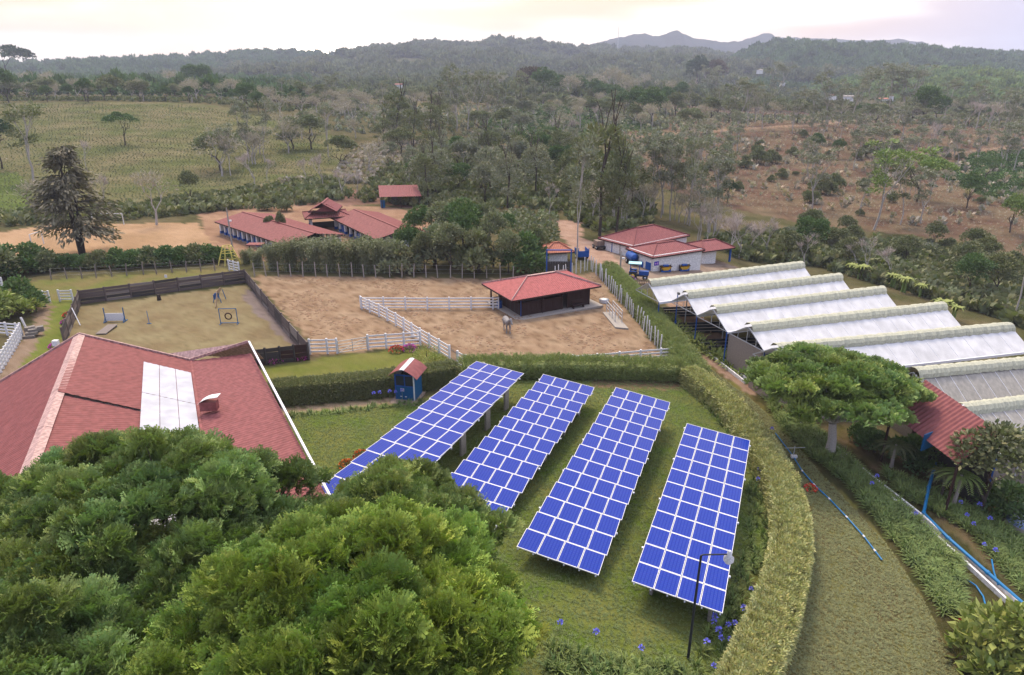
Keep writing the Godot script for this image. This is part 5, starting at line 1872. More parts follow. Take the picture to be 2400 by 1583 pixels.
func wheel(parent: Node3D, rad: float, width: float) -> Node3D:
	var w := Node3D.new()
	w.name = "wheel"
	parent.add_child(w, true)
	var b := MB.new()
	var x := Vector3(width / 2, 0, 0)
	b.tube([-x, -x * 0.8, x * 0.8, x], [rad * 0.9, rad, rad, rad * 0.9], 16)
	part(w, "tyre", b.done(), M.rubber)
	b = MB.new()
	b.tube([-x * 1.05, x * 1.05], [rad * 0.5, rad * 0.5], 10)
	part(w, "rim", b.done(), M.yellow_paint if rad > 0.4 else M.galvanised)
	return w

func white_building(label: String, a: Vector2, e: Vector2, W: float, eave: float, top: float, ridge: float, front: bool) -> void:
	var dir := (e - a).normalized()
	var nrm := Vector2(-dir.y, dir.x)
	var L := a.distance_to(e)
	var mid := (a + e) * 0.5 + nrm * W * 0.5
	var g := minf(ground_y(a.x, a.y), ground_y(e.x, e.y))
	var t := thing("farm_building", label, "building", Vector3(mid.x, g, -mid.y), atan2(dir.y, dir.x))
	for s in [-1, 1]:
		block(t, "wall", Vector3(0, eave / 2, s * W / 2), Vector3(L, eave + 0.3, 0.18), M.white_wall)
		block(t, "wall", Vector3(s * L / 2, eave / 2, 0), Vector3(0.18, eave + 0.3, W - 0.2), M.white_wall)
	var r := Node3D.new()
	r.name = "roof"
	t.add_child(r, true)
	hip_roof(r, L + 0.7, W + 0.7, eave, top, ridge, M.roof_rose, 0.3, 0.025)
	if front:
		var dr := block(t, "door", Vector3(-L / 2 - 0.1, 1.0, W / 2 - 0.75), Vector3(0.06, 2.0, 1.1), M.blue_paint)
		var pm := mat("purple_sign", Color(0.05, 0.02, 0.32), 0.6)
		block(t, "sign_board", Vector3(-L / 2 + 0.55, 1.95, W / 2 + 0.12), Vector3(0.75, 0.55, 0.04), pm)
		block(t, "sign_mark", Vector3(-L / 2 + 0.4, 1.95, W / 2 + 0.145), Vector3(0.18, 0.2, 0.01), M.flower_lilac)
		block(t, "sign_mark", Vector3(-L / 2 + 0.7, 1.95, W / 2 + 0.145), Vector3(0.14, 0.3, 0.01), M.flower_lilac)
	else:
		for i in 4:
			block(t, "pilaster", Vector3(-L / 2 - 0.1, eave / 2, -W / 2 + (i + 0.5) * W / 4), Vector3(0.08, eave, 0.12), M.blue_paint if i % 2 else M.concrete)
		block(t, "door", Vector3(-L / 2 + 1.2, 1.0, W / 2 + 0.1), Vector3(1.0, 2.0, 0.05), M.blue_paint)

func tank_trailer() -> void:
	var t := thing("tank_trailer", "blue water-tank trailer beside the farm building", "trailer", at(Vector2(16.47, 91.35)), 0.2)
	var b := MB.new()
	var p := []
	var r := []
	for i in 9:
		var u := i / 8.0
		p.append(Vector3(0, 1.0, -1.1 + 2.2 * u))
		r.append(0.62 * (1.0 if i > 0 and i < 8 else 0.86))
	b.tube(p, r, 18)
	part(t, "tank", b.done(), M.blue_paint)
	b = MB.new()
	b.tube([Vector3(0, 1.55, 0), Vector3(0, 1.74, 0)], [0.18, 0.18], 10)
	part(t, "filler_cap", b.done(), M.blue_paint)
	block(t, "chassis", Vector3(0, 0.38, 0), Vector3(0.9, 0.12, 2.4), M.booth_blue)
	bar(t, "drawbar", Vector3(0, 0.38, 1.2), Vector3(0.1, 0.35, 2.0), 0.1, 0.1, M.booth_blue)
	for x in [-0.62, 0.62]:
		var w := wheel(t, 0.38, 0.2)
		w.position = Vector3(x, 0.38, -0.2)
	var f := thing("scaffold_rack", "thin steel rack standing between the tank trailer and the wall", "rack", at(Vector2(18.41, 93.51)), 0.4)
	for x in [-0.5, 0.5]:
		bar(f, "upright", Vector3(x, 0, 0), Vector3(x, 2.0, 0), 0.05, 0.05, M.booth_blue)
	for y in [0.5, 1.1, 1.7]:
		bar(f, "crosspiece", Vector3(-0.5, y, 0), Vector3(0.5, y, 0), 0.05, 0.05, M.galvanised)
	var d := thing("blue_barrel", "short blue barrel behind the tank trailer", "barrel", at(Vector2(17.83, 89.97)))
	b = MB.new()
	b.tube([Vector3.ZERO, Vector3(0, 0.4, 0), Vector3(0, 0.8, 0)], [0.36, 0.42, 0.36], 12)
	part(d, "body", b.done(), M.blue_paint)

func tractor() -> void:
	var t := thing("tractor", "small blue tractor with a pale canopy on posts", "tractor", at(Vector2(15.81, 83.37)), 1.35)
	block(t, "bonnet", Vector3(0, 0.85, 0.85), Vector3(0.55, 0.5, 1.2), M.blue_paint)
	block(t, "grille", Vector3(0, 0.82, 1.46), Vector3(0.45, 0.4, 0.04), M.dark_metal)
	block(t, "chassis", Vector3(0, 0.55, 0.1), Vector3(0.45, 0.3, 2.2), M.dark_metal)
	block(t, "seat", Vector3(0, 1.0, -0.55), Vector3(0.45, 0.12, 0.4), M.dark_metal)
	block(t, "seat_back", Vector3(0, 1.22, -0.75), Vector3(0.45, 0.4, 0.08), M.dark_metal)
	for x in [-0.55, 0.55]:
		block(t, "mudguard", Vector3(x, 1.1, -0.5), Vector3(0.3, 0.1, 0.9), M.blue_paint)
		var w := wheel(t, 0.56, 0.3)
		w.position = Vector3(x * 1.15, 0.56, -0.5)
		w = wheel(t, 0.34, 0.2)
		w.position = Vector3(x, 0.34, 1.05)
		for z in [-0.85, 0.25]:
			bar(t, "canopy_post", Vector3(x * 0.85, 1.0, z), Vector3(x * 0.85, 2.05, z), 0.06, 0.06, M.blue_paint)
	block(t, "canopy", Vector3(0, 2.08, -0.3), Vector3(1.2, 0.07, 1.6), mat("canopy_teal", Color(0.30, 0.52, 0.52), 0.5))
	bar(t, "steering_column", Vector3(0, 0.9, 0.2), Vector3(0, 1.3, -0.05), 0.05, 0.05, M.dark_metal)
	# slatted crate in front
	var c := thing("slatted_crate", "low slatted wooden crate in front of the tractor", "crate", at(Vector2(15.58, 81.39)), 0.1)
	for i in 12:
		block(c, "slat", Vector3(-1.2 + 0.22 * i, 0.25, 0.4), Vector3(0.1, 0.5, 0.03), M.raw_wood)
	block(c, "rail", Vector3(0, 0.5, 0.4), Vector3(2.6, 0.08, 0.06), M.raw_wood)
	block(c, "floor", Vector3(0, 0.06, 0), Vector3(2.6, 0.08, 0.8), M.raw_wood)

func pipe(called: String, pts: Array, rad: float, m: Material, label: String, joints := true) -> void:
	var t := thing(called, label, "pipe" if called == "pipe" else "hose", pts[0])
	var o: Vector3 = pts[0]
	var p := []
	var r := []
	for q in pts:
		p.append(q - o)
		r.append(rad)
	var b := MB.new()
	b.tube(p, r, 8)
	part(t, "tube", b.done(), m)
	if joints:
		for i in range(1, p.size() - 1):
			var j := MB.new()
			var d: Vector3 = (p[i + 1] - p[i - 1]).normalized() * 0.08
			j.tube([p[i] - d, p[i] + d], [rad * 1.35, rad * 1.35], 8)
			part(t, "joint", j.done(), M.white_paint if called == "hose" else m)

func kerb(pts: Array, W: float, label: String) -> void:
	var t := thing("drain_channel", label, "channel", at(pts[0]))
	var o := t.position
	var line := along(PackedVector2Array(pts), 2.0)
	for i in line.size() - 1:
		var d: Vector2 = (line[i + 1][0] - line[i][0]).normalized()
		var n := Vector2(-d.y, d.x)
		for s in [-1, 1]:
			var a := at(line[i][0] + n * s * W / 2, 0.12) - o
			var e := at(line[i + 1][0] + n * s * W / 2 - d * 0.02, 0.12) - o
			bar(t, "kerb_block", a, e, 0.13, 0.34, M.white_wall)
		var f := MB.new()
		f.quad(at(line[i][0] - n * W / 2, 0.06) - o, at(line[i][0] + n * W / 2, 0.06) - o, at(line[i + 1][0] + n * W / 2, 0.06) - o, at(line[i + 1][0] - n * W / 2, 0.06) - o)
		part(t, "channel_bed", f.done(), M.stone)

func east_side() -> void:
	kerb([Vector2(18.25, 61), Vector2(19.28, 57.02), Vector2(20.35, 53.01)], 0.55, "white-kerbed channel running up to the greenhouse ends")
	kerb([Vector2(21.53, 48.96), Vector2(22.66, 43.98), Vector2(23.76, 39.3), Vector2(25.33, 35.2), Vector2(26.09, 31.6), Vector2(26.88, 28.12), Vector2(27.24, 26.58)], 0.6, "long white-kerbed drain channel below the spreading tree")
	# blue irrigation main lying in the channel, with a riser at its upper end
	pipe("pipe", [at(Vector2(29.39, 40.95), 1.0), at(Vector2(27.41, 38.25), 0.6), at(Vector2(25.73, 35.76), 0.25), at(Vector2(25.93, 33.45), 0.3), at(Vector2(26.55, 30.75), 0.3), at(Vector2(27.31, 28.13), 0.3)], 0.10, M.blue_pipe, "thick blue irrigation pipe lying along the drain channel")
	pipe("hose", [at(Vector2(19.28, 43.98), 0.13), at(Vector2(19.31, 40.79), 0.13), at(Vector2(19.19, 38.85), 0.13), at(Vector2(19.38, 37.35), 0.13), at(Vector2(19.77, 35.96), 0.13), at(Vector2(20.11, 34.3), 0.13), at(Vector2(20.38, 32.66), 0.13), at(Vector2(20.46, 31.52), 0.13), at(Vector2(20.52, 30.8), 0.13)], 0.042, M.blue_pipe, "blue sprinkler hose with white joints across the dry slope")
	pipe("hose", [at(Vector2(24.91, 30.33), 0.13), at(Vector2(25.29, 29.76), 0.13), at(Vector2(25.2, 28.99), 0.13), at(Vector2(24.84, 28.21), 0.13)], 0.045, M.blue_pipe, "short curved blue hose end below the channel", false)
	pipe("hose", [at(Vector2(27.56, 31.91), 0.3), at(Vector2(27.09, 31), 0.25), at(Vector2(26.66, 29.98), 0.2)], 0.045, M.blue_pipe, "short blue hose hanging in the lily bed", false)
	# sprinkler on a stand
	var t := thing("sprinkler", "white sprinkler head on a thin stand at the blue hose", "sprinkler", at(Vector2(19.24, 40.55)))
	bar(t, "stand", Vector3.ZERO, Vector3(0, 1.0, 0), 0.04, 0.04, M.galvanised)
	bar(t, "arm", Vector3(-0.7, 0.85, 0), Vector3(0.7, 0.9, 0), 0.03, 0.03, M.galvanised)
	block(t, "head", Vector3(0.05, 0.2, 0), Vector3(0.4, 0.18, 0.2), M.white_paint)
	# lamp post by the shortest solar table
	t = thing("lamp_post", "tall dark lamp post with a white bell lamp beside the shortest solar table", "lamp post", at(Vector2(7.38, 21.79)))
	var b := MB.new()
	b.tube([Vector3(0, -0.2, 0), Vector3(0, 3.0, 0), Vector3(0.02, 5.3, 0)], [0.06, 0.052, 0.045], 10)
	part(t, "pole", b.done(), M.dark_metal)
	b = MB.new()
	b.tube([Vector3(0.0, 5.28, 0), Vector3(0.1, 5.34, 0), Vector3(1.05, 5.36, 0)], [0.035, 0.032, 0.03], 8)
	part(t, "arm", b.done(), M.dark_metal)
	b = MB.new()
	b.tube([Vector3(1.12, 5.52, 0), Vector3(1.12, 5.42, 0), Vector3(1.12, 5.28, 0)], [0.07, 0.1, 0.1], 12)
	part(t, "ballast", b.done(), M.aluminium)
	b = MB.new()
	b.tube([Vector3(1.12, 5.28, 0), Vector3(1.12, 5.2, 0), Vector3(1.12, 5.06, 0), Vector3(1.12, 4.95, 0)], [0.12, 0.2, 0.2, 0.12], 16)
	part(t, "lamp_shade", b.done(), M.white_paint)
	# blue lamp post by the greenhouses
	t = thing("lamp_post", "slim blue lamp post standing at the greenhouse ends", "lamp post", at(Vector2(16.52, 64.89)))
	b = MB.new()
	b.tube([Vector3(0, -0.2, 0), Vector3(0, 3.9, 0)], [0.06, 0.05], 8)
	part(t, "pole", b.done(), M.blue_paint)
	block(t, "lamp_head", Vector3(0.05, 3.98, 0.1), Vector3(0.22, 0.16, 0.4), M.dark_metal)
	block(t, "junction_box", Vector3(0, 1.0, 0.07), Vector3(0.18, 0.26, 0.12), M.blue_paint)
	# red-roofed shed among the trees
	var e0 := Vector3(29.14, 1.6, -45.07)
	var e1 := Vector3(30.92, 1.6, -45.44)
	t = thing("tool_shed", "red corrugated lean-to shed half hidden by the spreading tree", "shed", at(Vector2(33.37, 46.37)))
	var o := t.position
	b = MB.new()
	var ra := Vector3(28.76, 2.6, -43.13) - o
	var rb := Vector3(30.28, 1.6, -37.17) - o
	var ea := Vector3(26.1, 0.6, -41.82) - o
	var eb := Vector3(27.5, 0, -36.37) - o
	slope(b, ea, eb, ra, rb, 0.3, 0.03)
	part(t, "roof", b.done(), M.roof_rose)
	for k in [ea, eb, ra, rb]:
		var q: Vector3 = k + o
		bar(t, "pole", k - Vector3(0, 0.05, 0), Vector3(k.x, ground_y(q.x, -q.z) - o.y - 0.2, k.z), 0.12, 0.12, M.dark_wood)
	var wl := MB.new()
	var gy := func(k: Vector3) -> Vector3: return Vector3(k.x, ground_y(k.x + o.x, -k.z - o.z) - o.y - 0.1, k.z)
	wl.quad(gy.call(ra), gy.call(rb), rb - Vector3(0, 0.1, 0), ra - Vector3(0, 0.1, 0))
	part(t, "back_wall", wl.done(), M.plank_black)
	block(t, "blue_door", (ea + eb) * 0.5 * 0.6 + (ra + rb) * 0.5 * 0.4 + Vector3(-0.4, -0.9, 0.3), Vector3(2.0, 1.2, 0.06), M.booth_blue, 0.5)
	# open brown-roofed pump house at the frame edge
	t = thing("pump_house", "small red-roofed open store on thin posts at the lily bed's upper edge", "shed", at(Vector2(36.31, 41.13)))
	o = t.position
	var rr := Node3D.new()
	rr.name = "roof"
	t.add_child(rr, true)
	hip_roof(rr, 3.4, 2.6, 2.4, 3.0, 3.4, M.roof_red, 0.3, 0.03)
	for x in [-1.4, 1.4]:
		for z in [-1.0, 1.0]:
			bar(t, "post", Vector3(x, -0.2, z), Vector3(x, 2.4, z), 0.08, 0.08, M.dark_wood)
	for y in [0.5, 1.2]:
		block(t, "shelf", Vector3(0, y, 0), Vector3(2.8, 0.06, 1.6), M.dark_wood)
	for i in 4:
		block(t, "box", Vector3(-1.0 + 0.65 * i, 0.68, 0.2), Vector3(0.5, 0.3, 0.5), M.plank_wood)
	# pond basin
	t = thing("water_basin", "round pale basin of water at the edge of the lily bed", "basin", at(Vector2(32.14, 35.66)))
	b = MB.new()
	b.tube([Vector3(0, -0.1, 0), Vector3(0, 0.5, 0)], [1.1, 1.15], 24)
	part(t, "wall", b.done(), M.concrete)
	b = MB.new()
	b.tube([Vector3(0, 0.5, 0), Vector3(0, 0.52, 0)], [1.0, 1.0], 24)
	var wm := mat("basin_water", Color(0.25, 0.32, 0.48), 0.08)
	part(t, "water", b.done(), wm)
	# beds of strap leaves on either side of the channel
	var strap := tuft(15, 0.6, 0.055, 0.35, 71)
	filled_bed("lily_bed", poly(PackedFloat32Array([20.82, 50.62, 22.33, 49.38, 23, 45.17, 23.63, 40.27, 24.88, 35.38, 25.57, 31.59, 23.23, 27.81, 22.02, 27.34, 22.45, 30.1, 22.24, 34.01, 21.85, 38.39, 20.91, 41, 20.26, 44.88])), 1500, strap, M.leaf_strap, "dark green lily bed between the dry slope and the drain channel", "plants", 0.9, 1.5)
	filled_bed("lily_bed", poly(PackedFloat32Array([23.62, 28.44, 22.56, 26.36, 21.58, 24.09, 21.34, 22.41, 25.41, 22.96, 26.83, 24.84, 24.27, 25.89])), 380, strap, M.leaf_strap, "lily bed at the lower end of the dry slope", "plants", 0.8, 1.3)
	filled_bed("lily_bed", poly(PackedFloat32Array([25.54, 40.46, 27.21, 39.59, 29.36, 37.7, 30.67, 35.35, 32.84, 32.04, 29.92, 28.28, 28.18, 29.17, 27.92, 31.29, 28.24, 34.58, 26.68, 36.58, 25.28, 38.24])), 900, strap, M.leaf_strap, "lily bed above the drain channel with scattered blue heads", "plants", 0.9, 1.5)
	var ag := agapanthus_shape()
	var proto: Node3D = null
	for k in [Vector2(23.89, 38.39), Vector2(23.04, 37.37), Vector2(24.55, 34.79), Vector2(28.54, 36.6), Vector2(29.64, 36.42), Vector2(29.38, 35.07), Vector2(28.13, 35.28), Vector2(27.49, 32.59), Vector2(27.76, 32.01), Vector2(28, 34.42), Vector2(18.67, 43.19)]:
		if proto == null:
			proto = thing("blue_lily", "blue lily head rising from the beds along the drain channel", "flower", at(k), 0.0, "blue lily heads along the drain channel")
			part(proto, "stem", ag[0], M.leaf_strap)
			part(proto, "flower_head", ag[1], M.lily_petal)
			proto.set_meta("kind_name", "blue_lily")
		else:
			copy(proto, at(k), rng.randf() * TAU, rng.randf_range(0.9, 1.2))

func yard_things() -> void:
	# football goals on the ball ground
	for e in [[Vector2(-68.91, 115.67), 0.08, 5.0, "white football goal under the dark conifer"], [Vector2(-70.88, 100.13), 1.5, 2.4, "small white goal at the near side of the ball ground"]]:
		var t := thing("football_goal", e[3], "goal", at(e[0]), e[1], "goals on the ball ground")
		for s in [-1, 1]:
			bar(t, "goal_post", Vector3(s * e[2] / 2, 0, 0), Vector3(s * e[2] / 2, 1.9, 0), 0.1, 0.1, M.white_paint)
		bar(t, "crossbar", Vector3(-e[2] / 2, 1.9, 0), Vector3(e[2] / 2, 1.9, 0), 0.1, 0.1, M.white_paint)
	# utility poles
	for e in [[Vector2(-39.86, 95.29), 6.5, "concrete utility pole with a lamp in front of the long barn"], [Vector2(13.83, 84.41), 3.2, "short pale pole by the tank trailer"]]:
		var t := thing("utility_pole", e[2], "pole", at(e[0]))
		var b := MB.new()
		b.tube([Vector3(0, -0.3, 0), Vector3(0, e[1], 0)], [0.14, 0.09], 8)
		part(t, "shaft", b.done(), M.post_wood)
		block(t, "lamp", Vector3(0.3, e[1] * 0.72, 0.1), Vector3(0.3, 0.2, 0.25), M.white_paint)
		bar(t, "bracket", Vector3(0, e[1] * 0.7, 0), Vector3(0.3, e[1] * 0.72, 0.1), 0.05, 0.05, M.galvanised)
	# yellow climbing frame
	var t := thing("climbing_frame", "yellow tubular climbing frame half hidden by shrubs", "climbing frame", at(Vector2(-38.09, 89.32)))
	var ym := mat("dull_yellow", Color(0.5, 0.42, 0.09), 0.6)
	for i in 8:
		var a := TAU * i / 8
		bar(t, "tube", Vector3(cos(a) * 1.5, 0, sin(a) * 1.5), Vector3(cos(a) * 0.6, 2.4, sin(a) * 0.6), 0.08, 0.08, ym)
		var c := TAU * (i + 1) / 8
		for y in [[0.8, 1.2], [1.6, 0.9], [2.4, 0.6]]:
			bar(t, "tube", Vector3(cos(a) * y[1], y[0], sin(a) * y[1]), Vector3(cos(c) * y[1], y[0], sin(c) * y[1]), 0.07, 0.07, ym)
	t = thing("bus_shelter", "small flat red roof on posts by the long barn's corner", "shelter", at(Vector2(-35.52, 92.75)))
	block(t, "roof", Vector3(0, 1.9, 0), Vector3(2.2, 0.12, 1.4), M.roof_red)
	for x in [-0.9, 0.9]:
		block(t, "post", Vector3(x, 0.95, 0), Vector3(0.1, 1.9, 0.1), M.dark_wood)
	# stone steps by the path
	t = thing("stone_steps", "rough stone steps beside the dirt path", "steps", at(Vector2(-45.58, 60.08)))
	for i in 3:
		block(t, "step", Vector3(0.1 * i, 0.15 + 0.22 * i, -0.3 * i), Vector3(1.0, 0.24, 0.5), M.stone, 0.3 + 0.1 * i)
	for i in 4:
		block(t, "boulder", Vector3(-0.6 + 0.4 * i, 0.5 + 0.1 * (i % 2), -0.9), Vector3(0.5, 0.5, 0.5), M.stone, i * 0.7)
	t = thing("gate_post", "leaning white gate post beside the stone steps", "post", at(Vector2(-47.64, 62.76)))
	bar(t, "shaft", Vector3(0, -0.1, 0), Vector3(-0.3, 1.25, 0), 0.14, 0.14, M.white_paint)
	# radio masts far behind
	for e in [[Vector3(-28.9, 88.96, -1880), 26.0, "faint radio mast on the wooded ridge"], [Vector3(268.27, 79.92, -1880), 55.0, "tall thin radio mast on the ridge near the mountain"]]:
		t = thing("radio_mast", e[2], "mast", e[0] - Vector3(0, 4, 0))
		for i in 3:
			var a := TAU * i / 3
			bar(t, "leg", Vector3(cos(a), 0, sin(a)), Vector3(cos(a) * 0.4, e[1], sin(a) * 0.4), 0.45, 0.45, M.galvanised)
		for i in 6:
			block(t, "ring", Vector3(0, e[1] * (i + 1) / 7.0, 0), Vector3(1.6, 0.4, 1.6), M.galvanised)
	# far houses on the slopes
	var k := 0
	for e in [Vector3(-80.94, 16.88, -520), Vector3(-200.4, 45.69, -1500), Vector3(-178.58, 68.95, -1700), Vector3(1.49, 61.64, -1700), Vector3(77.95, 68.44, -1750), Vector3(104.05, 57.62, -1600), Vector3(137.08, 50.56, -1500), Vector3(224.42, 62.56, -1700), Vector3(42.16, 44.15, -1400), Vector3(-33.73, 49.75, -1500), Vector3(304.53, 27.61, -900), Vector3(297.35, 14.74, -800), Vector3(248.26, 8.66, -560), Vector3(260.74, 7.73, -560), Vector3(287.06, 5.84, -560), Vector3(293.95, 8.04, -560), Vector3(288.77, 6.22, -420), Vector3(-834.78, 39.59, -1400), Vector3(-507.37, 45.69, -1500)]:
		var big := 1.0 + 0.5 * (k % 3)
		t = thing("far_house", ["low white house on the distant slope", "long pale farm shed on the distant slope", "small white-walled house among distant trees"][k % 3], "house", e - Vector3(0, 3.5, 0), k * 0.7, "distant houses")
		var s := 0.55 + absf(e.z) / 2600.0
		block(t, "wall", Vector3(0, -1.0, 0), Vector3(9.0 * big, 7.0, 6.0) * s * 0.7, M.white_wall)
		var rf := MB.new()
		var q := Vector3(10.0 * big, 3.0, 7.5) * s * 0.35
		var y0 := 2.4 * s * 0.6
		rf.quad(Vector3(-q.x, y0, q.z), Vector3(q.x, y0, q.z), Vector3(q.x, y0 + q.y, 0), Vector3(-q.x, y0 + q.y, 0))
		rf.quad(Vector3(q.x, y0, -q.z), Vector3(-q.x, y0, -q.z), Vector3(-q.x, y0 + q.y, 0), Vector3(q.x, y0 + q.y, 0))
		part(t, "roof", rf.done(), [M.roof_rose, M.concrete, M.roof_clay][k % 3])
		k += 1

var protos := {}

func limb(b: MB, p: Vector3, dir: Vector3, l: float, rad: float, depth: int, r: RandomNumberGenerator, spread: float, rise: float, tips: Array, seg := 5) -> void:
	var q := p + dir * l * 0.5 + rand_dir(r) * l * 0.06
	var e := p + dir * l + rand_dir(r) * l * 0.08
	b.tube([p, q, e], [rad, rad * 0.8, rad * 0.6], seg, false)
	if depth == 0:
		tips.append([e, dir])
		return
	var n := 2 if r.randf() < 0.55 else 3
	for i in n:
		var d := (dir + rand_dir(r) * spread + Vector3(0, rise, 0)).normalized()
		limb(b, e.lerp(q, 0.3 * r.randf()), d, l * r.randf_range(0.62, 0.85), rad * 0.6, depth - 1, r, spread, rise, tips, maxi(3, seg - 1))

func leaves_on(b: LB, lumps: Array, count: int, ll: float, lw: float, r: RandomNumberGenerator, up := 0.35, inner := 0.7) -> void:
	var total := 0.0
	for q in lumps:
		total += q[1].x * q[1].z + q[1].x * q[1].y
	for q in lumps:
		var n := int(count * (q[1].x * q[1].z + q[1].x * q[1].y) / total)
		var shade := tint(r, 0.85, 1.15)
		for i in n:
			var d := rand_dir(r)
			if d.y < -0.3:
				d.y = -d.y
			var p: Vector3 = q[0] + d * q[1] * r.randf_range(inner, 1.06)
			var g := (d + rand_dir(r) * 0.9 + Vector3(0, up, 0)).normalized()
			b.leaf(p, g, g.cross(rand_dir(r)).normalized(), ll * r.randf_range(0.6, 1.25), lw * r.randf_range(0.7, 1.2), tint(r, 0.72, 1.25) * shade)

# every kind is modelled ten metres tall; copies are scaled
func make_kind(kind: String, sd: int) -> Array:
	var r := RandomNumberGenerator.new()
	r.seed = sd * 31 + hash(kind) % 1000
	var tr := MB.new()
	var lf := LB.new()
	var tips := []
	var V := func(x: float, y: float, z: float) -> Vector3: return Vector3(x, y, z)
	match kind:
		"round":
			limb(tr, Vector3(0, -0.4, 0), Vector3(0.03, 1, 0.02).normalized(), 2.6, 0.24, 2, r, 0.75, 0.25, tips)
			var lumps := []
			for i in 22:
				var d := rand_dir(r)
				if d.y < -0.35: d.y = -d.y
				lumps.append([Vector3(0, 5.6, 0) + d * Vector3(2.9, 2.9, 2.9) * r.randf_range(0.7, 1.05), Vector3.ONE * r.randf_range(0.9, 1.6)])
			leaves_on(lf, lumps, 2600, 0.55, 0.3, r)
		"flat":
			limb(tr, Vector3(0, -0.4, 0), Vector3(0.05, 1, 0).normalized(), 3.4, 0.26, 3, r, 0.85, 0.1, tips)
			var lumps := []
			for i in 26:
				var a := r.randf() * TAU
				var q := sqrt(r.randf())
				lumps.append([Vector3(cos(a) * 4.6 * q, 8.6 - 1.7 * q * q + r.randf_range(-0.5, 0.4), sin(a) * 4.6 * q), Vector3(1.3, 0.55, 1.3) * r.randf_range(0.7, 1.2)])
			leaves_on(lf, lumps, 2400, 0.5, 0.28, r)
		"tall":
			limb(tr, Vector3(0, -0.4, 0), Vector3(0.02, 1, 0).normalized(), 6.0, 0.17, 2, r, 0.4, 0.7, tips)
			var lumps := []
			for i in 30:
				var y := r.randf_range(2.6, 9.6)
				var w := 1.7 * (1.0 - pow((y - 5.2) / 5.2, 2.0)) + 0.3
				var a := r.randf() * TAU
				lumps.append([Vector3(cos(a) * w, y, sin(a) * w), Vector3(0.75, 0.95, 0.75) * r.randf_range(0.6, 1.2)])
			leaves_on(lf, lumps, 2300, 0.5, 0.16, r, 0.6, 0.4)
		"airy":
			limb(tr, Vector3(0, -0.4, 0), Vector3(0.04, 1, 0.03).normalized(), 5.2, 0.15, 3, r, 0.5, 0.5, tips)
			var lumps := []
			for t in tips:
				lumps.append([t[0] + rand_dir(r) * 0.5 + Vector3(0, r.randf_range(-1.6, 0.6), 0), Vector3(0.8, 0.75, 0.8) * r.randf_range(0.6, 1.3)])
			for i in 6:
				lumps.append([Vector3(r.randf_range(-1.4, 1.4), r.randf_range(6.2, 9.4), r.randf_range(-1.4, 1.4)), Vector3.ONE * r.randf_range(0.6, 1.0)])
			leaves_on(lf, lumps, 1500, 0.5, 0.2, r, 0.3, 0.2)
		"bare":
			limb(tr, Vector3(0, -0.4, 0), Vector3(0.03, 1, 0.02).normalized(), 3.0, 0.16, 4, r, 0.62, 0.35, tips)
			for t in tips:
				for k in 9:
					var d: Vector3 = (t[1] + rand_dir(r) * 0.7 + Vector3(0, 0.25, 0)).normalized()
					lf.leaf(t[0] - t[1] * r.randf() * 0.6, d, d.cross(rand_dir(r)).normalized(), r.randf_range(0.7, 1.5), 0.045, tint(r, 0.8, 1.2))
		"twiggy":
			limb(tr, Vector3(0, -0.4, 0), Vector3(0.03, 1, 0.02).normalized(), 2.6, 0.2, 4, r, 0.7, 0.3, tips)
			for t in tips:
				for k in 16:
					var d: Vector3 = (t[1] + rand_dir(r) * 0.9 + Vector3(0, 0.15, 0)).normalized()
					lf.leaf(t[0] + rand_dir(r) * 0.8, d, d.cross(rand_dir(r)).normalized(), r.randf_range(0.5, 1.1), 0.09, tint(r, 0.75, 1.25))
		"conifer":
			tr.tube([Vector3(0, -0.4, 0), Vector3(0.1, 4, 0), Vector3(0.0, 9.6, 0.1)], [0.22, 0.16, 0.03], 7)
			tr.tube([Vector3(-0.2, -0.4, 0.1), Vector3(-0.45, 3, 0.1), Vector3(-0.5, 7.4, 0)], [0.15, 0.1, 0.03], 6)
			for i in 80:
				var y := pow(r.randf(), 0.8) * 7.4 + 2.2
				var a := r.randf() * TAU
				var w := (2.6 * (1.0 - pow((y - 2.2) / 7.6, 1.6)) + 0.35) * r.randf_range(0.6, 1.15)
				var root := Vector3(-0.15, y, 0)
				var tip := root + Vector3(cos(a) * w, -0.22 * w + 0.3, sin(a) * w)
				tr.tube([root, root.lerp(tip, 0.5) + Vector3(0, 0.15, 0), tip], [0.05, 0.035, 0.015], 3, false)
				for k in 70:
					var u := r.randf_range(0.25, 1.05)
					var p := root.lerp(tip, u) + Vector3(r.randf_range(-0.28, 0.28), r.randf_range(-0.45, 0.12), r.randf_range(-0.28, 0.28)) * (0.6 + u)
					var d := (Vector3(cos(a), -0.7, sin(a)) + rand_dir(r) * 0.7).normalized()
					lf.leaf(p, d, d.cross(rand_dir(r)).normalized(), r.randf_range(0.3, 0.62), 0.15, tint(r, 0.7, 1.3))
		"bamboo":
			for i in 34:
				var a := r.randf() * TAU
				var o := Vector3(cos(a), 0, sin(a)) * r.randf() * 1.9
				var lean := Vector3(cos(a), 0, sin(a)) * r.randf_range(0.6, 2.2)
				var h := r.randf_range(7.0, 10.0)
				var q0 := o + Vector3(0, -0.3, 0)
				var q1 := o + lean * 0.25 + Vector3(0, h * 0.6, 0)
				var q2 := o + lean + Vector3(0, h, 0)
				tr.tube([q0, q1, q2], [0.07, 0.05, 0.02], 4, false)
				for k in 150:
					var u := pow(r.randf(), 0.8)
					var p := q0.lerp(q1, u).lerp(q1.lerp(q2, u), u) + rand_dir(r) * r.randf_range(0.2, 1.0)
					var d := (Vector3(cos(a) * 0.6, -0.25, sin(a) * 0.6) + rand_dir(r) * 0.9).normalized()
					lf.leaf(p, d, d.cross(rand_dir(r)).normalized(), r.randf_range(0.4, 0.85), 0.17, tint(r, 0.72, 1.3))
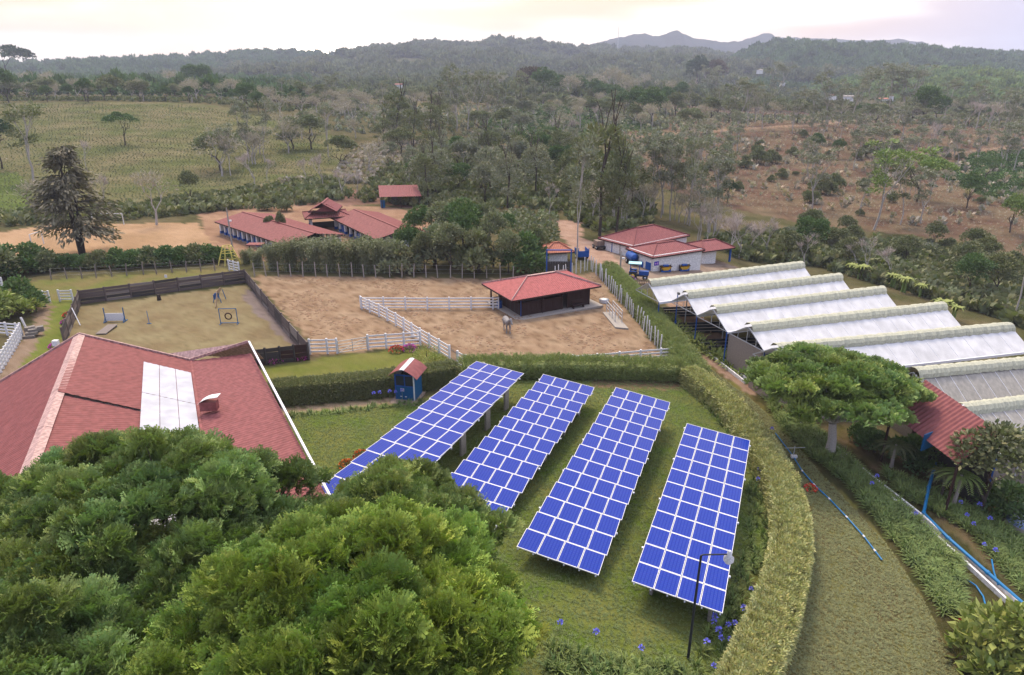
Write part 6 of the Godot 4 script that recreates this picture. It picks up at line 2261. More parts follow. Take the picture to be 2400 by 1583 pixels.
		"bush":
			tr.tube([Vector3(0, -0.5, 0), Vector3(0, 4, 0)], [0.5, 0.3], 5)
			var lumps := []
			for i in 18:
				var d := rand_dir(r)
				d.y = absf(d.y)
				lumps.append([d * Vector3(4.6, 5.8, 4.6) * r.randf_range(0.55, 1.0) + Vector3(0, 1.2, 0), Vector3.ONE * r.randf_range(1.5, 2.5)])
			leaves_on(lf, lumps, 2000, 1.15, 0.6, r)
		"banana":
			for s in 3:
				var o := Vector3(r.randf_range(-1.6, 1.6), 0, r.randf_range(-1.6, 1.6)) if s else Vector3.ZERO
				tr.tube([o - Vector3(0, 0.4, 0), o + Vector3(0, 4.5, 0)], [0.5, 0.3], 7)
				for k in 8:
					var a := k * 0.8 + r.randf()
					lf.strap(o + Vector3(0, 4.3, 0), Vector3(cos(a) * 0.6, 1.0, sin(a) * 0.6).normalized(), r.randf_range(4.5, 6.0), 1.3, 0.55, tint(r, 0.8, 1.3))
		"palm":
			tr.tube([Vector3(0, -0.4, 0), Vector3(0.2, 3, 0), Vector3(0.1, 6.4, 0)], [0.42, 0.3, 0.24], 8)
			for k in 13:
				var a := k * 0.97
				for s in 14:
					var u := (s + 1) / 14.0
					var d := Vector3(cos(a), 0, sin(a))
					var p := Vector3(0.1, 6.3, 0) + d * u * 4.0 + Vector3(0, 2.2 * u - 3.2 * u * u, 0)
					for w in [-1.0, 1.0]:
						var q: Vector3 = (d.cross(Vector3.UP) * w + d * 0.7 + Vector3(0, -0.4, 0)).normalized()
						lf.leaf(p, q, q.cross(d).normalized(), 1.5 * (1.1 - 0.6 * u), 0.18, tint(r, 0.8, 1.25))
	return [tr.done(), lf.done()]

func kind_of(kind: String, variant: int) -> Array:
	var key := kind + str(variant)
	if not protos.has(key):
		protos[key] = make_kind(kind, variant + 1)
	return protos[key]

func plant_tree(kind: String, e: Array, leaf: String, bark: String, label: String, group := "", wide := 1.0, called := "") -> void:
	var v := rng.randi() % 3
	var m := kind_of(kind, v)
	if called == "":
		called = {"round": "broadleaf_tree", "flat": "spreading_tree", "tall": "tall_tree", "airy": "pale_trunked_tree", "bare": "leafless_tree", "twiggy": "dry_tree", "conifer": "conifer", "bamboo": "bamboo_clump", "bush": "shrub", "banana": "banana_plant", "palm": "palm_tree"}[kind]
	var cat: String = {"bamboo": "bamboo", "bush": "shrub", "banana": "banana plant"}.get(kind, "tree")
	var t := thing(called, label, cat, at(Vector2(e[0], e[1])), rng.randf() * TAU, group)
	var s: float = e[2] / 10.0
	t.scale = Vector3(s * wide * rng.randf_range(0.9, 1.1), s, s * wide * rng.randf_range(0.9, 1.1))
	part(t, "culms" if kind == "bamboo" else "trunk", m[0], M[bark])
	part(t, "twigs" if kind in ["bare", "twiggy"] else "crown", m[1], M[leaf]).set_meta("kind", "stuff")

func grove(kind: String, list: Array, leaf: String, bark: String, label: String, group: String, wide := 1.0) -> void:
	for e in list:
		plant_tree(kind, e, leaf, bark, label, group, wide * (e[3] if e.size() > 3 else 1.0))

func woods() -> void:
	# trees that stand out, one by one
	plant_tree("conifer", [-60.87, 94.29, 15.17], "leaf_conifer", "bark_dark", "tall dark ragged conifer beside the ball ground", "", 1.25)
	plant_tree("flat", [-482.3, 702.07, 41.63], "leaf_dark", "bark_dark", "huge dark spreading tree on the field's skyline", "", 1.0)
	plant_tree("flat", [-128.64, 175.83, 13.09], "leaf_dark", "bark_dark", "dark layered tree at the edge of the green meadow", "", 0.7)
	plant_tree("airy", [-112.16, 162.21, 11.97], "leaf_olive", "bark_pale", "airy olive tree with a pale trunk in the meadow", "", 1.5)
	plant_tree("flat", [-114.98, 209.74, 10.01], "leaf_deep", "bark_dark", "dark layered tree alone in the crop field", "", 0.85)
	plant_tree("twiggy", [-60.84, 115.72, 11.93], "leaf_dry", "bark_pale", "large leafless tree with a pale forked trunk behind the ball ground", "", 1.0)
	plant_tree("twiggy", [-85.07, 122.85, 8.67], "leaf_dry", "bark_pale", "dry twiggy tree left behind the conifer", "", 1.2)
	plant_tree("round", [-64.19, 137.29, 6.29], "leaf_olive", "bark", "small round green tree above the barn terrace")
	plant_tree("tall", [14.21, 109.11, 16.81], "leaf_olive", "bark", "tallest olive tree standing where the dirt road enters the wood", "", 1.0)
	plant_tree("tall", [16.65, 108.51, 12.34], "leaf_olive", "bark", "tall narrow tree just behind the dirt road", "", 1.1)
	plant_tree("airy", [8.83, 91.09, 12.35], "leaf_grey", "bark_pale", "slender pale-trunked tree next to the blue trailer", "", 0.7)
	plant_tree("round", [-17.44, 190.33, 6.5], "leaf_yellow", "bark", "yellow-green round tree in the middle of the grey wood")
	plant_tree("round", [219.6, 791.8, 37.66], "leaf_rust", "bark_dark", "broad rust-brown tree crown on the ridge", "", 1.2)
	plant_tree("round", [200.44, 791.01, 36.66], "leaf_dark", "bark_dark", "dark tree touching the rust-brown crown on the ridge")
	plant_tree("round", [12.45, 479.22, 24.32], "leaf_rust", "bark_dark", "purple-brown tree on the ridge above the pale trunks", "", 1.1)
	plant_tree("round", [48.8, 109.57, 7.88], "leaf_deep", "bark_dark", "dense dark tree behind the far greenhouse", "", 0.95)
	plant_tree("round", [64.85, 92.76, 6.71], "leaf_deep", "bark_dark", "dark bushy tree beyond the greenhouse ridge ends", "", 1.0)
	plant_tree("airy", [63.44, 81.31, 13.87], "leaf_grey", "bark_pale", "very tall thin tree with a bare pale trunk beyond the greenhouses", "", 0.6)
	plant_tree("flat", [96.9, 163.8, 11.43], "leaf_umbrella", "bark", "bright green spreading tree on the brown hillside", "", 1.1)
	plant_tree("round", [38.2, 147.41, 10.51], "leaf_olive", "bark", "olive tree at the foot of the ploughed hillside", "", 0.8)
	plant_tree("round", [48.57, 154.6, 5.12], "leaf_dark", "bark_dark", "small dark round tree alone on the ploughed soil", "", 1.1)
	plant_tree("airy", [73.67, 137.56, 12.03], "leaf_umbrella", "bark_pale", "green-topped tree with a straight pale trunk on the hillside", "", 1.4)
	plant_tree("airy", [81.48, 142.09, 9], "leaf_olive", "bark_pale", "slim tree beside the straight pale trunk on the hillside", "", 1.2)
	plant_tree("round", [103.76, 155.74, 7.96], "leaf_deep", "bark", "round tree at the edge of the dark green plot")
	plant_tree("flat", [129, 189.29, 6.88], "leaf_deep", "bark", "small spreading tree inside the dark green plot")
	plant_tree("round", [101.29, 137.1, 7.58], "leaf_umbrella", "bark", "leafy tree below the dark green plot")
	plant_tree("round", [-37.46, 104.6, 3.98], "leaf_olive", "bark", "small tree standing against the long barn roof", "", 0.6)
	plant_tree("round", [-35.4, 103.39, 4.48], "leaf_olive", "bark", "second small tree against the long barn roof", "", 0.55)
	# groups of look-alikes
	grove("bare", [[-57.68, 154.98, 9.55], [-57.85, 163.72, 6.36], [-47.43, 159.89, 6.22], [-41.59, 151.85, 8.42], [-34.96, 141.61, 6.47], [-82.4, 192.61, 8.55], [-108.88, 178.41, 7.31], [-76.01, 127.52, 7.51], [-32.57, 145, 5.51]], "twig", "bark_pale", "leafless pale tree on the crop field's lower edge", "leafless trees below the crop field")
	grove("twiggy", [[-340.34, 513.9, 18.34], [-310.09, 492.34, 18.16], [-326.93, 545.27, 12.97], [-250.2, 540.35, 20.57], [-171.8, 424.63, 14.18], [-265.9, 533.18, 13.95], [-266, 503.14, 11.98], [-281.39, 498.58, 13.65]], "leaf_dry", "bark_pale", "dry brownish tree in the row above the crop field", "dry trees above the crop field", 1.2)
	grove("round", [[-205.34, 294.31, 12.65], [-274.92, 500.31, 14.89], [-205.99, 478.07, 22.21], [-106.04, 288.42, 11.41], [-99.29, 281.1, 8.44], [-192.19, 313.36, 7.48], [-164.34, 321.01, 6.89], [-171.08, 291.21, 9.05], [-189.88, 294.86, 6.34], [-147.36, 307.3, 6.24], [-134.64, 301.13, 6.48], [-116.26, 302.05, 7.23]], "leaf_deep", "bark", "dark green tree in the row above the crop field", "green trees above the crop field", 1.1)
	grove("twiggy", [[-88.74, 273.95, 10.22], [-83.72, 285.18, 9.95], [-68.03, 262.77, 11.44], [-60.66, 272.71, 10.22], [-52.44, 272.52, 8.9], [-82.22, 302.08, 9.07], [-70.74, 295.27, 9.24], [-67.01, 329.83, 9.9], [-110.3, 370.01, 10.18], [-151.34, 462.71, 11.04], [-59.08, 341.22, 10.25]], "leaf_dry", "bark_pale", "pinkish dry tree in the hollow under the low sun", "dry trees in the hollow", 1.3)
	grove("tall", [[-38.12, 234.58, 15.48], [-26.52, 230.33, 13.82], [-30.8, 220.2, 12.17], [-23.37, 242.08, 11.82], [-40.81, 223.7, 9.6], [-29.11, 272.5, 11.56]], "leaf_olive", "bark", "feathery olive tree above the grey wood", "feathery trees above the grey wood", 1.3)
	grove("airy", [[-20.85, 267.81, 15.6], [-16.46, 262.09, 15.61], [-14.02, 277.47, 14.79], [-10.06, 284.32, 14.46], [4.41, 298.22, 13.7], [-1.17, 225.27, 9.13], [-25.82, 287.92, 13.92], [-6.86, 294.9, 12.84], [-3.99, 280.32, 11.89], [10.7, 345.47, 12.47]], "leaf_grey", "bark_pale", "slender white-trunked tree in the dark green plantation", "white-trunked plantation trees", 1.0)
	grove("round", [[19.74, 449.43, 22.03], [31.16, 467.81, 17.33], [45.16, 483.25, 17.32], [55.85, 317.68, 14.96], [60.25, 308.56, 15.29], [53.44, 339.5, 12.27], [77.11, 359.77, 12.99], [53.49, 422.44, 15.18], [54.22, 473.99, 15.29], [58.56, 404.6, 13.59], [109.24, 466.1, 16.19]], "leaf_deep", "bark", "dense green tree in the belt on the middle ridge", "green trees of the middle ridge", 1.15)
	grove("twiggy", [[36.4, 446, 21.87], [61.51, 444.24, 26.57], [60.44, 529.23, 22.72], [103.76, 479.89, 22.39], [79.31, 489.02, 23.96], [29.88, 493.28, 19.43], [113.68, 612.95, 24.09], [-19.93, 572.05, 19.76], [-7.12, 648.19, 20.03], [-38.07, 650.53, 19.33]], "leaf_dry", "bark_pale", "grey-brown leafless tree in the belt on the middle ridge", "leafless trees of the middle ridge", 1.1)
	grove("bare", [[14.05, 238.5, 10.22], [22.1, 247.46, 9.98], [33.86, 280.13, 10.2], [6.78, 123.63, 6.84], [-10.85, 225.83, 6.94], [-6.67, 224.56, 6.63]], "twig", "bark_pale", "bare grey tree at the top of the wooded gully", "bare trees of the gully")
	grove("airy", [[85.34, 269.81, 14.75], [96.84, 293.43, 11], [215.04, 587.44, 26.73], [111, 281.77, 10.24], [119.43, 283.69, 10.3], [126.78, 288.99, 13.63], [131.01, 286.65, 11.1], [151.01, 316.62, 14.89], [202.56, 404.47, 20.48], [222.06, 423.24, 22.94], [227.02, 415.99, 20.05], [228.81, 410.22, 20.26], [203.78, 337.54, 14.26], [98.09, 278.73, 10.14], [170.56, 633.5, 18.89], [166.45, 584.78, 18.17], [181.5, 261.01, 12.75], [192.22, 295.04, 12.52]], "leaf_grey", "bark_pale", "thin grey-green tree along the crest of the ploughed hillside", "thin trees on the hillside crest", 1.35)
	grove("bare", [[182.63, 286.74, 13.91], [169.74, 252.5, 15.44], [137.56, 233.19, 11.49], [146.7, 232.94, 9.18], [161.82, 471.77, 14.17], [154.39, 614.26, 17.59], [125.34, 205.34, 7.67]], "twig", "bark_pale", "bare white-stemmed tree on the crest of the ploughed hillside", "bare trees on the hillside crest", 1.1)
	grove("round", [[176.41, 307.16, 16.33], [188.51, 317.68, 12.66], [98.63, 228.85, 7.91], [106.58, 229.31, 6.23], [57.33, 224.19, 6.36], [147.22, 300.75, 9.08], [215.33, 320.82, 7.76], [212.76, 302.67, 8.07], [196.34, 309.08, 7.48]], "leaf_deep", "bark", "dark round tree scattered on the ploughed hillside", "dark trees on the hillside")
	grove("bush", [[57.71, 202.31, 3.28], [65.48, 211.73, 3.42], [70.06, 209.56, 4.43], [76.76, 218.04, 5.94], [81.62, 220.38, 4.64], [46.66, 203.53, 2.78], [51.4, 202.25, 3.02], [92.73, 231.99, 3.43], [117.59, 233.3, 4.89], [124.04, 237.8, 4.39], [131.58, 241.2, 3.85], [112.43, 228.22, 3.67], [77.91, 173.77, 5.72], [84.04, 180.32, 5.01], [70.5, 162.18, 3.72], [120.96, 217.59, 4.05]], "leaf_olive", "bark", "rounded shrub on the ploughed hillside", "shrubs on the hillside", 1.0)
	grove("bare", [[33.69, 102.62, 7.64], [35.66, 104.36, 7.62], [38.67, 108.45, 6.47], [41.13, 108.12, 7.04], [31.48, 113.68, 6.7], [31.77, 109.26, 5.76], [44.53, 100.75, 6.1], [54.79, 101.99, 6.54], [57.58, 100.23, 5.98], [34.02, 112.15, 6.64], [32.58, 127.61, 5.78], [54.39, 104.67, 5.64]], "twig", "bark_pale", "bare pale tree in the thicket behind the greenhouses", "bare trees behind the greenhouses", 1.15)
	# the wooded gully in the middle and the thicket behind the greenhouses
	var r := RandomNumberGenerator.new()
	r.seed = 99
	var gully := poly(PackedFloat32Array([-33.93, 161.11, -31.49, 190.21, -17.41, 204.46, 1.59, 225.6, 20.28, 234.48, 32.81, 212.19, 29.67, 163.01, 21.83, 121.98, 14.93, 110.35, 9.58, 124.45, 0.98, 134.71, -8.61, 125.45, -15.6, 131.14, -25.64, 152.95]))
	var k := 0
	for p in scatter(gully, 74, r):
		var h := r.randf_range(7.0, 11.5)
		var which := r.randf()
		if which < 0.55:
			plant_tree("round", [p.x, p.y, h * 0.85], ["leaf_grey", "leaf_olive", "leaf_deep"][k % 3], "bark", ["grey-green tree in the wooded gully", "olive tree in the wooded gully", "deep green tree in the wooded gully"][k % 3], "trees of the wooded gully", r.randf_range(0.95, 1.3))
		elif which < 0.8:
			plant_tree("tall", [p.x, p.y, h], "leaf_grey" if k % 2 else "leaf_olive", "bark", "feathery tree in the wooded gully", "trees of the wooded gully", 1.3)
		else:
			plant_tree("twiggy", [p.x, p.y, h * 0.8], "leaf_dry", "bark_pale", "dry grey tree in the wooded gully", "trees of the wooded gully", 1.0)
		k += 1
	var roadside := poly(PackedFloat32Array([13.84, 127.48, 26.76, 146.02, 37.4, 130.29, 38.74, 118.02, 33.5, 110.33, 29.34, 117.2, 24.4, 123.2, 17.18, 116.42]))
	for p in scatter(roadside, 26, r):
		if r.randf() < 0.5:
			plant_tree("airy", [p.x, p.y, r.randf_range(8.0, 12.0)], "leaf_grey", "bark_pale", "thin grey tree behind the white farm buildings", "thin trees behind the farm buildings", 1.0)
		else:
			plant_tree("twiggy", [p.x, p.y, r.randf_range(6.0, 9.0)], "leaf_dry", "bark_pale", "dry tree behind the white farm buildings", "dry trees behind the farm buildings", 1.0)
	var slope_foot := poly(PackedFloat32Array([35.05, 115.85, 50.2, 128.37, 66.94, 128.53, 81.44, 124.88, 93.29, 110.46, 69.01, 79.39, 65.03, 81.6, 64.07, 86.48, 59.99, 91.43, 55.61, 102.28, 50.36, 109.01, 39.46, 106.6]))
	for p in scatter(slope_foot, 70, r):
		if k % 3 == 0:
			plant_tree("round", [p.x, p.y, r.randf_range(4.0, 6.5)], "leaf_olive", "bark", "olive tree in the thicket behind the greenhouses", "trees behind the greenhouses", 1.2)
		else:
			plant_tree("bush", [p.x, p.y, r.randf_range(1.8, 3.4)], ["leaf_olive", "leaf_grey"][k % 2], "bark", ["olive shrub in the thicket behind the greenhouses", "grey-green shrub in the thicket behind the greenhouses"][k % 2], "shrubs behind the greenhouses", 1.1)
		k += 1
	grove("banana", [[51.92, 100.94, 3.01], [52.66, 99.05, 3.37], [55.41, 94.95, 3.12], [55.5, 92.23, 3.43], [56.66, 90.47, 2.88], [53.53, 80.7, 3.41], [54.5, 79.17, 3.03], [50.02, 107.39, 2.6]], "leaf_yellow", "leaf_strap", "banana plant beyond the greenhouse ridge ends", "banana plants behind the greenhouses", 0.9)
	# brown hillside: scattered small trees
	var hillside := poly(PackedFloat32Array([34.23, 176.8, 57.15, 252.54, 81.1, 260.84, 127.89, 277.51, 169.73, 276.66, 189.92, 262.31, 108.13, 143.08, 85.53, 139.58, 66.17, 146.76, 50.21, 156.15]))
	for p in scatter(hillside, 46, r):
		plant_tree("airy", [p.x, p.y, r.randf_range(6.0, 10.0)], "leaf_grey", "bark_pale", "thin grey-green tree on the open ploughed hillside", "thin trees on the open hillside", 1.3)
	for p in scatter(hillside, 70, r):
		plant_tree("twiggy" if k % 2 else "bush", [p.x, p.y, r.randf_range(3.0, 7.0) * (1.0 if k % 2 else 0.5)], "leaf_dry" if k % 2 else "leaf_olive", "bark_pale", "small dry tree on the ploughed hillside" if k % 2 else "low olive shrub on the ploughed hillside", "dry trees on the hillside" if k % 2 else "low shrubs on the hillside")
		k += 1
	# belts of trees along the crests
	for z in [
		[poly(PackedFloat32Array([-235, 300, -60, 300, -66, 345, -270, 345])), 46, "the belt above the crop field"],
		[poly(PackedFloat32Array([-62, 250, 70, 250, 125, 415, -110, 415])), 90, "the belt on the middle ridge"],
		[poly(PackedFloat32Array([85, 292, 265, 292, 350, 420, 120, 420])), 80, "the belt on the hillside crest"],
		[poly(PackedFloat32Array([-75, 165, -30, 165, -35, 245, -95, 245])), 26, "the dry hollow behind the barns"],
	]:
		for p in scatter(z[0], z[1], r):
			var pick := r.randf()
			if pick < 0.45:
				plant_tree("twiggy", [p.x, p.y, r.randf_range(8.0, 13.0)], "leaf_dry", "bark_pale", "pale leafless tree in " + z[2], "pale trees in " + z[2], 1.15)
			elif pick < 0.58:
				plant_tree("airy", [p.x, p.y, r.randf_range(8.0, 12.0)], "leaf_grey", "bark_pale", "grey-green tree with a pale trunk in " + z[2], "pale-trunked trees in " + z[2], 1.05)
			else:
				plant_tree("round", [p.x, p.y, r.randf_range(6.5, 11.0)], ["leaf_olive", "leaf_bamboo", "leaf_grey"][k % 3], "bark", ["olive tree in ", "pale green tree in ", "grey-green bushy tree in "][k % 3] + z[2], "leafy trees in " + z[2], 1.4)
			k += 1
	# shrub row on the far side of the arena, and the bamboo thicket
	for e in [[-65.04, 80.72, 5.48], [-64.22, 83.73, 4.52], [-62.62, 85.86, 4.16], [-60.41, 85.89, 3.24], [-58.7, 86.76, 2.57], [-56.69, 87.2, 2.46], [-54.42, 87.4, 2.7], [-52.25, 87.59, 2.94], [-50.01, 88, 2.96], [-48.1, 88.43, 3.09], [-46.23, 88.86, 3.22], [-44.59, 89.31, 2.75], [-42.93, 89.77, 3], [-41.2, 90.25, 2.78], [-39.82, 90.74, 2.43]]:
		plant_tree("bush", e, "leaf_deep" if k % 3 else "leaf_olive", "bark", "dense dark shrub in the row behind the arena" if k % 3 else "lighter shrub in the row behind the arena", "shrub row behind the arena", 1.25)
		k += 1
	for e in [[-35.78, 89.34, 2.16], [-33.64, 87.52, 2.59], [-31.04, 86.21, 3.83], [-28.67, 85.8, 4.39], [-26.11, 85.84, 4.5], [-23.55, 85.44, 4.72], [-21, 85.49, 4.72], [-18.4, 85.31, 4.82], [-16.03, 85.14, 4.59]]:
		plant_tree("bamboo", e, "leaf_bamboo" if k % 3 else "leaf_olive", "leaf_bamboo", "arching bamboo clump in the thicket behind the corral" if k % 3 else "darker arching clump in the thicket behind the corral", "bamboo thicket behind the corral", rng.randf_range(0.9, 1.4))
		k += 1
	for e in [[-14.58, 84.74, 4.8], [-13.57, 87.38, 5.74], [-11.27, 84.79, 5.25], [-10.21, 87.85, 6.93], [-7.94, 84.73, 6.38], [-6.34, 88.18, 7.77], [-4.23, 84.59, 6.6], [-2.48, 87.56, 7.14], [-0.47, 84.45, 5.91], [1.48, 85.69, 5.76], [3.3, 88.37, 4.97], [-17.7, 88.21, 3.9], [-20.08, 88.63, 3.21], [-23.24, 88.57, 2.97], [-28.24, 88.96, 2.63]]:
		plant_tree("bush" if k % 3 == 0 else "round", e, ["leaf_bamboo", "leaf_deep", "leaf_olive", "leaf_bamboo"][k % 4], "bark", ["bushy grey-green tree at the thicket's right end", "deep green tree in the thicket behind the corral", "olive tree in the thicket behind the corral", "pale bushy tree in the thicket behind the corral"][k % 4], "leafy trees in the thicket behind the corral", rng.randf_range(0.8, 1.05))
		k += 1
	for e in [[-13.03, 99.43, 6.22], [-9.88, 96.57, 7.01], [-7.07, 96.47, 7.51], [-4, 97.74, 6.7], [-1.52, 100.57, 5.29], [-12.42, 108.83, 4.26], [-15.24, 103.92, 4.09], [-8.94, 108.78, 5.67], [-5.54, 110.39, 5.03]]:
		plant_tree("round", e, "leaf_deep" if k % 2 else "leaf_bamboo", "bark", "leafy tree rising behind the bamboo thicket" if k % 2 else "pale leafy tree rising behind the bamboo thicket", "trees behind the bamboo thicket", 1.1)
		k += 1
	# shrubs by the left path
	plant_tree("bush", [-51.7, 66.03, 3.82], "leaf_yellow", "bark", "rounded yellow-green shrub beside the left fence gap", "", 1.3, "garden_shrub")
	plant_tree("bush", [-52.44, 69.07, 4.25], "leaf_deep", "bark", "dark shrub behind the yellow-green one by the path", "", 1.0, "garden_shrub")
	plant_tree("bush", [-31.62, 104.09, 1.78], "leaf_dark", "bark_dark", "small dark clipped bush against the long barn roof", "", 1.4, "garden_shrub")
	plant_tree("bush", [-46.54, 129.71, 2.5], "leaf_olive", "bark", "small tree clump on the terrace above the long barn", "", 1.4, "garden_shrub")
	plant_tree("bush", [-42.58, 128.81, 2.64], "leaf_olive", "bark", "second small clump on the terrace above the long barn", "", 1.0, "garden_shrub")
	far_woods()

func far_woods() -> void:
	var r := RandomNumberGenerator.new()
	r.seed = 500
	var lf := LB.new()
	var lumps := []
	for i in 6:
		var d := rand_dir(r)
		d.y = absf(d.y) * 0.8
		lumps.append([d * Vector3(3.0, 2.6, 3.0) + Vector3(0, 4.0, 0), Vector3.ONE * r.randf_range(1.6, 2.6)])
	leaves_on(lf, lumps, 150, 2.6, 1.7, r, 0.4, 0.8)
	var mesh := lf.done()
	var f := FastNoiseLite.new()
	f.seed = 77
	f.frequency = 1.0
	var labels := ["", "wood covering the left blue ridge", "patchy wood on the long central ridge", "dense wood on the blue right-hand hill", "light green wood on the low knoll"]
	var counts := [0, 5200, 9000, 9500, 2600]
	var mats := ["", "leaf_deep", "leaf_olive", "leaf_deep", "leaf_umbrella"]
	for h in range(1, hill_grids.size()):
		var g: Array = hill_grids[h]
		var xf := []
		var tn := PackedColorArray()
		var tries := 0
		while xf.size() < counts[h] and tries < counts[h] * 4:
			tries += 1
			var i := r.randi() % int(g[1])
			var j := r.randi() % int(g[2] * 0.8)
			var wd: int = g[2] + 1
			var p: Vector3 = g[0][i * wd + j].lerp(g[0][(i + 1) * wd + j + 1], r.randf())
			p = p.lerp(g[0][(i + 1) * wd + j], r.randf() * 0.6)
			if f.get_noise_2d(p.x * 0.008, p.z * 0.008) < (-0.12 if h == 2 else -0.35):
				continue
			var s := r.randf_range(0.7, 1.5) * (1.5 if h < 4 else 1.0)
			xf.append(Transform3D(Basis(Vector3.UP, r.randf() * TAU).scaled(Vector3(s, s * r.randf_range(0.7, 1.2), s)), p - Vector3(0, 1.5, 0)))
			var t := tint(r, 0.65, 1.25)
			tn.append(t)
		var o := copies(self, "distant_wood", mesh, M[mats[h]], xf, tn)
		o.set_meta("label", labels[h])
		o.set_meta("category", "wood")
	# trees and scrub filling the country between the crop fields and the ridges
	var zones := [
		[poly(PackedFloat32Array([-330, 335, -95, 335, -280, 1000, -950, 1000])), 1500, "leaf_deep", "wood beyond the crop field's tree row", 0.7, 1.3],
		[poly(PackedFloat32Array([-150, 430, 105, 430, 280, 1150, -400, 1150])), 2600, "leaf_olive", "patchy wood at the foot of the central ridge", 0.6, 1.2],
		[poly(PackedFloat32Array([105, 430, 400, 430, 1080, 1150, 280, 1150])), 2600, "leaf_olive", "wooded valley beyond the ploughed hillside", 0.6, 1.2],
	]
	for z in zones:
		var xf := []
		var tn := PackedColorArray()
		for p in scatter(z[0], z[1], r):
			if f.get_noise_2d(p.x * 0.01, p.y * 0.01) < -0.2:
				continue
			var s := r.randf_range(z[4], z[5])
			xf.append(Transform3D(Basis(Vector3.UP, r.randf() * TAU).scaled(Vector3(s, s * r.randf_range(0.8, 1.3), s)), at(p, -0.6)))
			var t := tint(r, 0.7, 1.3)
			tn.append(t)
		var o := copies(self, "distant_wood", mesh, M[z[2]], xf, tn)
		o.set_meta("label", z[3])
		o.set_meta("category", "wood")

# ---------------------------------------------------------------- near trees with feathery leaves
func leafy_tree(called: String, label: String, foot: Vector2, centre: Vector3, radii: Vector3, lumps: int, lump_r: float, flat: float, fronds: int, m: Material, mesh: Mesh, sd: int, trunk_r := 0.28, bark := "bark") -> void:
	var r := RandomNumberGenerator.new()
	r.seed = sd
	var t := thing(called, label, "tree", at(foot))
	var o := t.position
	var c := centre - o
	var tr := MB.new()
	var fork := Vector3(c.x * 0.35, maxf(1.6, (c.y - radii.y) * 0.75), c.z * 0.35)
	tr.tube([Vector3(0, -0.3, 0), fork * 0.5 + Vector3(0.08, 0, 0.05), fork], [trunk_r * 1.25, trunk_r, trunk_r * 0.85], 10, false)
	var xf := []
	var tn := PackedColorArray()
	var spots := []
	for i in lumps:
		var y := 1.0 - 1.25 * (i + 0.5) / lumps
		var a := i * 2.39996 + r.randf_range(-0.35, 0.35)
		var q := sqrt(maxf(0.0, 1.0 - y * y))
		var p := c + Vector3(cos(a) * q, y, sin(a) * q) * radii * r.randf_range(0.72, 1.02)
		var k := fork.lerp(p, 0.55) + Vector3(0, -0.25, 0)
		tr.tube([fork, fork.lerp(k, 0.5) + Vector3(0, 0.2, 0), k, p], [trunk_r * 0.34, trunk_r * 0.26, trunk_r * 0.17, 0.03], 6, false)
		var hue := tint(r, 0.78, 1.2)
		for w in 9:
			var d := rand_dir(r)
			d.y *= 0.55 if flat > 0.5 else 0.22
			var e := p + d * lump_r * r.randf_range(0.5, 1.35)
			tr.tube([k.lerp(p, 0.6), e], [0.03, 0.012], 4, false)
			spots.append([e, lump_r * r.randf_range(0.4, 0.72), hue * tint(r, 0.85, 1.18)])
	part(t, "trunk", tr.done(), M[bark])
	for i in fronds:
		var s: Array = spots[r.randi() % spots.size()]
		var d := rand_dir(r)
		if d.y < -0.15:
			d.y = -d.y
		var p: Vector3 = s[0] + d * Vector3(1, flat, 1) * s[1] * sqrt(r.randf_range(0.3, 1.0))
		var n := (d + (p - c).normalized() * 0.4 + Vector3(0, 0.25, 0) + rand_dir(r) * 0.45).normalized()
		xf.append(facing(n, p, r.randf() * TAU, r.randf_range(0.7, 1.25)))
		tn.append(tint(r, 0.75, 1.25) * s[2])
	copies(t, "crown", mesh, m, xf, tn)

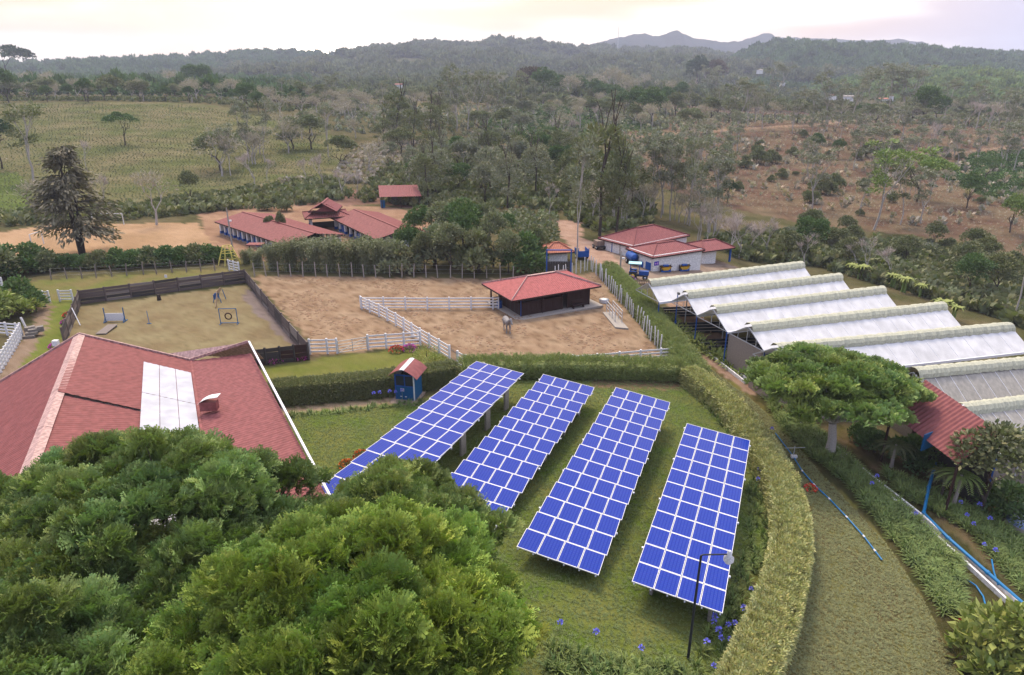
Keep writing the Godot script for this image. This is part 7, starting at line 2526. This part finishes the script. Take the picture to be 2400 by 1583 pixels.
func foreground_trees() -> void:
	var fr := frond(7, 0.38, 0.165, 0.055, 3)
	leafy_tree("feathery_tree", "big bright green feathery tree in front of the solar tables", Vector2(-5.2, 14.5), Vector3(-5.37, 6.28, -15.5), Vector3(4.7, 2.9, 4.6), 34, 1.3, 0.7, 24000, M.leaf_bright, fr, 11)
	leafy_tree("feathery_tree", "deep green feathery tree overhanging the farmhouse roof", Vector2(-13.0, 20.0), Vector3(-13.98, 6.42, -20.5), Vector3(5.6, 2.5, 4.4), 34, 1.35, 0.62, 22000, M.leaf_feather, fr, 12)
	leafy_tree("feathery_tree", "deep green feathery tree covering the near ends of two solar tables", Vector2(-4.6, 22.0), Vector3(-4.81, 4.92, -21.5), Vector3(3.3, 2.3, 3.0), 20, 1.25, 0.62, 13000, M.leaf_feather, fr, 13)
	leafy_tree("feathery_tree", "deep green feathery tree low against the farmhouse, beside the bright one", Vector2(-13.5, 13.5), Vector3(-14.15, 6.23, -15), Vector3(4.4, 2.2, 3.6), 24, 1.25, 0.62, 14000, M.leaf_feather, fr, 14)
	# spreading tree by the greenhouses
	var fl := frond(6, 0.36, 0.15, 0.075, 6)
	leafy_tree("spreading_tree", "spreading flat-topped tree with a forked trunk by the greenhouses", Vector2(22.3, 41.72), Vector3(22.2, 2.3, -42.5), Vector3(5.1, 1.7, 4.4), 27, 1.4, 0.3, 12500, M.leaf_umbrella, fl, 21, 0.3, "bark_pale")
	# small trees and palms below it
	plant_tree("round", [30.01, 36.69, 6.26], "leaf_olive", "bark", "airy olive tree in front of the beige greenhouse", "", 1.2)
	plant_tree("palm", [28.54, 37.22, 3.75], "leaf_umbrella", "post_wood", "short palm with a whitewashed trunk at the lily bed", "", 0.9)
	plant_tree("palm", [28.28, 38.07, 3.05], "leaf_olive", "bark", "smaller leaning palm behind the whitewashed one", "", 0.9)
	plant_tree("palm", [26.55, 41.21, 2.8], "leaf_olive", "post_wood", "stubby palm in the shade of the spreading tree", "", 1.2)
	for e in [[[28.3, 42.13, 2.85], "dark leafy shrub below the red lean-to roof"], [[29.06, 41.24, 2.96], "shrub between the palms and the red lean-to"], [[26.26, 43.09, 2.16], "dark shrub under the spreading tree's crown"], [[31.61, 36.73, 3.03], "shrub at the foot of the beige greenhouse net"], [[26.11, 44.75, 1.69], "low shrub beside the spreading tree's trunk"]]:
		plant_tree("bush", e[0], "leaf_deep", "bark", e[1], "", 1.0, "garden_shrub")
	plant_tree("bush", [23.23, 24.34, 4.36], "leaf_yellow", "bark", "large-leaved bright shrub at the low end of the channel", "", 1.15, "garden_shrub")
	plant_tree("bush", [23.77, 23.57, 3.23], "leaf_olive", "bark", "grey-green shrub beside the large-leaved one", "", 1.1, "garden_shrub")

func ground_cover() -> void:
	# crop rows on the left field and dry stubble on the ploughed one
	var bush := sprig(9, 0.5, 0.55, 0.3, 0.9, 81)
	var r := RandomNumberGenerator.new()
	r.seed = 321
	var field := poly(PackedFloat32Array([-120.51, 119.86, -261.5, 275.47, -176.8, 284.77, -132.1, 287.38, -94.16, 275.6, -67.67, 249.03, -50.42, 206.31, -46.42, 166.69, -57.77, 157.5, -68.62, 142.31, -79.59, 127.44, -88.74, 124.3]))
	rows_of("crop_rows", field, 1.9, 0.75, 0.10, bush, M.leaf_olive, "low green crop in rows across the wide field", 0.5)
	var plough := poly(PackedFloat32Array([44.49, 280.82, 57.96, 267.74, 153.99, 678.36, 266.24, 876.09, 187.51, 528.87, 198.71, 406.56, 196.22, 321.52, 225.1, 313.22, 258.49, 302.2, 102.84, 111.42, 93.64, 131.27, 80.11, 137.75, 64.52, 142.77, 49.46, 153.64, 39.14, 168.91, 34.27, 193.49]))
	rows_of("stubble", plough, 2.4, 1.1, -0.15, sprig(7, 0.4, 0.5, 0.12, 0.8, 82), M.leaf_dry, "dry brown stubble in rows on the ploughed hillside", 0.9)
	rows_of("crop_rows", poly(PackedFloat32Array([45.77, 351.63, 54.28, 331.92, 58.75, 284.12, 40.4, 282.02])), 2.0, 1.0, 0.3, bush, M.leaf_deep, "small green crop plot below the middle ridge", 1.3)
	rows_of("crop_rows", poly(PackedFloat32Array([121.55, 196.61, 155.18, 235.82, 219.3, 254.47, 136.46, 153.09, 116.35, 155.24, 117.37, 176.18])), 1.8, 0.9, 0.3, bush, M.leaf_deep, "dark green crop plot at the edge of the ploughed hillside", 1.6)
	rows_of("crop_rows", poly(PackedFloat32Array([-1.93, 129.89, 8.12, 126.38, 7.23, 100.76, 2.76, 103.63, -1.38, 117.61])), 1.3, 0.9, 1.2, bush, M.leaf_bamboo, "rows of pale green plants behind the bamboo thicket", 1.6)
	rows_of("crop_rows", poly(PackedFloat32Array([-15.97, 338.43, 42.41, 502.33, 47.78, 376.38, 29.21, 250.37, 8.76, 233.04, -10.21, 244.73])), 2.4, 1.4, 0.5, bush, M.leaf_deep, "dark green plantation floor under the white trunks", 1.8)
	# rough grass over the dry slope and the lawn
	var blade := tuft(9, 0.16, 0.022, 0.3, 91)
	filled_bed("rough_grass", poly(PackedFloat32Array([17.49, 56.3, 19.44, 50.26, 20.11, 46.24, 20.49, 39.3, 21.62, 32.3, 21.47, 27.96, 20.65, 23.77, 19.02, 20.59, 10.15, 18.9, 12.79, 23.73, 16.18, 29.98, 18.22, 34.88, 18.32, 40.56, 18.15, 50.72])), 22000, blade, M.grass_dry, "short dry grass on the slope beyond the hedge", "grass", 0.4, 0.9)
	filled_bed("lawn_grass", poly(PackedFloat32Array([-16.07, 42.46, -6.67, 45.49, -3.73, 49.45, 1.81, 50.77, 14.45, 51.78, 15.35, 50.35, 16.49, 46.41, 16.2, 40.07, 14.91, 34.99, 12.83, 29.21, 10.92, 25.77, 8.45, 21.43, 7.58, 18.29, -4.16, 16.4, -5.85, 26.14, -11.89, 32.91])), 45000, blade, M.grass_green, "short mown grass of the solar lawn", "grass", 0.45, 0.85)
	# clods and droppings trodden into the paddock
	var lump := MB.new()
	lump.ball(Vector3.ZERO, Vector3(0.2, 0.06, 0.17), 4, 7)
	var soil := mat("trodden_soil", base(146, 116, 90), 1.0)
	soil.vertex_color_use_as_albedo = true
	var pf := FastNoiseLite.new()
	pf.seed = 12
	pf.frequency = 0.14
	var xf := []
	var tn := PackedColorArray()
	for p in scatter(poly(PackedFloat32Array([-32.1, 82.21, -26.37, 82.48, 1.14, 81.21, 7.62, 82.2, 10.77, 83.78, 13.52, 56.94, 7.94, 54.66, -1.03, 52.69, -3.42, 53.22, -8.28, 58.4, -13.16, 57.06, -17.65, 55.61, -18.72, 59.15])), 5200, r):
		if pf.get_noise_2d(p.x, p.y) < 0.02:
			continue
		var s := r.randf_range(0.3, 0.9)
		xf.append(Transform3D(Basis(Vector3.UP, r.randf() * TAU).scaled(Vector3(s, s * 0.8, s)), at(p, 0.01)))
		tn.append(tint(r, 0.7, 1.2))
	var cl := copies(self, "trodden_clods", lump.done(), soil, xf, tn)
	cl.set_meta("label", "dark clods and droppings trodden into the corral soil")
	cl.set_meta("category", "soil")
	var clump := sprig(12, 0.8, 0.8, 0.45, 1.0, 83)
	for z in [
		[poly(PackedFloat32Array([-31.91, 137.77, -33.75, 189.71, -17.41, 204.46, 1.59, 225.6, 20.28, 234.48, 32.81, 212.19, 31.86, 163.8, 26.16, 124.1, 14.93, 110.35, 9.58, 124.45, 0.98, 134.71, -8.61, 125.45, -15.6, 131.14])), 2600, "leaf_olive", "undergrowth of the wooded gully"],
		[poly(PackedFloat32Array([33.25, 114.76, 50.2, 128.37, 66.94, 128.53, 81.44, 124.88, 93.29, 110.46, 62.84, 71.58, 61.85, 77.23, 61.68, 82.95, 57.77, 87.73, 53.14, 97.39, 48.52, 104.73, 35.45, 102.84])), 2600, "leaf_olive", "undergrowth behind the greenhouses"],
		[poly(PackedFloat32Array([-92.59, 123.09, -78.81, 126.11, -67.25, 139.27, -56.37, 153.43, -42.62, 163.83, -32.05, 142.53, -41.29, 134.21, -51.8, 130.63, -59.63, 124.21, -67.31, 119.36, -80.84, 116.85, -85.03, 112.26])), 900, "leaf_olive", "rough scrub above the ball ground"],
		[poly(PackedFloat32Array([-62, 250, 70, 250, 125, 415, -110, 415])), 2600, "leaf_grey", "undergrowth of the middle ridge"],
		[poly(PackedFloat32Array([85, 296, 265, 296, 350, 420, 120, 420])), 1500, "leaf_grey", "undergrowth along the hillside crest"],
		[poly(PackedFloat32Array([-235, 302, -60, 302, -66, 345, -270, 345])), 1100, "leaf_olive", "undergrowth of the belt above the crop field"],
		[poly(PackedFloat32Array([34.23, 176.8, 57.15, 252.54, 81.1, 260.84, 127.89, 277.51, 169.73, 276.66, 189.92, 262.31, 108.13, 143.08, 85.53, 139.58, 66.17, 146.76, 50.21, 156.15])), 500, "leaf_dry", "scattered dry scrub on the ploughed hillside"],
		[poly(PackedFloat32Array([-56.02, 152.4, -42.62, 163.83, -48.71, 216.04, -41.67, 237.07, -11.26, 235.01, 0.21, 225.44, -17.41, 204.46, -31.49, 190.21, -33.37, 158.25, -49.72, 163.75])), 1300, "leaf_dry", "dry scrub between the crop field and the gully"],
	]:
		filled_bed("undergrowth", z[0], z[1], clump, M[z[2]], z[3], "scrub", 0.6, 1.7)

func rows_of(called: String, q: PackedVector2Array, gap: float, step: float, turn: float, mesh: Mesh, m: Material, label: String, size: float) -> void:
	var r := RandomNumberGenerator.new()
	r.seed = hash(label)
	var lo := q[0]
	var hi := q[0]
	var ca := cos(turn)
	var sa := sin(turn)
	for p in q:
		var w := Vector2(p.x * ca + p.y * sa, -p.x * sa + p.y * ca)
		if p == q[0]:
			lo = w
			hi = w
		lo = lo.min(w)
		hi = hi.max(w)
	var f := FastNoiseLite.new()
	f.seed = 5
	f.frequency = 0.03
	var xf := []
	var tn := PackedColorArray()
	var y := lo.y
	while y < hi.y:
		var x := lo.x
		var far := 1.0 + maxf(0.0, (y - 150.0) / 300.0)
		while x < hi.x:
			x += step * far * r.randf_range(0.8, 1.3)
			var yy := y + r.randf_range(-0.25, 0.25) + 2.0 * f.get_noise_2d(x, y)
			var p := Vector2(x * ca - yy * sa, x * sa + yy * ca)
			if absf(p.x) > 0.95 * p.y or not inside(p, q) or r.randf() < 0.12:
				continue
			var s := size * far * r.randf_range(0.6, 1.2)
			xf.append(Transform3D(Basis(Vector3.UP, r.randf() * TAU).scaled(Vector3(s, s * 0.8, s)), at(p, -0.05)))
			var g := 1.0 + 0.5 * f.get_noise_2d(p.x * 0.6, p.y * 0.6)
			tn.append(tint(r, 0.7, 1.2) * Color(g, g, g))
		y += gap * far
	var o := copies(self, called, mesh, m, xf, tn)
	o.set_meta("label", label)
	o.set_meta("category", "crops")
